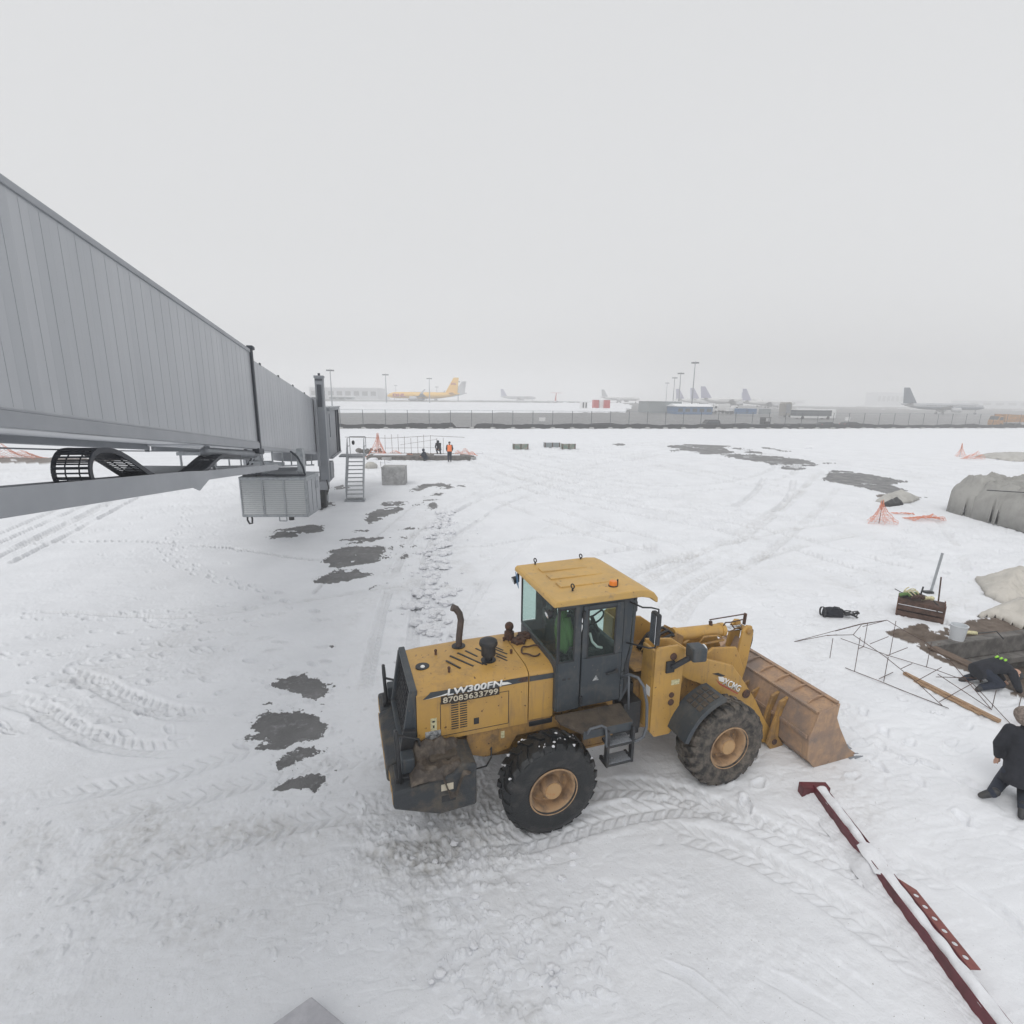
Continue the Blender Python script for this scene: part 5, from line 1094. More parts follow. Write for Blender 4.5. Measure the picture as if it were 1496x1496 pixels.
# rotating cabin at the end
cbx = MB(); cbx.lathe([(0, 2.36), (1.55, 2.36), (1.55, 5.1), (0, 5.15)], (29.4, 1.3, 0), (0, 0, 1), 28); cbn = cbx.build('cabin_rotunda', M_gryd, jb, smooth=True, auto=30)
m_ = MB(); m_.box((29.4, -.35, 2.30), (33.2, 2.9, 2.42)); m_.box((29.4, -.25, 2.42), (32.2, -.20, 4.95)); m_.box((29.4, 2.75, 2.42), (32.2, 2.8, 4.95)); m_.box((29.2, -.35, 4.95), (33.4, 2.9, 5.1)); m_.box((29.6, .9, 2.4), (29.7, 2.7, 4.9)); cb2 = m_.build('cabin', M_gryd, jb, bevel=.02)
m_ = MB(); m_.box((29.2, -.40, 5.1), (33.4, 2.95, 5.16)); m_.build('cabin_roof_edge', M_galv, cb2)
m_ = MB(); m_.box((29.5, -.27, 3.5), (29.62, -.19, 4.8)); m_.box((32.0, -.3, 2.4), (32.3, -.1, 5.0)); m_.build('cabin_post', M_dk, cb2)
m_ = MB()
for k in range(5): m_.prism([(32.3 + k * .2, 2.4), (32.4 + k * .2, 2.4), (32.4 + k * .2, 5.0), (32.3 + k * .2, 5.0)], 'y', -.3 - .04 * (k % 2), 2.85)
m_.build('bellows', M_dk, cb2)
# service stairs down to the apron (in bridge axes)
def jl(p):  # world -> bridge local
    a = math.atan2(.981, -.196); dx, dy = p[0] + 4.67, p[1]; return Vector((math.cos(a) * dx + math.sin(a) * dy, -math.sin(a) * dx + math.cos(a) * dy, p[2]))
sx = -.75; s_b, s_t, zt_ = 27.4, 30.4, 2.30
b0 = jl((-8.85, 28.5, 0)); s_b = b0.x; yS = b0.y; s_t = s_b + 1.9
m_ = MB(); n = 11
for k in range(n): t = (k + .6) / n; s = s_b + (s_t - s_b) * t; m_.box((s - .12, yS - .43, zt_ * t - .02), (s + .12, yS + .43, zt_ * t + .015))
stp = m_.build('stair_treads', M_galv, jb)
m_ = MB()
for o in (-.46, .46): m_.bar((s_b - .15, yS + o, .05), (s_t + .05, yS + o, zt_ + .02), .05, .20)
m_.box((s_b - .3, yS - .55, .01), (s_b + .15, yS + .55, .09)); m_.build('stair_stringer', M_galv, stp, bevel=.005)
m_ = MB(); m_.box((s_t, yS - .5, zt_ - .05), (s_t + 1.3, yS + 1.0, zt_ + .02)); m_.build('stair_landing', M_gryd, jb, bevel=.01)
for o in (-.47, .47):
    m_ = MB()
    for hgt in (.55, 1.05): m_.tube([(s_b - .1, yS + o, hgt), (s_t, yS + o, zt_ + hgt), (s_t + 1.25, yS + o, zt_ + hgt)], .022, 8)
    for k in range(5): t = k / 4; m_.cyl((s_b - .1 + (s_t - s_b + .1) * t, yS + o, zt_ * t), (s_b - .1 + (s_t - s_b + .1) * t, yS + o, zt_ * t + 1.05), .02)
    m_.cyl((s_t + 1.25, yS + o, zt_), (s_t + 1.25, yS + o, zt_ + 1.05), .02)
    m_.build('stair_handrail', M_galv, jb, smooth=True, auto=40)
m_ = MB(); m_.tube([(s_t + 1.25, yS - .47, zt_ + 1.05), (s_t + 1.25, yS + .47, zt_ + 1.05)], .022); m_.ball((s_t + .6, yS + .2, zt_ + .75), .09, sq=(.5, 1, 1.5)); m_.build('gate_float', M_blk, jb)
# louvred air conditioning unit hung below
ac = thing('air_conditioning_unit', (-9.12, 19.4, 1.13), R(3), 'grey louvred air conditioning unit hanging under the boarding bridge', 'air conditioner')
m_ = MB(); m_.box((-1.27, 0, 0), (1.22, 1.6, .06)); m_.box((-1.27, .03, .06), (1.22, 1.6, 1.50)); m_.box((-1.29, 0, 1.50), (1.24, 1.62, 1.56)); M_louv = mat('louvre_paint', (.56, .58, .59), .5); hs_ = m_.build('housing', M_galv, ac, bevel=.01)
m_ = MB()
for x in (-1.27, -.44, .36, 1.16): m_.box((x, -.02, .04), (x + .05, .04, 1.52))
m_.box((-1.27, -.02, .02), (1.21, .04, .10)); m_.box((-1.27, -.02, 1.46), (1.21, .04, 1.54)); m_.build('front_frame', M_galv, hs_, bevel=.005)
for i, x in enumerate((-1.22, -.39, .41)):
    m_ = MB()
    for k in range(17): z = .11 + k * .079; m_.add([(x, .03, z + .060), (x + .76, .03, z + .060), (x + .76, -.010, z), (x, -.010, z), (x, .03, z - .002), (x + .76, .03, z - .002)], [[0, 1, 2, 3], [3, 2, 5, 4]])
    m_.build('louvre_panel', M_louv, hs_)
for i, y_ in enumerate((.15, .62, 1.1)):
    m_ = MB(); m_.box((1.22, y_, .15), (1.235, y_ + .4, 1.4)); m_.build('side_panel', M_gry, hs_, bevel=.004)
m_ = MB(); m_.box((1.237, 1.0, .95), (1.25, 1.35, 1.25)); m_.build('control_box', M_gryd, hs_, bevel=.004)
m_ = MB(); m_.tube([(-1.15, .15, .02), (-1.17, .15, -.15), (-1.10, .15, -.30), (-1.0, .15, -.28), (-.98, .15, -.1), (-1.0, .15, .02)], .035, 8); m_.build('hanging_hose', M_blk, ac, smooth=True)
m_ = MB(); m_.cyl((.35, .6, -.25), (.35, .6, 0), .10, n=16); m_.build('drain_pump', M_blk, ac, smooth=True, auto=40)
m_ = MB()
for x in (-.08, .2): m_.bar((x, .5, 0), (x, .5, -.27), .03)
m_.bar((-.08, .5, -.27), (.2, .5, -.27), .03); m_.build('pump_frame', M_galv, ac)
m_ = MB()
for x in (-1.2, -1.05, -.9, -.75): m_.tube([(x, .3, 1.55), (x + .02, .3, 1.7), (x + .1, .45, 1.95), (x + .2, .6, 2.2)], .035, 8)
m_.build('flexible_duct', M_dk, ac, smooth=True)
m_ = MB(); m_.tube([(-1.2, .2, 1.58), (-.6, .15, 1.64), (.1, .18, 1.60), (.8, .16, 1.62), (1.1, .3, 1.6)], .04, 8); m_.tube([(1.05, .5, 1.5), (1.0, .45, 1.9), (.8, .45, 2.3), (.55, .5, 2.5)], .04, 8); m_.build('hose', M_dk, ac, smooth=True)
for x in (-.7, .9):
    m_ = MB(); m_.box((x - .12, .45, 1.55), (x + .12, .7, 2.6)); m_.build('hanger_post', M_galv, ac, bevel=.01)
m_ = MB(); m_.box((-.85, .4, 1.95), (.3, .5, 2.08)); m_.box((-1.0, .35, 2.05), (-.2, .55, 2.12)); m_.build('hanger_beam', M_galv, ac, bevel=.01)

# ---------------------------------------------------------------- concrete block
g = gp(574, 709); cbk = thing('concrete_block', (g.x, g.y + .6, 0), R(4), 'grey concrete block standing on the snow beside the bridge stairs', 'concrete block')
m_ = MB(); m_.box((-.76, -.62, -.05), (.76, .62, 1.22)); m_.build('block', M_conc, cbk, bevel=.025)
m_ = MB()
for x, y_ in ((-.76, -.63), (-.7, .55)): m_.tube([(x, y_, 1.15), (x - .02, y_, 1.45), (x - .01, y_, 1.6)], .012, 6)
m_.build('starter_bar', M_rust, cbk)

# ---------------------------------------------------------------- perimeter fence along the cleared road
def uv(u, v, z=0): return Vector((u * .981 - v * .196, u * .196 + v * .981, z))   # apron axes to world
fe = thing('perimeter_fence', uv(0, 98.7), 0, 'long wire perimeter fence on concrete feet along the dark road', 'fence')
FR = math.atan2(.196, .981); fe.rotation_euler = (0, 0, FR)
us = list(np.arange(-44, 163, 3.98))
for i, u_ in enumerate(us):
    m_ = MB(); m_.cyl((u_, 0, .1), (u_, 0, 3.55), .055, n=6); p_ = m_.build('fence_post', M_dk, fe)
    if i % 1 == 0:
        rr2 = random.Random(i); m_ = MB(); m_.ball((u_ + .1, -.35, .12), .36, 8, 5, (1.3, .9, .9), .3, rr2); m_.box((u_ - .35, -.3, 0), (u_ + .35, .35, .42)); m_.build('concrete_foot', M_conc, p_)
m_ = MB(); 
for z in (3.52,): m_.bar((us[0], 0, z), (us[-1], 0, z), .05)
m_.build('top_rail', M_gryd, fe)
m_ = MB()
for z in (1.0, 1.6, 2.3, 3.0): m_.bar((us[0], 0, z), (us[-1], 0, z), .018)
m_.build('fence_wires', M_gryd, fe)
m_ = MB(); top = []; bot = []; rr2 = random.Random(5)
k = 0; vs = []; fs = []
xs2 = np.arange(us[0], us[-1], .8)
for x in xs2:
    hgt = 1.05 + .12 * math.sin(x * .21) + .10 * math.sin(x * .83 + 1) + rr2.uniform(-.06, .06)
    if 8 < x < 12: hgt *= .35
    vs += [(x, .12 + .05 * math.sin(x), 0), (x, .14 + .05 * math.sin(x * 1.3), hgt)]
for i in range(len(xs2) - 1): fs.append([2 * i, 2 * i + 2, 2 * i + 3, 2 * i + 1])
m_.add(vs, fs); m_.build('dark_skirt', mat('skirt_fabric', (.010, .012, .015), .9), fe, solid=.03)
for i, (px, s_) in enumerate(((1046, 1), (770, .8), (1250, 1.1), (1398, 1.2), (890, .7))):
    pass

# ---------------------------------------------------------------- light masts
mi = 0
MAST = [(1016, 527, 205, 'tallest light mast behind the blue pavilion roof'), (995, 543, 240, 'second tallest light mast, at the grey hangar end'), (986, 550, 292, 'third light mast in the receding row left of the tallest'),
        (975, 558, 380, 'faint hazy light mast, leftmost of the row by the grey hangar'), (482, 538, 200, 'light mast rising beside the bridge lift column'), (563, 545, 245, 'light mast at the nose of the yellow cargo jet'),
        (627, 551, 285, 'light mast behind the middle of the yellow cargo jet'), (669, 556, 340, 'light mast behind the tail fin of the yellow cargo jet'), (638, 564, 430, 'very faint light mast beyond the yellow cargo jet roof'), (578, 562, 470, 'very faint light mast over the nose end of the yellow cargo jet')]
for px, py, Y, lab in MAST:
    tp = gy(px, py, Y); z0 = float(terr(tp.x, Y)); t0 = thing('light_mast', (tp.x, Y, z0), 0, lab, 'light mast', 'floodlight masts round the airfield'); h_ = tp.z - z0
    m_ = MB(); m_.cyl((0, 0, 0), (0, 0, h_ - .6), .30 if Y < 300 else .26, .14, n=8); m_.build('mast_pole', M_gryd, t0)
    m_ = MB(); m_.lathe([(1.05, 0), (1.15, 0), (1.15, .12), (1.05, .12)], (0, 0, h_ - .7), (0, 0, 1), 14, close=True)
    for a in range(4): m_.bar((0, 0, h_ - .64), (1.1 * math.cos(a * PI / 2), 1.1 * math.sin(a * PI / 2), h_ - .64), .12)
    hd = m_.build('lamp_ring', M_gryd, t0)
    for a in range(8): m_ = MB(); qx_, qy_ = 1.15 * math.cos(a * PI / 4), 1.15 * math.sin(a * PI / 4); m_.box((qx_ - .3, qy_ - .2, h_ - 1.0), (qx_ + .3, qy_ + .2, h_ - .55)); m_.build('floodlight', M_dk, hd)
    m_ = MB(); m_.cyl((0, 0, h_ - .6), (0, 0, h_), .06); m_.build('lightning_rod', M_gryd, t0)

# ---------------------------------------------------------------- aeroplanes
M_aw = mat('aircraft_white', (.72, .72, .72), .3); M_ag = mat('aircraft_grey', (.42, .43, .45), .35); M_ay = mat('aircraft_yellow', (.82, .47, .03), .4)
M_ab = mat('aircraft_blue', (.05, .11, .22), .35); M_ar = mat('aircraft_red', (.45, .05, .05), .35); M_ap = mat('aircraft_violet_grey', (.30, .30, .42), .35); M_win = mat('cabin_window', (.05, .06, .07), .2)
def plane(loc, yaw, Ln, body, tail, label, ttail=False, high=False, belly=None, group=None, dia=None, engines=2, finh=None, winglets=False, win=True, rear_eng=False):
    t0 = thing('airliner', loc, yaw, label, 'aeroplane', group); d = dia or Ln * .085; r = d / 2; zc = r + (1.0 if not high else .7) + Ln * .03; rings = []
    st_ = [(0, .04, -.25), (.012, .3, -.2), (.035, .58, -.12), (.07, .82, -.05), (.12, .98, 0), (.2, 1, 0), (.45, 1, 0), (.66, 1, 0), (.78, .86, .12), (.88, .60, .32), (.95, .34, .52), (1.0, .10, .66)]
    for k, rr, dz in st_:
        x = Ln * (.5 - k); rings.append([(x, math.cos(a) * r * rr, zc + dz * r + math.sin(a) * r * rr) for a in np.linspace(0, 2 * PI, 17)[:-1]])
    m = MB(); m.loft(rings); fz = m.build('fuselage', body, t0, smooth=True)
    if belly:
        rb = [[(p[0], p[1] * 1.01, min(p[2], zc - r * .15)) for p in rg_] for rg_ in rings[2:-2]]; m = MB()
        m.loft([[(p[0], p[1] * 1.012, zc - r * .12 - abs(math.sin(a)) * 0 + min(0, (p[2] - (zc - r * .12))) * 1.012) for p, a in zip(rg_, np.linspace(0, 2 * PI, 17)[:-1])] for rg_ in rings[2:-2]]); m.build('belly', belly, fz, smooth=True)
    if win:
        for s in (-1, 1):
            m = MB(); n = int(Ln * .9)
            for k in range(n): x = Ln * (.36 - .58 * k / n); m.box((x, s * r * .985, zc + r * .2), (x + .28, s * (r + .02), zc + r * .2 + .34))
            m.build('cabin_windows', M_win, fz)
    m = MB(); m.box((Ln * .468, -r * .45, zc + r * .18), (Ln * .452, r * .45, zc + r * .42)); m.build('cockpit_window', M_win, fz)
    wz = zc - r * .55 if not high else zc + r * .85; sp = Ln * .47
    for s in (-1, 1):
        m = MB(); a0, a1 = Ln * .12, -Ln * .06; tipx = -Ln * .14; dh = sp * (.09 if not high else -.05)
        def airf(x0, x1, y_, z_, th): return [(x0, y_, z_), (x0 * .8 + x1 * .2, y_, z_ + th), (x1, y_, z_), (x0 * .8 + x1 * .2, y_, z_ - th * .6)]
        m.loft([airf(a0, a1, s * r * .3, wz, .45), airf(a0 * .4 + tipx * .6 + Ln * .02, a1 * .6 + (tipx - .6) * .4, s * sp * .45, wz + dh * .45, .25), airf(tipx + Ln * .03, tipx - Ln * .01, s * sp, wz + dh, .1)]); w = m.build('wing', M_ag if not high else body, t0)
        if winglets: m = MB(); m.prism([(tipx + Ln * .03, wz + dh), (tipx - Ln * .01, wz + dh), (tipx - Ln * .045, wz + dh + Ln * .055), (tipx - Ln * .03, wz + dh + Ln * .055)], 'y', s * sp - .06, s * sp + .06); m.build('winglet', M_ag, w)
        if rear_eng:
            m = MB(); m.cyl((-Ln * .27, s * r * 1.5, zc + r * .3), (-Ln * .40, s * r * 1.5, zc + r * .35), r * .42, r * .34, n=12); m.build('engine', M_ag, t0, smooth=True, auto=40)
        else:
            for e in range(engines // 2):
                yy = s * sp * (.33 + .27 * e); x = Ln * (.13 - .09 * e); rz = wz + dh * (.33 + .27 * e) - Ln * .033
                m = MB(); m.lathe([(0, .3), (Ln * .024, 0), (Ln * .031, .1), (Ln * .031, Ln * .06), (Ln * .02, Ln * .10), (0, Ln * .11)], (x, yy, rz), (-1, 0, 0), 14); m.bar((x - Ln * .05, yy, rz), (x - Ln * .08, yy, rz + Ln * .035), .3, .6); m.build('engine', M_ag, t0, smooth=True, auto=40)
        zt2 = zc + r * .7 if not ttail else zc + r + (finh or Ln * .16) * .96; xt = -Ln * .40 if not ttail else -Ln * .46
        m = MB(); m.loft([airf(xt + Ln * .05, xt - Ln * .03, s * .1, zt2, .15), airf(xt - Ln * .02, xt - Ln * .05, s * Ln * .17, zt2 + (.5 if not ttail else 0), .06)]); m.build('tailplane', body if not ttail else tail, t0)
    fh = finh or Ln * .17; zf = zc + r * .7
    m = MB(); m.loft([[(-Ln * .30, .0, zf), (-Ln * .34, .18, zf), (-Ln * .47, 0, zf), (-Ln * .34, -.18, zf)], [(-Ln * .42, 0, zf + fh), (-Ln * .435, .08, zf + fh), (-Ln * .49, 0, zf + fh), (-Ln * .435, -.08, zf + fh)]]); m.build('tail_fin', tail, t0)
    for x, y_ in ((Ln * .40, 0), (-Ln * .02, Ln * .07), (-Ln * .02, -Ln * .07)):
        m = MB(); m.cyl((x, y_, 0.4), (x, y_, zc - r * .6), .12, n=6); m.cyl((x, y_ - .35, .5), (x, y_ + .35, .5), .5, n=12); m.build('landing_gear', M_dk, t0)
    return t0, fz, zc, r
t0, fz, zc, r = plane((-56.5, 330, 3.0), R(172), 47, M_ay, M_ay, 'yellow cargo jet with red lettering parked beyond the fence', belly=None, winglets=True, win=False, finh=9.5)
lt = text('airline_lettering', 'DHL', M_ar, fz, -19.0, -10.5, zc - 1.0, zc + 1.0, 0, ext=.3, bold=.05); lt.rotation_euler = (0, 0, PI); lt.location = (0, r + .02, 0)
lt = text('tail_lettering', 'DHL', M_ar, fz, 18.2, 21.4, zc + 6.6, zc + 7.8, 0, ext=.2, bold=.05); lt.rotation_euler = (0, 0, PI); lt.location = (0, .14, 0)
p_ = gt(676, 375); plane((p_.x - 20, 375, p_.z), R(178), 46, M_ag, M_ag, 'grey four-engined cargo plane with T tail behind the yellow jet', ttail=True, high=True, finh=7.5, engines=4, win=False)
p_ = gt(757, 520); plane((p_.x, 520, 3.6), R(10), 36, M_ag, M_ap, 'small dark-tailed airliner in the haze between cargo jets and red-tailed jet', finh=7)
p_ = gt(806, 285); plane((p_.x, 285, 2.0), R(100), 20, M_aw, M_ar, 'small white business jet with red T tail', ttail=True, finh=4.0, rear_eng=True)
p_ = gt(905, 400); plane((p_.x, 400, 3.6), R(-42), 34, M_aw, M_ag, 'pale grey airliner turned away at the far end of the side road')
for px, Y, lab, Ln in ((1022, 395, 'white airliner with violet tail, leftmost of three behind the blue pavilion', 37), (1046, 365, 'white airliner with violet tail, middle of three behind the blue pavilion', 37), (1068, 335, 'white airliner with violet tail, nearest of three behind the blue pavilion', 40),
                       (1112, 430, 'small white airliner furthest back behind the boarding stairs', 33), (1122, 330, 'white airliner with grey tail nosing up to the boarding stairs', 33)):
    p_ = gt(px, Y); plane((p_.x, Y, p_.z), R(-6), Ln, M_aw, M_ap, lab, group=None, finh=7.5)
p_ = gt(1377, 250); plane((p_.x, 250, p_.z), R(-9), 36, mat('aircraft_dull', (.36, .375, .40), .4), mat('aircraft_dark_tail', (.02, .045, .085), .4), 'white airliner with dark blue tail parked on the right-hand apron', belly=mat('aircraft_dark_belly', (.10, .13, .17), .4), finh=7.6)

# ---------------------------------------------------------------- far buildings
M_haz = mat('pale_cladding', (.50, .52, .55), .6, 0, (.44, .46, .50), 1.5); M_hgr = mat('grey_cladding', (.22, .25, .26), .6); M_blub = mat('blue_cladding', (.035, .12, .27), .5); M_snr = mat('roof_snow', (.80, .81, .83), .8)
def building(name, loc, rz, w, dp, h, wall, roof, label, cat, windows=0, band=None, rooft=.5, gable=0):
    t0 = thing(name, loc, rz, label, cat); m = MB(); m.box((-w / 2, 0, -.5), (w / 2, dp, h)); wl_ = m.build('wall', wall, t0)
    m = MB()
    if gable: m.prism([(-.4, h), (dp + .4, h), (dp / 2, h + gable)], 'x', -w / 2 - .4, w / 2 + .4)
    else: m.box((-w / 2 - .3, -.3, h), (w / 2 + .3, dp + .3, h + rooft))
    m.build('roof', roof, t0)
    for k in range(windows):
        x = -w / 2 + w * (k + .5) / windows; m = MB(); m.box((x - w / windows * .32, -.06, h * .35), (x + w / windows * .32, .05, h * .75)); m.build('window', M_win, wl_)
    if band: m = MB(); m.box((-w / 2, -.08, h * .72), (w / 2, .02, h * .86)); m.build('facade_band', band, wl_)
    return t0, wl_
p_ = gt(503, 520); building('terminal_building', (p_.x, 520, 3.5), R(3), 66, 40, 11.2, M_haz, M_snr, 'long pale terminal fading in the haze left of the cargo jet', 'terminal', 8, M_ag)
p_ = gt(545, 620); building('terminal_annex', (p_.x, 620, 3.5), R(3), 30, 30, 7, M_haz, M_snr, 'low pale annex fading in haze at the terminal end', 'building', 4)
p_ = gt(499, 340); building('low_shed', (p_.x, 340, 3.6), R(6), 15, 6, 2.4, M_hgr, M_snr, 'low grey shed on the snow bank right of the lift column', 'shed', 3)
p_ = gt(970, 190); t0, wl_ = building('grey_hangar', (p_.x, 188, 1.2), R(8), 12.2, 10, 4.3, M_hgr, M_snr, 'plain grey clad hangar beside the blue pavilion', 'hangar', 0, None, .12)
m = MB(); m.box((-3.5, -.08, .1), (-.6, .02, 3.4)); m.build('hangar_door', M_hgr, wl_)
p_ = gt(1013, 183); t0, wl_ = building('blue_pavilion', (p_.x, 181, 1.2), R(8), 13, 8, 2.7, M_blub, M_snr, 'low blue pavilion with snowy roof under the tallest mast', 'pavilion', 5, None, .3, .9)
M_fog = mat('far_grove', (.10, .11, .10), .9)
for px, Y, w, h, lab in ((1300, 900, 46, 22, 'tall faint building in the haze right of the tallest mast row'), (1470, 760, 110, 9, 'long faint building at the right edge of the hazy horizon'), (1120, 1100, 160, 9, 'long faint building on the horizon behind the white airliners')):
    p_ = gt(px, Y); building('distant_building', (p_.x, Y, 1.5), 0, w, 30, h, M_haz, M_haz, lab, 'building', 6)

# ---------------------------------------------------------------- containers, hut, signs
def container(name, px, Y, w, h, m1, label, cat, dp=2.4, yb=None, grp=None, dz=0.0):
    p_ = gt(px, Y); t0 = thing(name, (p_.x, Y, p_.z + dz), FR, label, cat, grp); m = MB(); m.box((-w / 2, 0, 0), (w / 2, dp, h)); bx_ = m.build('container_body', m1, t0, bevel=.04)
    m = MB()
    for k in range(max(3, int(w / .35))): x = -w / 2 + .1 + k * .35; m.box((x, -.03, .12), (x + .12, .01, h - .12)) if x + .12 < w / 2 else None
    m.build('corrugation', m1, bx_)
    m = MB(); m.box((-w / 2 - .02, -.04, h - .1), (w / 2 + .02, dp, h + .03)); m.build('top_rail', M_snowc, bx_)
    return t0
container('red_container', 871.5, 205, 1.9, 3.2, M_ar, 'narrow red container left of the white one on the snow bank', 'container', dz=.9)
container('red_container', 887.5, 205, 2.2, 3.2, M_ar, 'narrow red container right of the white one on the snow bank', 'container', dz=.9)
container('white_container', 879.5, 206, 2.0, 3.0, M_aw, 'white container standing between two red ones', 'container', dz=.9)
t0 = container('checkpoint_hut', 854, 200, 2.3, 2.6, M_aw, 'small white hut with black panels left of the red container', 'hut', dz=.8)
m = MB(); m.box((-.7, -.05, .3), (-.2, 0, 2.3)); m.box((.4, -.05, .3), (.9, 0, 2.3)); m.build('black_panel', M_blk, t0)
for px, lab in ((1086, 'blue cargo container, leftmost of the row behind the fence'), (1101, 'blue cargo container, second of the row behind the fence'), (1122, 'grey-blue cargo container, right end of the row behind the fence')):
    container('cargo_container', px, 178, 3.0, 1.9, M_blub if px < 1110 else M_hgr, lab, 'container', dz=.5)
for px, py, lab in ((792, 618.5, 'square white sign board on a post by the road, left one'), (1237, 618.5, 'white sign board on a post by the road, right one')):
    p_ = gp(px, py + 2); t0 = thing('sign_board', (p_.x, p_.y, float(terr(p_.x, p_.y))), FR, lab, 'sign'); m = MB(); m.cyl((-.5, 0, 0), (-.5, 0, .7), .05); m.cyl((.5, 0, 0), (.5, 0, .7), .05); m.build('post', M_galv, t0); m = MB(); m.box((-.75, -.04, .6), (.75, .04, 1.5)); m.build('board', M_aw, t0, bevel=.01)

# ---------------------------------------------------------------- vehicles on the perimeter road
def car(loc, yaw, mt, label, Ln=4.7, h=1.6):
    t0 = thing('parked_car', loc, yaw, label, 'car'); w = .9
    m = MB(); prof = [(-Ln / 2, .35), (-Ln / 2, .95), (-Ln * .46, 1.05), (-Ln * .40, h * .93), (-Ln * .3, h), (Ln * .08, h), (Ln * .22, 1.08), (Ln * .45, .92), (Ln / 2, .75), (Ln / 2, .35)]
    m.prism(prof, 'y', -w, w); bd = m.build('body', mt, t0, bevel=.08)
    m = MB()
    for s in (-1, 1): m.prism([(-Ln * .39, 1.08), (-Ln * .35, h * .9), (-Ln * .05, h * .93), (Ln * .07, h * .92), (Ln * .17, 1.08)], 'y', s * w, s * (w + .012))
    m.build('side_windows', M_win, bd)
    for x in (-Ln * .31, Ln * .31):
        for s in (-1, 1):
            m = MB(); m.cyl((x, s * .72, .34), (x, s * .93, .34), .34, n=18); wh = m.build('wheel', M_tyr, t0, bevel=.03); m = MB(); m.cyl((x, s * .93, .34), (x, s * .94, .34), .2, n=14); m.build('wheel_rim', M_galv, wh)
    for s in (-1, 1): m = MB(); m.box((Ln / 2 - .06, s * .55, .62), (Ln / 2 + .015, s * .85, .78)); m.build('headlight', M_lens, bd)
    for s in (-1, 1): m = MB(); m.box((-Ln / 2 - .015, s * .6, .8), (-Ln / 2 + .05, s * .85, .95)); m.build('tail_light', M_ar, bd)
    return t0
M_cd = mat('dark_car_paint', (.015, .018, .02), .4)
def rp(px, v):   # point on the road at picture column px, v metres out
    d = ray(px, 600); X = d[0] / d[1]; Y = v / (.981 - .196 * X); x = X * Y; return Vector((x, Y, float(terr(x, Y))))
car(rp(1037, 101.5), FR + PI, M_cd, 'dark off-road car parked behind the fence, left of the tractor', 5.0, 1.9)
car(rp(1212, 101.5), FR, M_cd, 'dark low car mostly hidden behind the fence skirt, left one', 4.2, 1.4)
car(rp(1247, 102.5), FR, M_cd, 'dark low car mostly hidden behind the fence skirt, right one', 5.0, 1.35)
# tow tractor with flat trailers
t0 = thing('tow_tractor', rp(1113, 102), FR, 'dark flatbed tow tractor with open cab behind the fence', 'tractor'); m = MB(); m.prism([(-2.1, .45), (-2.1, .8), (.5, .85), (.5, 1.0), (2.0, 1.0), (2.1, .5)], 'y', -.9, .9); bd = m.build('chassis', M_cd, t0, bevel=.05)
m = MB(); m.box((.4, -.85, .9), (.5, .85, 2.3)); m.box((1.75, -.85, .9), (1.85, -.75, 2.3)); m.box((1.75, .75, .9), (1.85, .85, 2.3)); m.box((.3, -.9, 2.28), (1.95, .9, 2.38)); m.box((.5, -.84, .95), (1.75, .84, 1.5)); m.build('cab', M_cd, t0, bevel=.02)
for x in (-1.4, 1.4):
    for s in (-1, 1): m = MB(); m.cyl((x, s * .6, .4), (x, s * .88, .4), .4, n=16); m.build('wheel', M_tyr, t0)
for px, lab in ((1152, 'low dark flat trailer right of the tow tractor, nearer one'), (1186, 'low dark flat trailer right of the tow tractor, further one')):
    t0 = thing('flat_trailer', rp(px, 101.8), FR, lab, 'trailer'); m = MB(); m.box((-2.6, -.9, .75), (2.6, .9, 1.0)); m.bar((2.6, 0, .7), (3.2, 0, .55), .08); m.build('deck', M_cd, t0, bevel=.02)
    for x in (-1.8, 1.8):
        for s in (-1, 1): m = MB(); m.cyl((x, s * .6, .35), (x, s * .85, .35), .35, n=14); m.build('wheel', M_tyr, t0)
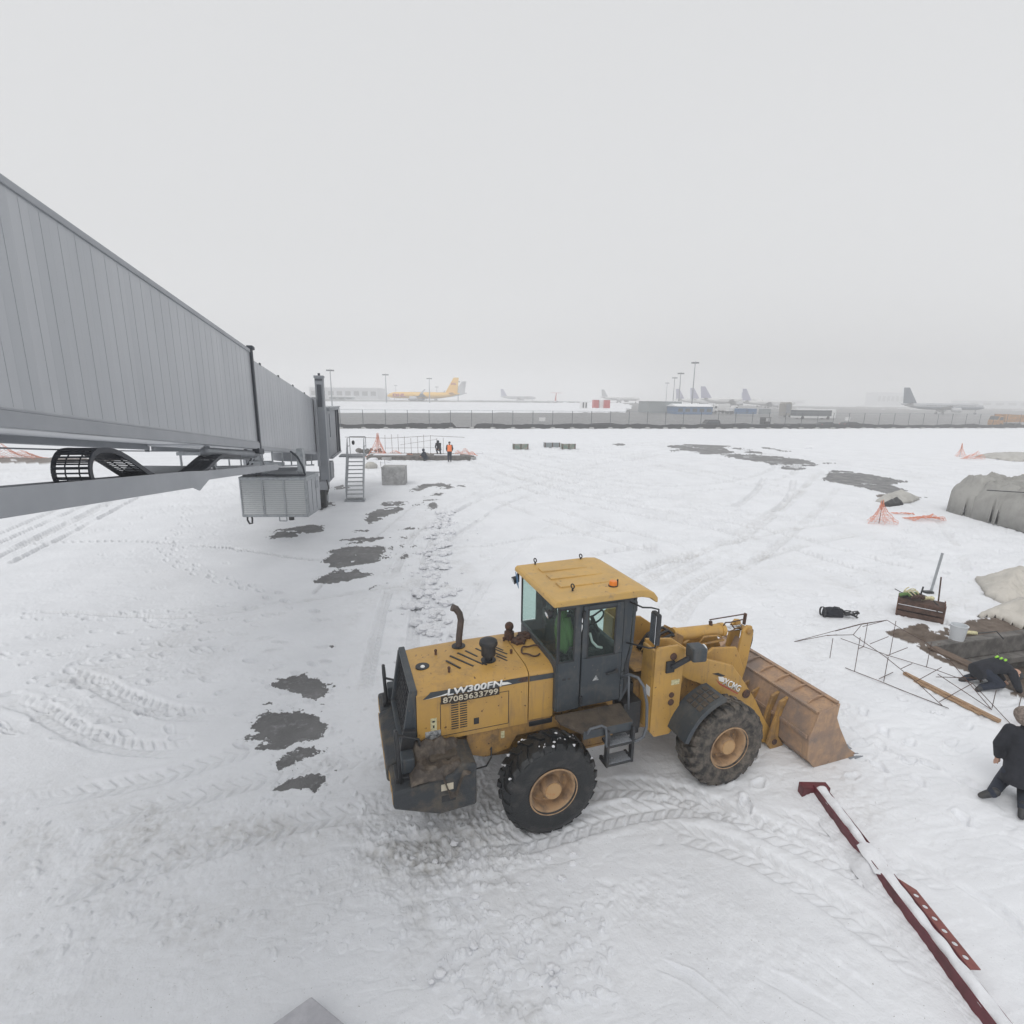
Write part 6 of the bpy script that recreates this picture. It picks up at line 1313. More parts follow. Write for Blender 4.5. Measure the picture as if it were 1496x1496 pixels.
# apron coach
p_ = gt(1190, 158); t0 = thing('apron_bus', (p_.x, 158, p_.z), FR - R(6), 'long dark-windowed apron bus parked right of the boarding stairs', 'bus')
m = MB(); m.box((-6.3, -1.4, .35), (6.3, 1.4, 2.95)); bd = m.build('body', M_aw, t0, bevel=.15); m = MB(); m.box((-6.32, -1.42, .95), (4.9, 1.42, 2.7)); m.build('window_band', M_win, bd, bevel=.05); m = MB(); m.box((6.2, -1.2, 1.1), (6.33, 1.2, 2.5)); m.build('windscreen', M_win, bd)
m = MB(); m.box((-6.2, -1.3, 2.96), (6.2, 1.3, 3.02)); m.build('roof_snow', M_snr, bd)
for x in (-4.2, 3.9):
    for s in (-1, 1): m = MB(); m.cyl((x, s * 1.1, .5), (x, s * 1.41, .5), .5, n=18); m.build('wheel', M_tyr, t0)
def truck(loc, yaw, cabm, boxm, label, Ln=6.5, bh=2.6, cat='truck', name='box_truck', tipper=False):
    t0 = thing(name, loc, yaw, label, cat); m = MB(); m.prism([(Ln / 2 - 1.9, .7), (Ln / 2 - 1.9, 2.75), (Ln / 2 - .5, 2.8), (Ln / 2 - .12, 1.8), (Ln / 2, 1.6), (Ln / 2, .55)], 'y', -1.15, 1.15); cb = m.build('cab', cabm, t0, bevel=.08)
    m = MB()
    for s in (-1, 1): m.prism([(Ln / 2 - 1.5, 1.75), (Ln / 2 - 1.5, 2.5), (Ln / 2 - .65, 2.5), (Ln / 2 - .4, 1.75)], 'y', s * 1.15, s * 1.17)
    m.build('side_window', M_win, cb)
    m = MB(); m.add([(Ln / 2 - .46, -1, 2.7), (Ln / 2 - .46, 1, 2.7), (Ln / 2 - .1, 1, 1.85), (Ln / 2 - .1, -1, 1.85)], [[0, 1, 2, 3]]); m.build('windscreen', M_win, cb, solid=.02)
    m = MB()
    if tipper: m.prism([(-Ln / 2, 1.3), (-Ln / 2 - .1, 3.0), (Ln / 2 - 2.1, 3.2), (Ln / 2 - 1.7, 3.25), (Ln / 2 - 2.1, 1.25)], 'y', -1.25, 1.25)
    else: m.box((-Ln / 2, -1.2, 1.0), (Ln / 2 - 2.05, 1.2, 1.0 + bh))
    m.build('load_body', boxm, t0, bevel=.05); m = MB(); m.box((-Ln / 2, -.5, .6), (Ln / 2 - .2, .5, .95)); m.build('chassis', M_cd, t0)
    xs_ = [Ln / 2 - 1.1, -Ln / 2 + 1.2] + ([-Ln / 2 + 2.6] if tipper else [])
    for x in xs_:
        for s in (-1, 1): m = MB(); m.cyl((x, s * .85, .5), (x, s * 1.16, .5), .5, n=18); m.build('wheel', M_tyr, t0)
    return t0
p_ = gt(1052, 186); truck((p_.x, 186, p_.z + .2), FR + PI, M_aw, M_aw, 'white box truck parked beside the blue pavilion', 6.5, 2.3)
p_ = gt(1070, 182); truck((p_.x, 182, p_.z + .2), FR, M_aw, M_aw, 'small white van parked right of the white box truck', 4.2, 1.2, 'van', 'delivery_van')
M_tor = mat('tipper_orange', (.42, .20, .05), .6, 0, (.25, .14, .06), 1.5, .4, .65)
p_ = rp(1473, 103.5); truck((p_.x, p_.y, p_.z), FR + PI, M_tor, M_tor, 'dirty orange tipper truck on the road at the right edge', 8.2, cat='truck', name='tipper_truck', tipper=True)
# passenger stairs
p_ = gt(1149, 170); t0 = thing('passenger_stairs', (p_.x, 170, p_.z), FR, 'brown grey covered boarding stairs vehicle standing upright on the apron', 'boarding stairs')
m = MB(); m.prism([(-1.3, .4), (-1.3, 4.1), (-.9, 4.7), (.9, 4.7), (1.3, 4.1), (1.3, .4)], 'y', -1.1, 1.6); bd = m.build('stair_hood', mat('stairs_grey', (.24, .23, .21), .7), t0, bevel=.1); m = MB(); m.box((-.8, -1.13, 1.2), (.8, -1.08, 4.1)); m.build('hood_opening', M_gryd, bd)
for k in range(6): m = MB(); m.box((-.8, -1.2, 1.3 + k * .45), (.8, -1.12, 1.38 + k * .45)); m.build('stair_tread', M_galv, bd)
for x in (-.9, .9):
    m = MB(); m.cyl((x, -.9, .4), (x, -1.1, .4), .4, n=14); m.build('wheel', M_tyr, t0)

# ---------------------------------------------------------------- crates in the mid distance
M_crg = mat('weathered_green_board', (.13, .20, .17), .8, 0, (.28, .26, .22), 2.2, .4, .6)
for px, py, w, h, mt, lab in ((761, 656.5, 1.75, .62, M_crg, 'green weathered crate lying alone on the snow, left of the pair'), (807, 653.5, 1.9, .55, M_hgr, 'grey board crate, left one of the touching pair on the snow'), (831, 656, 1.6, .6, M_crg, 'pale green crate, right one of the touching pair on the snow')):
    g = gp(px, py); t0 = thing('board_crate', (g.x, g.y, 0), R(8), lab, 'crate'); m = MB(); m.box((-w / 2, 0, 0), (w / 2, .9, h)); bx_ = m.build('crate_boards', mt, t0, bevel=.03)
    m = MB()
    for x in (-w / 2 - .02, -.06, w / 2 - .10): m.box((x, -.03, 0), (x + .12, 0, h + .02))
    m.build('crate_battens', M_woodd, bx_)
    m = MB(); m.box((-w / 2 + .03, .05, h), (w / 2 - .03, .85, h + .05)); m.build('snow_cover', M_snowc, bx_, bevel=.02)

# ---------------------------------------------------------------- orange netting helper
def net_sheet(name, pts_fn, nu, nv, label, r=.014, m=None, cat='netting', wire=True):
    o_ = MB(); vs = [pts_fn(i / (nu - 1), j / (nv - 1)) for i in range(nu) for j in range(nv)]; fs = [[i * nv + j, (i + 1) * nv + j, (i + 1) * nv + j + 1, i * nv + j + 1] for i in range(nu - 1) for j in range(nv - 1)]
    o_.add(vs, fs); ob = o_.build(name, m or M_net); k = ob.modifiers.new('wire', 'WIREFRAME'); k.thickness = r * 2; k.use_boundary = True; k.use_even_offset = False
    tag(ob, label, cat); return ob
rn = random.Random(9)
def cone_net(px, py, h, rb, label, nu=15, nv=9, r=.014):
    g = gp(px, py); t0 = thing('safety_netting', (g.x, g.y, 0), 0, label, 'netting'); o_ = MB(); vs = []
    for i in range(nu):
        a = 2 * PI * i / (nu - 1)
        for j in range(nv): t = j / (nv - 1); rad2 = rb * (.06 + .94 * t ** 1.5) * (1 + .25 * math.sin(a * 3 + 2 * t + h) + .15 * math.sin(a * 7 + px) + rn.uniform(-.12, .12)); vs.append((math.cos(a) * rad2 + .25 * rb * t * math.sin(px), math.sin(a) * rad2 * .8, max(.02, h * (1 - t ** .8) * (1 + .12 * math.sin(a * 2 + px)) + .03 + rn.uniform(-.03, .06))))
    o_.add(vs, [[i * nv + j, (i + 1) * nv + j, (i + 1) * nv + j + 1, i * nv + j + 1] for i in range(nu - 1) for j in range(nv - 1)]); ob = o_.build('net_mesh', M_net, t0); k = ob.modifiers.new('wire', 'WIREFRAME'); k.thickness = r * 2; k.use_even_offset = False
    m = MB(); m.tube([(0, 0, -.05), (.02, 0, h + .12)], .014, 6); m.build('stake', M_rust, t0); return t0
cone_net(1284, 764, 1.0, .62, 'orange safety netting draped over a stake like a cone', 21, 12, .008)
def heap_net(px, py, w, d, h, label, nu=22, nv=9, r=.012):
    g = gp(px, py); t0 = thing('safety_netting', (g.x, g.y, 0), R(rn.uniform(-12, 12)), label, 'netting'); o_ = MB(); vs = []
    for i in range(nu):
        for j in range(nv): u_, v_ = i / (nu - 1), j / (nv - 1); vs.append(((u_ - .5) * w + rn.uniform(-.05, .05), (v_ - .5) * d + rn.uniform(-.05, .05), .02 + h * math.sin(PI * min(1, max(0, u_))) ** .7 * (1 - v_) * (.5 + .5 * math.sin(u_ * 9) ** 2) + rn.uniform(0, .06)))
    o_.add(vs, [[i * nv + j, (i + 1) * nv + j, (i + 1) * nv + j + 1, i * nv + j + 1] for i in range(nu - 1) for j in range(nv - 1)]); ob = o_.build('net_mesh', M_net, t0); k = ob.modifiers.new('wire', 'WIREFRAME'); k.thickness = r * 2; k.use_even_offset = False; return t0
heap_net(1350, 760, 1.6, .8, .35, 'slack orange netting lying on snow right of the netting cone')
heap_net(1320, 752, 1.0, .3, .12, 'thin strip of orange netting on snow between the netting cone and the slack heap', 14, 4)
heap_net(15, 672, 5.0, 2.0, 1.5, 'orange netting at the far left edge beyond the cable tray', 26, 10, .016)
heap_net(1421, 671, 1.9, .8, .9, 'red orange netting heap at the far pit on the right', 16, 7, .015)
cone_net(1402, 667, 1.3, .5, 'pale orange netting on a leaning stake at the far right pit', 11, 7, .013)

# ---------------------------------------------------------------- the far dig with slab, netting, bars
g0 = gp(560, 671)
sl_ = thing('concrete_footing', gp(612, 671), R(5), 'low grey concrete footing slab at the far dig', 'concrete slab')
m = MB(); m.prism([(-4.9, 0), (-4.6, -.6), (4.6, -.45), (5.3, .2), (4.4, 1.4), (-4.7, 1.6)], 'z', -.05, .34); m.build('slab', M_concd, sl_, bevel=.04)
m = MB(); m.box((-4.3, .1, .34), (-1.2, 1.3, .42)); m.box((1.4, .2, .34), (3.9, 1.1, .40)); m.build('snow_patch', M_snowc, sl_, bevel=.03)
cone_net(553, 668, 2.1, 1.1, 'orange netting hung from a stake at the left of the far dig', 17, 9, .016)
heap_net(580, 668, 4.6, 1.2, .7, 'orange netting sagging along the middle of the far dig', 30, 8, .014)
heap_net(680, 666, 2.4, 1.0, .8, 'orange netting heap at the right end of the far dig', 16, 7, .015)
rb = thing('rebar_cage', gp(600, 668), R(6), 'standing thin rebar cage above the far dig footing', 'rebar cage')
m = MB()
for x in np.arange(-2.4, 3.3, .62): m.bar((x, .3 * math.sin(x * 3), .2), (x + rn.uniform(-.05, .05), .3 * math.sin(x * 3), 2.0 + rn.uniform(-.2, .25)), .03)
m.build('upright_bars', M_rust, rb)
m = MB(); m.tube([(-6.2, 0, 1.95), (-2, 0, 1.85), (2, 0, 2.1), (5.3, .2, 1.95)], .018, 5); m.bar((-1, .2, 1.2), (2.6, .2, 1.75), .022); m.bar((-2.4, 0, .9), (3.1, 0, .95), .02); m.build('long_bars', M_rust, rb)
heap = thing('rubble_heap', gp(540, 662), 0, 'grey snowy rubble heap beside the stairs at the far dig', 'rubble'); m = MB(); rr2 = random.Random(4)
for k in range(16): m.ball((rr2.uniform(-1.6, 1.4), rr2.uniform(-.5, .5), rr2.uniform(.05, .4)), rr2.uniform(.15, .3), 8, 6, (1.2, 1, .8), .4, rr2)
m.build('stones', M_concd, heap)
sr = thing('small_rock', gp(542, 684), 0, 'pale rock lying in snow right of the stairs foot', 'rock'); m = MB(); m.ball((0, 0, .15), .42, 12, 8, (1.3, .9, .9), .2, rr2); m.build('rock', M_tarp, sr, smooth=True)
for px, py, w, lab in ((565, 672, .9, 'flat pale board lying at the foot of the far footing'), (690, 671, .7, 'small concrete offcut at the right tip of the far footing')):
    t0 = thing('offcut_board', gp(px, py), R(10), lab, 'board'); m = MB(); m.box((-w / 2, -.2, 0), (w / 2, .3, .25)); m.build('board', M_conc, t0, bevel=.02)

# ---------------------------------------------------------------- draped sheets
def drape(name, poly, h, edge, label, mt, cat='tarpaulin', seed=1, res=.08, prof=.5, wr=.12, sag=.15, z0=.0, grp=None):
    """sheet over a heap: poly = ground outline in metres"""
    cx = sum(p[0] for p in poly) / len(poly); cy = sum(p[1] for p in poly) / len(poly)
    t0 = thing(name, (cx, cy, z0), 0, label, cat, grp); P = [(p[0] - cx, p[1] - cy) for p in poly]
    x = np.arange(min(p[0] for p in P) - res, max(p[0] for p in P) + res, res); y = np.arange(min(p[1] for p in P) - res, max(p[1] for p in P) + res, res)
    X, Y = np.meshgrid(x, y, indexing='ij'); W = .5 * res * 4 * (fbm(X, Y, .5, 3, seed) - .5)
    ins = inpoly(X + W, Y + W, P); d = np.full(X.shape, 1e9)
    for i in range(len(P)):
        ax_, ay_ = P[i]; bx_, by_ = P[(i + 1) % len(P)]; dx, dy = bx_ - ax_, by_ - ay_; t = np.clip(((X - ax_) * dx + (Y - ay_) * dy) / (dx * dx + dy * dy + 1e-9), 0, 1)
        d = np.minimum(d, np.hypot(X - ax_ - t * dx, Y - ay_ - t * dy))
    f = np.clip(d / edge, 0, 1); f = f ** prof * (1 - sag * fbm(X, Y, 1.1, 3, seed + 3))
    Z = h * f - .03 * h * np.abs(2 * fbm(X * .8 - Y * .9, Y * .5 + X * .5, .7, 2, seed + 11) - 1) ** .6 * np.clip(d / edge, 0, 1) + .10 * h + wr * h * (1 - np.abs(2 * fbm(X * 1.4 + Y * .3, Y * .6, .45, 4, seed + 7) - 1) - .7) * np.clip(d / (edge * .3), 0, 1) + .02
    for kk, (sc_, am_) in enumerate(((1.3, .16), (.6, .08), (.28, .03))):      # creases
        cr = np.abs(2 * fbm(X + .6 * Y * (-1) ** kk, Y * .7, sc_, 1, seed + 20 + kk) - 1); Z = Z - am_ * h * .6 * (1 - cr) ** 4 * np.clip(d / (edge * .5), 0, 1)
    inn = ins & np.roll(ins, 1, 0) & np.roll(ins, -1, 0) & np.roll(ins, 1, 1) & np.roll(ins, -1, 1); Z = np.where(inn, Z, .005)
    ids = -np.ones(X.shape, int); vs = []; k = 0
    for i in range(X.shape[0]):
        for j in range(X.shape[1]):
            if ins[i, j]: ids[i, j] = k; k += 1; vs.append((X[i, j], Y[i, j], max(.005, Z[i, j])))
    fs = []
    for i in range(X.shape[0] - 1):
        for j in range(X.shape[1] - 1):
            q_ = [ids[i, j], ids[i + 1, j], ids[i + 1, j + 1], ids[i, j + 1]]
            if min(q_) >= 0: fs.append(q_)
    m = MB(); m.add(vs, fs); o = m.build('sheet', mt, t0, smooth=True, solid=.012); return t0
def gw(*px): return [(g.x, g.y) for g in (gp(*p) for p in px)]
t0 = drape('covered_stack', [(23.5, 27.4), (23.35, 24.6), (23.5, 21.5), (24.2, 17.8), (28, 17), (29, 28), (24.9, 28.6)], 2.1, .5, 'tall stack under pale grey tarpaulin, the larger and further one at the right edge', mat('grey_tarpaulin', (.34, .335, .315), .6, 0, (.27, .265, .25), 1.3, .4, .65, .35, 7, runs=(.24, .235, .22)), seed=21, res=.08, prof=.5, wr=.20, sag=.35)
m = MB(); m.bar((-2.1, 1.2, 1.62), (-.9, -1.7, 1.9), .05, .04); m.build('batten', M_blk, t0)
drape('pit_tarpaulin', gw((1422, 846), (1440, 872), (1470, 886), (1520, 880), (1600, 872), (1600, 838), (1490, 850)), .75, .9, 'pale tarpaulin heap behind the pit with a pointed left end', mat('cream_tarpaulin', (.56, .53, .48), .6, 0, (.44, .42, .38), 1.6, .4, .65, .35, 7), seed=31, res=.05, prof=1.0, wr=.35)
drape('pit_tarpaulin', gw((1424, 902), (1455, 906), (1490, 921), (1600, 940), (1620, 895), (1500, 888), (1462, 886)), .62, .7, 'pale tarpaulin laid over the rear edge of the pit, nearer one', mat('cream_tarpaulin', (.56, .53, .48)), seed=41, res=.045, prof=1.0, wr=.35)
drape('earth_sheet', gw((1278, 733), (1300, 738), (1335, 734), (1345, 730), (1310, 724), (1290, 725)), .55, .9, 'low pale grey covered heap beyond the orange netting cone', M_tarp, seed=51, res=.07, prof=.9, wr=.2)
drape('black_sheet', gw((1283, 741), (1300, 741), (1321, 738), (1318, 735), (1300, 734)), .5, .5, 'black plastic sheet on the front of the low pale heap', M_tarpb, seed=61, res=.06, prof=.9, wr=.3, cat='sheet')
drape('long_sheet', gw((1420, 667), (1445, 670), (1475, 674), (1540, 676), (1540, 667), (1470, 664), (1440, 665)), .45, 1.2, 'long low grey sheet covering the far pit at the right edge', M_tarp, seed=71, res=.2, prof=.9, wr=.2)

# ---------------------------------------------------------------- pit: concrete wall, timber, bucket
a_, b_ = gp(1367, 945), gp(1640, 908)
w0 = thing('pit_wall', a_, math.atan2(b_.y - a_.y, b_.x - a_.x), 'damp concrete wall along the rear edge of the pit', 'concrete wall'); Lw = (b_ - a_).length
m = MB(); m.box((-.1, -.02, -.42), (Lw, .20, .04)); m.build('wall_top', M_concd, w0, bevel=.02)
m = MB(); m.box((.1, -.22, -.62), (Lw, .1, -.44)); m.box((.3, -.10, -.85), (Lw, .12, -.64)); m.box((.1, .0, -1.2), (Lw, .2, -.5)); m.build('wall_course', M_concd, w0, bevel=.03)
t0 = thing('white_bucket', gp(1397, 936), R(20), 'white plastic bucket standing at the corner of the pit', 'bucket'); m = MB(); m.lathe([(0, .03), (.14, .03), (.175, .40), (.185, .40), (.185, .42), (.165, .42), (.135, .05)], (0, 0, 0), (0, 0, 1), 26); m.build('pail', M_plas, t0, smooth=True, auto=40); m = MB(); m.tube([(.18 * math.cos(a), .18 * math.sin(a) * .2 + .12, .40 - .05 * math.sin(a)) for a in np.linspace(0, PI, 10)], .006, 6); m.build('bail', M_galv, t0)
t0 = thing('yellow_tool', gp(1416, 928), R(-10), 'yellow hand tool lying beside the white bucket', 'tool'); m = MB(); m.cyl((-.18, 0, .07), (.15, 0, .07), .06, .045); m.build('tool_body', M_lab, t0, smooth=True, auto=40); m = MB(); m.tube([(.15, 0, .07), (.3, -.05, .12), (.5, -.1, .2), (.62, -.2, .05)], .015, 6); m.build('tool_cable', M_blk, t0)
t0 = thing('pit_plank', gp(1399, 965), 0, 'brown board along the near left rim of the pit', 'board'); a2, b2 = gp(1367, 946), gp(1472, 995); t0.location = (a2 + b2) / 2 + Vector((-.03, -.05, .05)); t0.rotation_euler = (0, 0, math.atan2(b2.y - a2.y, b2.x - a2.x)); L2 = (b2 - a2).length; m = MB(); m.box((-L2 / 2, -.26, -.03), (L2 / 2, 0, .02)); m.build('board', M_woodd, t0, bevel=.008)
M_woodp = mat('muddy_formwork', (.15, .105, .075), .8, 0, (.09, .065, .05), 4, .4, .65, .3, 30, stretch=(1, 5, 5)); t0.children[0].data.materials[0] = M_woodp
# long bare timber on the snow under the cages
a2, b2 = gp(1322, 980, .1), gp(1462, 1050, .1); t0 = thing('bare_timber', (a2 + b2) / 2, math.atan2(b2.y - a2.y, b2.x - a2.x), 'long bare timber plank on snow under the rebar frame', 'timber'); L2 = (b2 - a2).length
m = MB(); m.box((-L2 / 2, -.05, -.08), (L2 / 2, .03, -.02)); m.box((-L2 * .35, -.10, -.09), (L2 * .35, -.04, -.05)); m.build('plank', M_wood, t0, bevel=.006)
t0 = thing('orange_glove_board', gp(1493, 1046, .25), R(10), 'short orange stained board at the right edge above the kneeling man', 'board'); t0.name = 'stained_board'; m = MB(); m.prism([(-.16, -.02), (-.02, .08), (.3, .02), (.3, -.08), (0, -.1)], 'z', -.03, .03); m.build('board', mat('orange_stained_wood', (.62, .33, .2), .7), t0, bevel=.01)

# ---------------------------------------------------------------- rebar frames lying by the pit
M_rebar = mat('rusty_rebar', (.055, .035, .03), .8, 0, (.12, .06, .04), 20)
rc = thing('rebar_truss', (8.2, 10.3, 0), 0, 'thin dark rebar truss standing on the snow between bucket and pit', 'rebar frame')
def q5(x, y, z): g = gp(1140 + x / 3.739, 680 + y / 3.739, z); return g - Vector((8.2, 10.3, 0))
lines = [[(75, 963, .02), (257, 928, .30), (398, 925, .72)], [(75, 963, .02), (440, 865, .35), (583, 845, .62)], [(398, 925, .72), (567, 1040, .55), (740, 1180, .32), (885, 1312, .02)], [(398, 925, .72), (445, 868, .60), (583, 845, .62)],
         [(583, 845, .62), (690, 910, .62), (790, 962, .60), (930, 1070, .5), (1155, 1335, .05)], [(255, 930, .34), (310, 925, .45)], [(355, 1105, .02), (430, 1135, .02), (560, 1185, .02), (690, 1238, .02), (920, 1327, .02)],
         [(330, 945, .15), (455, 990, .08), (597, 1040, .06), (730, 1080, .06), (860, 1120, .1), (1050, 1190, .15), (1270, 1425, .05)], [(490, 975, .35), (590, 935, .35)], [(580, 1040, .45), (695, 995, .3)], [(660, 1110, .35), (720, 1082, .25)], [(740, 1180, .32), (880, 1103, .25)], [(870, 1290, .05), (1050, 1190, .15)],
         [(540, 1165, .04), (615, 1130, .04)], [(430, 1000, .04), (455, 990, .08)], [(450, 880, .55), (583, 845, .62)], [(300, 905, .2), (440, 868, .5)], [(860, 1140, .2), (1155, 1335, .05)], [(850, 1155, .12), (1020, 1160, .2), (1180, 1165, .2)]]
for k, ln in enumerate(lines):
    m = MB(); m.tube([q5(*p) for p in ln], .007, 6); m.build('bar', M_rebar, rc)
for (bx_, by_), (tx_, ty_, zt_) in (((270, 1055), (257, 928, .5)), ((405, 1125), (398, 925, .80)), ((565, 1180), (567, 1040, .56)), ((455, 990), (445, 865, .60)), ((597, 1038), (583, 845, .86)), ((798, 1103), (790, 960, .60)), ((1155, 1330), (1178, 1225, .4)), ((1290, 1370), (1320, 1260, .4))):
    m = MB(); b0_ = q5(bx_, by_, 0); m.tube([b0_, b0_ + Vector((0, 0, zt_))], .0065, 6); m.build('upright_bar', M_rebar, rc)

# ---------------------------------------------------------------- wooden crate with tools and rods
ct = thing('tool_crate', gp(1342, 901), R(-38), 'dark wooden slatted crate on the snow heaped with tools', 'crate')
W_, D_, H_ = .50, .27, .50
for s in (-1, 1):
    m = MB()
    for z in (.05, .20, .35): m.box((-W_, s * D_ - .012, z), (W_, s * D_ + .012, z + .11)) if s > 0 or z < .04 or True else None
    m.build('side_slats', M_woodd, ct, bevel=.004)
    m = MB()
    for y_ in (-D_ + .05, 0, D_ - .05): m.box((s * W_ - .012, y_ - .045, .02), (s * W_ + .014, y_ + .045, H_))
    m.build('end_slats', mat('red_brown_board', (.16, .075, .045), .75, 0, (.08, .04, .03), 7), ct, bevel=.004)
m = MB(); m.box((-W_, -D_, .0), (W_, D_, .04)); m.box((-W_, -D_, .42), (W_, D_, .46)); m.build('crate_floor', M_woodd, ct)
tl = thing('tool_heap', ct.matrix_basis.to_translation() + Vector((0, 0, .47)), R(-38), 'jumble of green, yellow and black power tools on top of the crate', 'tools'); rr3 = random.Random(8)
ct_rot = R(-38)
for k in range(7):
    m = MB(); x = rr3.uniform(-.4, .35); y_ = rr3.uniform(-.15, .15); m.cyl((x - .1, y_, .06), (x + .12, y_ + rr3.uniform(-.1, .1), .09 + .1 * rr3.random()), .055, .04, 12); m.ball((x + .12, y_, .12), .06); m.build('tool', [M_greend, M_blk, M_lab, M_blk, M_greend, M_woodd, M_blk][k], tl, smooth=True, auto=40)
m = MB()
for k in range(3): m.tube([(-.25 + .16 * math.cos(a + k) , .13 * math.sin(a + k), .15 + .07 * math.sin(2 * a + k) + k * .03) for a in np.linspace(0, 5.5, 18)], .014, 6)
m.build('coiled_strap', M_lab, tl, smooth=True)
m = MB(); m.tube([(-.4, 0, .1), (-.1, .1, .16), (.2, .02, .1), (.4, -.15, -.05)], .016, 6); m.tube([(-.05, 0, .1), (-.02, .05, .38)], .02, 8); m.tube([(-.45, .05, .1), (-.62, .1, .16)], .012, 6); m.build('black_hose', M_blk, tl, smooth=True)
g1 = gp(1359, 866); t0 = thing('tall_steel_rod', g1, 0, 'tallest grey steel pipe stuck upright in snow behind the crate', 'pipe'); tp_ = gy(1377, 808, g1.y + .05); m = MB(); m.tube([(0, 0, -.1), tp_ - g1], .035, 8); m.build('pipe', M_galv, t0); m = MB(); m.box((-.22, -.08, 0), (.05, .06, .06)); m.build('pipe_foot', M_blk, t0)
g1 = gp(1369, 898); t0 = thing('rusty_rod', g1, 0, 'shorter rusty rod standing at the right corner of the crate', 'rod'); tp_ = gy(1375, 843, g1.y + .02); m = MB(); m.tube([(0, 0, -.1), tp_ - g1], .018, 8); m.build('rod', M_rust, t0)
# black bag with hoses
bg_ = thing('black_tool_bag', gp(1216, 902), R(-8), 'black holdall lying on snow beside the rebar frame', 'bag'); m = MB()
m.loft([[(x, .13 * r_ * math.cos(a), .14 * r_ + .13 * r_ * math.sin(a)) for a in np.linspace(0, 2 * PI, 15)[:-1]] for x, r_ in ((-.25, .6), (-.22, 1), (-.1, 1.1), (.1, 1.08), (.2, .9), (.24, .5))]); m.build('bag_body', M_cloth, bg_, smooth=True)
m = MB(); m.lathe([(.13, -.02), (.15, -.02), (.15, .02), (.13, .02)], (-.26, 0, .14), (1, .1, 0), 18, close=True); m.tube([(-.12, -.1, .25), (-.05, -.12, .36), (.08, -.12, .34), (.12, -.1, .24)], .012, 6); m.build('bag_handle', M_blk, bg_)
t0 = thing('cable_tangle', gp(1238, 903), 0, 'tangle of black cable lying right of the black holdall', 'cable'); m = MB()
for k in range(5): m.tube([(rr3.uniform(-.05, .05) + .19 * math.cos(a * 1.3 + k), .12 * math.sin(a + k), .05 + .05 * (1 + math.sin(a * 2.3 + k)) + .02 * k) for a in np.linspace(0, 7, 24)], .013, 6)
m.build('cable', M_blk, t0, smooth=True)
# ---------------------------------------------------------------- maroon steel beam under snow
pA, pB = gp(1196, 1150, .16), gp(1458, 1490, .16); pB = pA + (pB - pA) * 1.18
bm_ = thing('steel_beam', Vector((pA.x, pA.y, 0)), math.atan2(pB.y - pA.y, pB.x - pA.x), 'maroon steel beam with perforated plate, snow along its top', 'steel beam'); LB = (pB - pA).length
m = MB(); m.box((0, -.02, .0), (LB, .0, .17)); m.box((0, -.095, -.02), (LB, .095, 0.0)); m.box((0, -.075, .165), (LB, .075, .18)); m.build('web', M_beam, bm_, bevel=.003)
m = MB(); m.box((-.10, -.24, .0), (.03, .16, .17)); m.build('end_plate', M_beam, bm_, bevel=.01)
m = MB(); m.box((0, -.082, .02), (LB, -.070, .20)); m.box((0, .072, .02), (LB, .080, .195)); m.build('flange', M_beam, bm_, bevel=.002)
# perforated plate on the far side
m = MB(); n_h = 7; x0, x1 = LB * .44, LB * .72; 
bmm = bmesh.new()
pts = [(x0, .085), (x0 + .12, .19), (x1, .19), (x1, .085)]
seg = MB(); 
k0 = 6; wd = (x1 - x0 - .16) / k0
for i in range(k0):
    cx_, cy_ = x0 + .14 + wd * (i + .5), .138; hw_, hh_ = wd / 2, .052; ring_o = []; ring_i = []
    for a in np.linspace(0, 2 * PI, 25)[:-1]:
        c_, s_ = math.cos(a), math.sin(a); k_ = 1 / max(abs(c_) / 1, abs(s_) / 1); ring_o.append((cx_ + hw_ * c_ * k_, cy_ + hh_ * s_ * k_)); ring_i.append((cx_ + .026 * c_, cy_ + .026 * s_))
    n_ = 24; vs = [(p[0], p[1], z) for z in (.185, .195) for rr_ in (ring_o, ring_i) for p in rr_]; fs = []
    for j in range(n_):
        k = (j + 1) % n_; fs += [[j, k, n_ + k, n_ + j], [2 * n_ + j, 3 * n_ + j, 3 * n_ + k, 2 * n_ + k], [n_ + j, n_ + k, 3 * n_ + k, 3 * n_ + j]]
    seg.add(vs, fs)
seg.prism([(x0, .085), (x0 + .14, .19), (x0 + .14, .086)], 'z', .185, .195); seg.prism([(x1 - .02, .086), (x1 - .02, .19), (x1 + .03, .19), (x1 + .03, .086)], 'z', .185, .195)
seg.build('perforated_plate', M_beam2, bm_)
bmm.free()
sn_ = MB(); nS, nW = 220, 9
for seg_ in ((.05, LB),):
    vs = []; rr3 = random.Random(4)
    for i in range(nS + 1):
        s = seg_[0] + (seg_[1] - seg_[0]) * i / nS; hgt = .045 + .02 * math.sin(s * 3) + .012 * math.sin(s * 17 + 1); wl_ = .064 + .012 * math.sin(s * 5) + .008 * math.sin(s * 23)
        if LB * .30 < s < LB * .42: wl_ += .06; 
        for j in range(nW): t = j / (nW - 1) * 2 - 1; vs.append((s, t * wl_ - (.05 if LB * .30 < s < LB * .42 and t < 0 else 0) * -t * 0, .181 + hgt * math.sqrt(max(0, 1 - t * t)) * (1 if i not in (0, nS) else 0)))
    sn_.add(vs, [[i * nW + j, (i + 1) * nW + j, (i + 1) * nW + j + 1, i * nW + j + 1] for i in range(nS) for j in range(nW - 1)])
sn_.build('snow_strip', M_snowc, bm_, smooth=True)
m = MB(); nS, nW = 300, 12; xs3 = np.linspace(0.02, LB, nS); vs = []
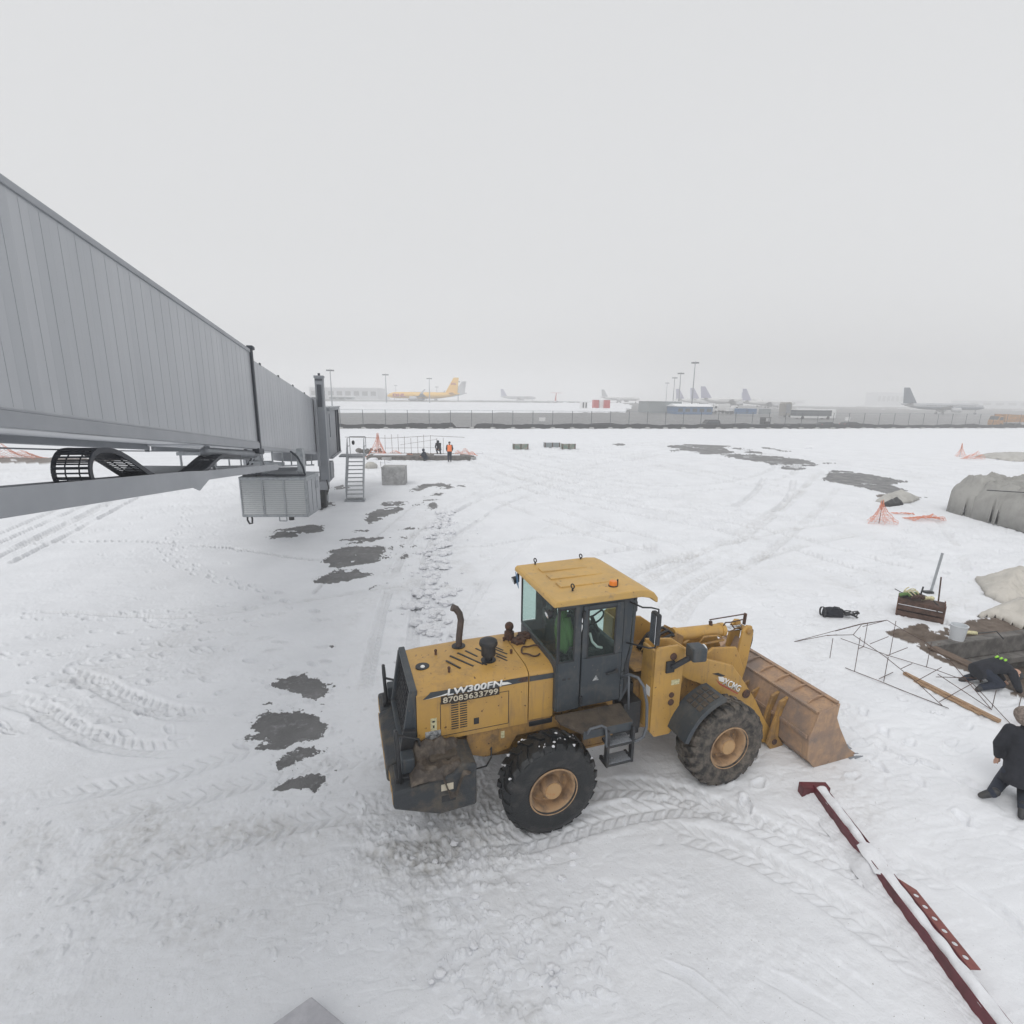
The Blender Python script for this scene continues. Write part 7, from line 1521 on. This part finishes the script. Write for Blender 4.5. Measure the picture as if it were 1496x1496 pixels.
for i, s in enumerate(xs3):
    q_ = float(vnoise(np.array([s * 2.1]), np.array([.3]), 5)[0]); q2 = float(vnoise(np.array([s * 7.3]), np.array([1.3]), 6)[0]); q3 = float(vnoise(np.array([s * 23.]), np.array([2.3]), 8)[0]); mid = math.exp(-((s / LB - .36) / .055) ** 2)
    hh_ = .035 + .07 * q_ + .03 * q2 + .015 * q3 + .10 * mid; ww_ = .10 + .10 * q_ + .04 * q2
    for j in range(nW):
        t = j / (nW - 1); yy_ = -.075 - ww_ * t; vs.append((s, yy_, -.02 + hh_ * (1 - t ** 1.6) + .008 * math.sin(s * 60 + j * 2.1) * (1 - t) * t * 3))
m.add(vs, [[i * nW + j, (i + 1) * nW + j, (i + 1) * nW + j + 1, i * nW + j + 1] for i in range(nS - 1) for j in range(nW - 1)])
m.build('drifted_snow', M_snowc, bm_, smooth=True)
# low slab corner sticking out of the snow at the bottom of the picture
s0 = gp(455, 1453, .10); sb_ = thing('slab_corner', (s0.x, s0.y, 0), 0, 'frosted grey slab corner poking out of the snow at the bottom edge', 'slab'); aL = gp(404, 1496, .05); aR = gp(500, 1496, .05)
dL, dR = (aL - s0), (aR - s0); m = MB(); m.prism([(0, 0), (dL.x * 2.2, dL.y * 2.2), ((dL.x + dR.x) * 2.2, (dL.y + dR.y) * 2.2), (dR.x * 2.2, dR.y * 2.2)], 'z', -.05, .09); m.build('slab', mat('frosted_slab', (.50, .50, .53), .8, 0, (.42, .42, .45), 5, .4, .6, .3, 20), sb_, bevel=.02)

# ---------------------------------------------------------------- people
def figure(label, J, grow=1.0, coat=M_cloth, legs=M_navy, boots=M_blk, head='cap', headm=M_blk, vest=None, fine=False, hands=True, loc=(0, 0, 0)):
    """J: joints in metres relative to loc. One continuous body, clothes as children"""
    t0 = thing('person', loc, 0, label, 'person'); V_ = {k: Vector(v) for k, v in J.items()}; vx = .016 if fine else .022
    def limb(m, pts, rs, n=10):
        for i in range(len(pts) - 1):
            a, b = pts[i], pts[i + 1]; m.tube([a.lerp(b, k / 4) for k in range(5)], [rs[i] + (rs[i + 1] - rs[i]) * k / 4 for k in range(5)], n); 
        for p, r_ in zip(pts, rs): m.ball(p, r_ * 1.01, 10, 7)
    def torso(m, e):
        a, b, c = V_['pelvis'], V_['chest'], V_['neck']; sd = (V_['shL'] - V_['shR']).normalized(); fw = sd.cross((c - a).normalized()); rings = []
        for t, wx_, wy_ in ((0, .155, .115), (.15, .165, .12), (.4, .15, .11), (.7, .17, .12), (.88, .185, .11), (.97, .12, .085), (1.0, .07, .07)):
            p = a.lerp(b, t / .6) if t < .6 else b.lerp(c, (t - .6) / .4); rings.append([p + sd * (wx_ + e) * math.cos(q_) + fw * (wy_ + e) * math.sin(q_) for q_ in np.linspace(0, 2 * PI, 19)[:-1]])
        m.loft(rings); return sd, fw
    m = MB(); sd, fw = torso(m, -.01)
    for s in 'LR':
        limb(m, [V_['sh' + s], V_['el' + s], V_['ha' + s]], [.05, .04, .028]); limb(m, [V_['hip' + s], V_['kn' + s], V_['an' + s]], [.08, .055, .04])
    up = (V_['head'] - V_['neck']).normalized(); hp = V_['head']
    limb(m, [V_['neck'], hp - up * .05], [.055, .052])
    m.ball(hp + up * .02, .098, 16, 12, (1, 1, 1.15)); m.ball(hp - up * .04 + fw * .02, .078, 14, 10); m.ball(hp - up * .005 + fw * .105, .02, 8, 6)     # skull, jaw, nose
    m.ball(hp + sd * .1, .022, 8, 6, (.5, 1, 1.3)); m.ball(hp - sd * .1, .022, 8, 6, (.5, 1, 1.3))
    for s in 'LR':
        h_ = V_['ha' + s]; d_ = (h_ - V_['el' + s]).normalized(); side = d_.cross(sd).normalized() if abs(d_.dot(sd)) < .9 else fw; lat = side.cross(d_)
        if hands:
            limb(m, [h_, h_ + d_ * .08], [.032, .036])
            if fine:
                for k, (o, l_) in enumerate(((-.03, .065), (-.01, .078), (.012, .074), (.032, .058))):
                    p0 = h_ + d_ * .08 + side * o; p1 = p0 + d_ * l_ * .5 + lat * .012; p2 = p1 + d_ * l_ * .4 + lat * .025; limb(m, [p0, p1, p2], [.012, .011, .009], 8)
                p0 = h_ + d_ * .03 + side * -.04; limb(m, [p0, p0 + d_ * .035 - side * .02, p0 + d_ * .065 - side * .018], [.014, .012, .01], 8)
    m.build('body', M_skin, t0, remesh=(.009 if fine else .02))
    m = MB()
    for e_ in (-1, 1): m.ball(hp + fw * .088 + sd * .033 * e_ + up * .012, .010, 8, 6)
    m.build('eyes', M_blk, t0)
    m = MB(); torso(m, .035)
    for s in 'LR': limb(m, [V_['sh' + s] - sd * (.0), V_['el' + s], V_['ha' + s].lerp(V_['el' + s], .08)], [.088, .072, .052])
    pv = V_['pelvis']; dn = (pv - V_['chest']).normalized(); m.loft([[pv + dn * t + sd * (.19 + w_) * math.cos(q_) + fw * (.15 + w_) * math.sin(q_) for q_ in np.linspace(0, 2 * PI, 19)[:-1]] for t, w_ in ((-.05, 0), (.08, .012), (.16, .005))])
    limb(m, [V_['neck'] + up * .0, V_['neck'] + up * .03], [.075, .07])
    m.build('coat', coat, t0, remesh=vx)
    m = MB()
    for s in 'LR': limb(m, [V_['hip' + s], V_['kn' + s], V_['an' + s]], [.118, .088, .07])
    limb(m, [V_['hipL'], V_['hipR']], [.11, .11]); m.build('trousers', legs, t0, remesh=vx)
    for s in 'LR':
        an, to = V_['an' + s], V_['to' + s]; d_ = (to - an); dd = d_.normalized(); m = MB(); limb(m, [an - dd * .04, an.lerp(to, .5), to], [.062, .055, .045]); limb(m, [an, an + (V_['kn' + s] - an).normalized() * .10], [.064, .066]); m.build('boot', boots, t0, remesh=.014 if fine else .02)
    m = MB()
    if head == 'cap': m.ball(hp + up * .045, .112, 18, 12, (1, 1, .95)); m.obox(hp + up * .05 + fw * .11, (.12, .12, .015), Matrix((sd, fw, up)).transposed()); m.build('cap', headm, t0, remesh=.014)
    elif head == 'hat': m.ball(hp + up * .045 - fw * .01, .125, 20, 14, (1, 1, 1.0)); m.ball(hp + up * .0 - fw * .035, .115, 16, 10, (1, 1, .9)); m.build('knitted_hat', headm, t0, remesh=.012)
    elif head == 'hood': m.ball(hp + up * .03 - fw * .02, .135, 18, 12, (1, 1, 1.1)); m.build('hood', headm, t0, remesh=.016)
    if vest: m = MB(); sd2, fw2 = torso(m, .055); o = m.build('safety_vest', vest, t0, remesh=.02)
    return t0
def up_pose(yaw=0, lean=0, h=1.0):
    J = dict(pelvis=(0, 0, .92), chest=(0, .02, 1.22), neck=(0, .02, 1.48), head=(0, .05, 1.63), shL=(-.19, .02, 1.42), elL=(-.26, .0, 1.14), haL=(-.22, .16, .95), shR=(.19, .02, 1.42), elR=(.27, .0, 1.15), haR=(.22, .14, .95),
             hipL=(-.09, 0, .90), knL=(-.11, .04, .48), anL=(-.10, -.02, .09), toL=(-.12, .14, .04), hipR=(.09, 0, .90), knR=(.10, .05, .48), anR=(.10, .06, .09), toR=(.12, .22, .04)); return J
def rotJ(J, yaw, sc=1.0):
    c, s = math.cos(yaw), math.sin(yaw); return {k: (sc * (c * v[0] - s * v[1]), sc * (s * v[0] + c * v[1]), sc * v[2]) for k, v in J.items()}
figure('worker standing at the far dig in orange vest and dark trousers', rotJ(up_pose(), R(10), 1.06), vest=M_vest, head='cap', loc=gp(657, 675))
hunch = dict(pelvis=(0, 0, .52), chest=(0, .16, .82), neck=(0, .26, 1.04), head=(0, .34, 1.14), shL=(-.18, .24, 1.0), elL=(-.22, .36, .74), haL=(-.12, .5, .56), shR=(.18, .24, 1.0), elR=(.22, .36, .74), haR=(.12, .5, .56),
             hipL=(-.10, 0, .50), knL=(-.16, .30, .50), anL=(-.13, .08, .09), toL=(-.15, .27, .04), hipR=(.10, 0, .50), knR=(.16, .30, .50), anR=(.13, .08, .09), toR=(.15, .27, .04))
figure('worker in black hunched on the far footing, right of the lower crouching one', rotJ(hunch, R(170), 1.12), head='hood', headm=M_cloth, loc=gp(642, 669) + Vector((0, 0, .3)))
squat = dict(pelvis=(0, 0, .30), chest=(0, .14, .56), neck=(0, .22, .78), head=(0, .27, .92), shL=(-.18, .2, .74), elL=(-.22, .36, .52), haL=(-.12, .5, .42), shR=(.18, .2, .74), elR=(.22, .36, .52), haR=(.12, .5, .42),
             hipL=(-.10, 0, .30), knL=(-.16, .36, .50), anL=(-.13, .08, .09), toL=(-.15, .27, .04), hipR=(.10, 0, .30), knR=(.16, .36, .50), anR=(.13, .08, .09), toR=(.15, .27, .04))
figure('worker in dark blue crouching low at the front of the far dig', rotJ(squat, R(120), 1.05), coat=M_navy, head='hood', headm=M_navy, loc=gp(623, 673))
# man bending over the pit rim, seen from above and behind
pb = gp(1432, 1002)
over = dict(pelvis=(-.02, 0, .38), chest=(.22, -.02, .50), neck=(.44, -.06, .44), head=(.55, -.09, .34), shL=(.36, .14, .46), elL=(.50, .24, .24), haL=(.60, .14, .06), shR=(.34, -.24, .44), elR=(.42, -.32, .20), haR=(.56, -.26, .04),
            hipL=(-.04, .10, .36), knL=(.22, .20, .16), anL=(-.16, .16, .08), toL=(-.26, .17, .03), hipR=(-.04, -.10, .36), knR=(.20, -.20, .16), anR=(-.14, -.18, .08), toR=(-.24, -.2, .03))
pp = figure('man in black crouching over the pit rim with lime green patch on his back', over, fine=True, head='cap', loc=pb)
m = MB()
for k in range(3): m.tube([(.34 + .03 * k, .10 - .05 * k, .60 - .01 * k), (.26 + .04 * k, .04 - .05 * k, .645 - .01 * k), (.18 + .05 * k, .0 - .05 * k, .645 - .01 * k)], [.018, .024, .016], 8)
m.build('reflective_patch', M_green, pp, smooth=True)
# kneeling man at the right edge, seen from behind
f1, f2 = gp(1456, 1172, .10), gp(1484, 1192, .08); ori = Vector((f2.x + .35, f2.y + .35, 0)); fwd = Vector((.62, .78, 0)).normalized(); rt = Vector((fwd.y, -fwd.x, 0))
def K(r_, f_, z): return tuple(rt * r_ + fwd * f_ + Vector((0, 0, z)))
kneel = dict(pelvis=K(0, 0, .44), chest=K(0, .05, .84), neck=K(-.03, .06, 1.12), head=K(-.07, .09, 1.28), shL=K(-.19, .05, 1.06), elL=K(-.28, .02, .80), haL=K(-.25, .10, .56), shR=K(.19, .05, 1.06), elR=K(.28, .06, .82), haR=K(.2, .25, .62),
             hipL=K(-.09, 0, .42), knL=K(-.13, .22, .12), anL=K(-.27, -.26, .15), toL=K(-.38, -.30, .07), hipR=K(.09, 0, .42), knR=K(.12, .22, .12), anR=K(.06, -.32, .12), toR=K(.04, -.42, .04))
c_ = gy(1506, 1058, 6.60); ori = Vector((c_.x, 6.60, 0)) - fwd * .10
figure('man kneeling on the snow at the right edge in dark coat and grey knitted hat', kneel, fine=True, head='hat', headm=M_wool, loc=ori)

GRP = {'airliner': 'airliners parked on the far aprons', 'parked_car': 'dark cars parked behind the fence', 'flat_trailer': 'flat trailers behind the fence', 'cargo_container': 'cargo containers in a row behind the fence',
       'red_container': 'red containers on the snow bank', 'sign_board': 'white sign boards along the road', 'board_crate': 'board crates on the snow', 'safety_netting': 'orange safety nettings round the digs', 'person': 'workers on the site',
       'pit_tarpaulin': 'tarpaulins behind the pit', 'distant_building': 'distant buildings in the haze'}
for o in list(COL.objects):
    k = o.name.split('.')[0]
    if o.parent is None and k in GRP and 'label' in o: o['group'] = GRP[k]
# ---------------------------------------------------------------- haze
m = MB(); m.box((-1900, -60, -2.5), (1900, 2600, 60)); hz = m.build('haze', bpy.data.materials.new('haze_air')); hm = hz.data.materials[0]; hm.use_nodes = True; t, N, L = nt(hm); N.clear()
o_ = N.new('ShaderNodeOutputMaterial'); v_ = N.new('ShaderNodeVolumePrincipled'); v_.inputs['Color'].default_value = (.988, .99, .994, 1); v_.inputs['Density'].default_value = .0021; v_.inputs['Anisotropy'].default_value = .0
L.new(v_.outputs[0], o_.inputs['Volume']); hz['kind'] = 'stuff'
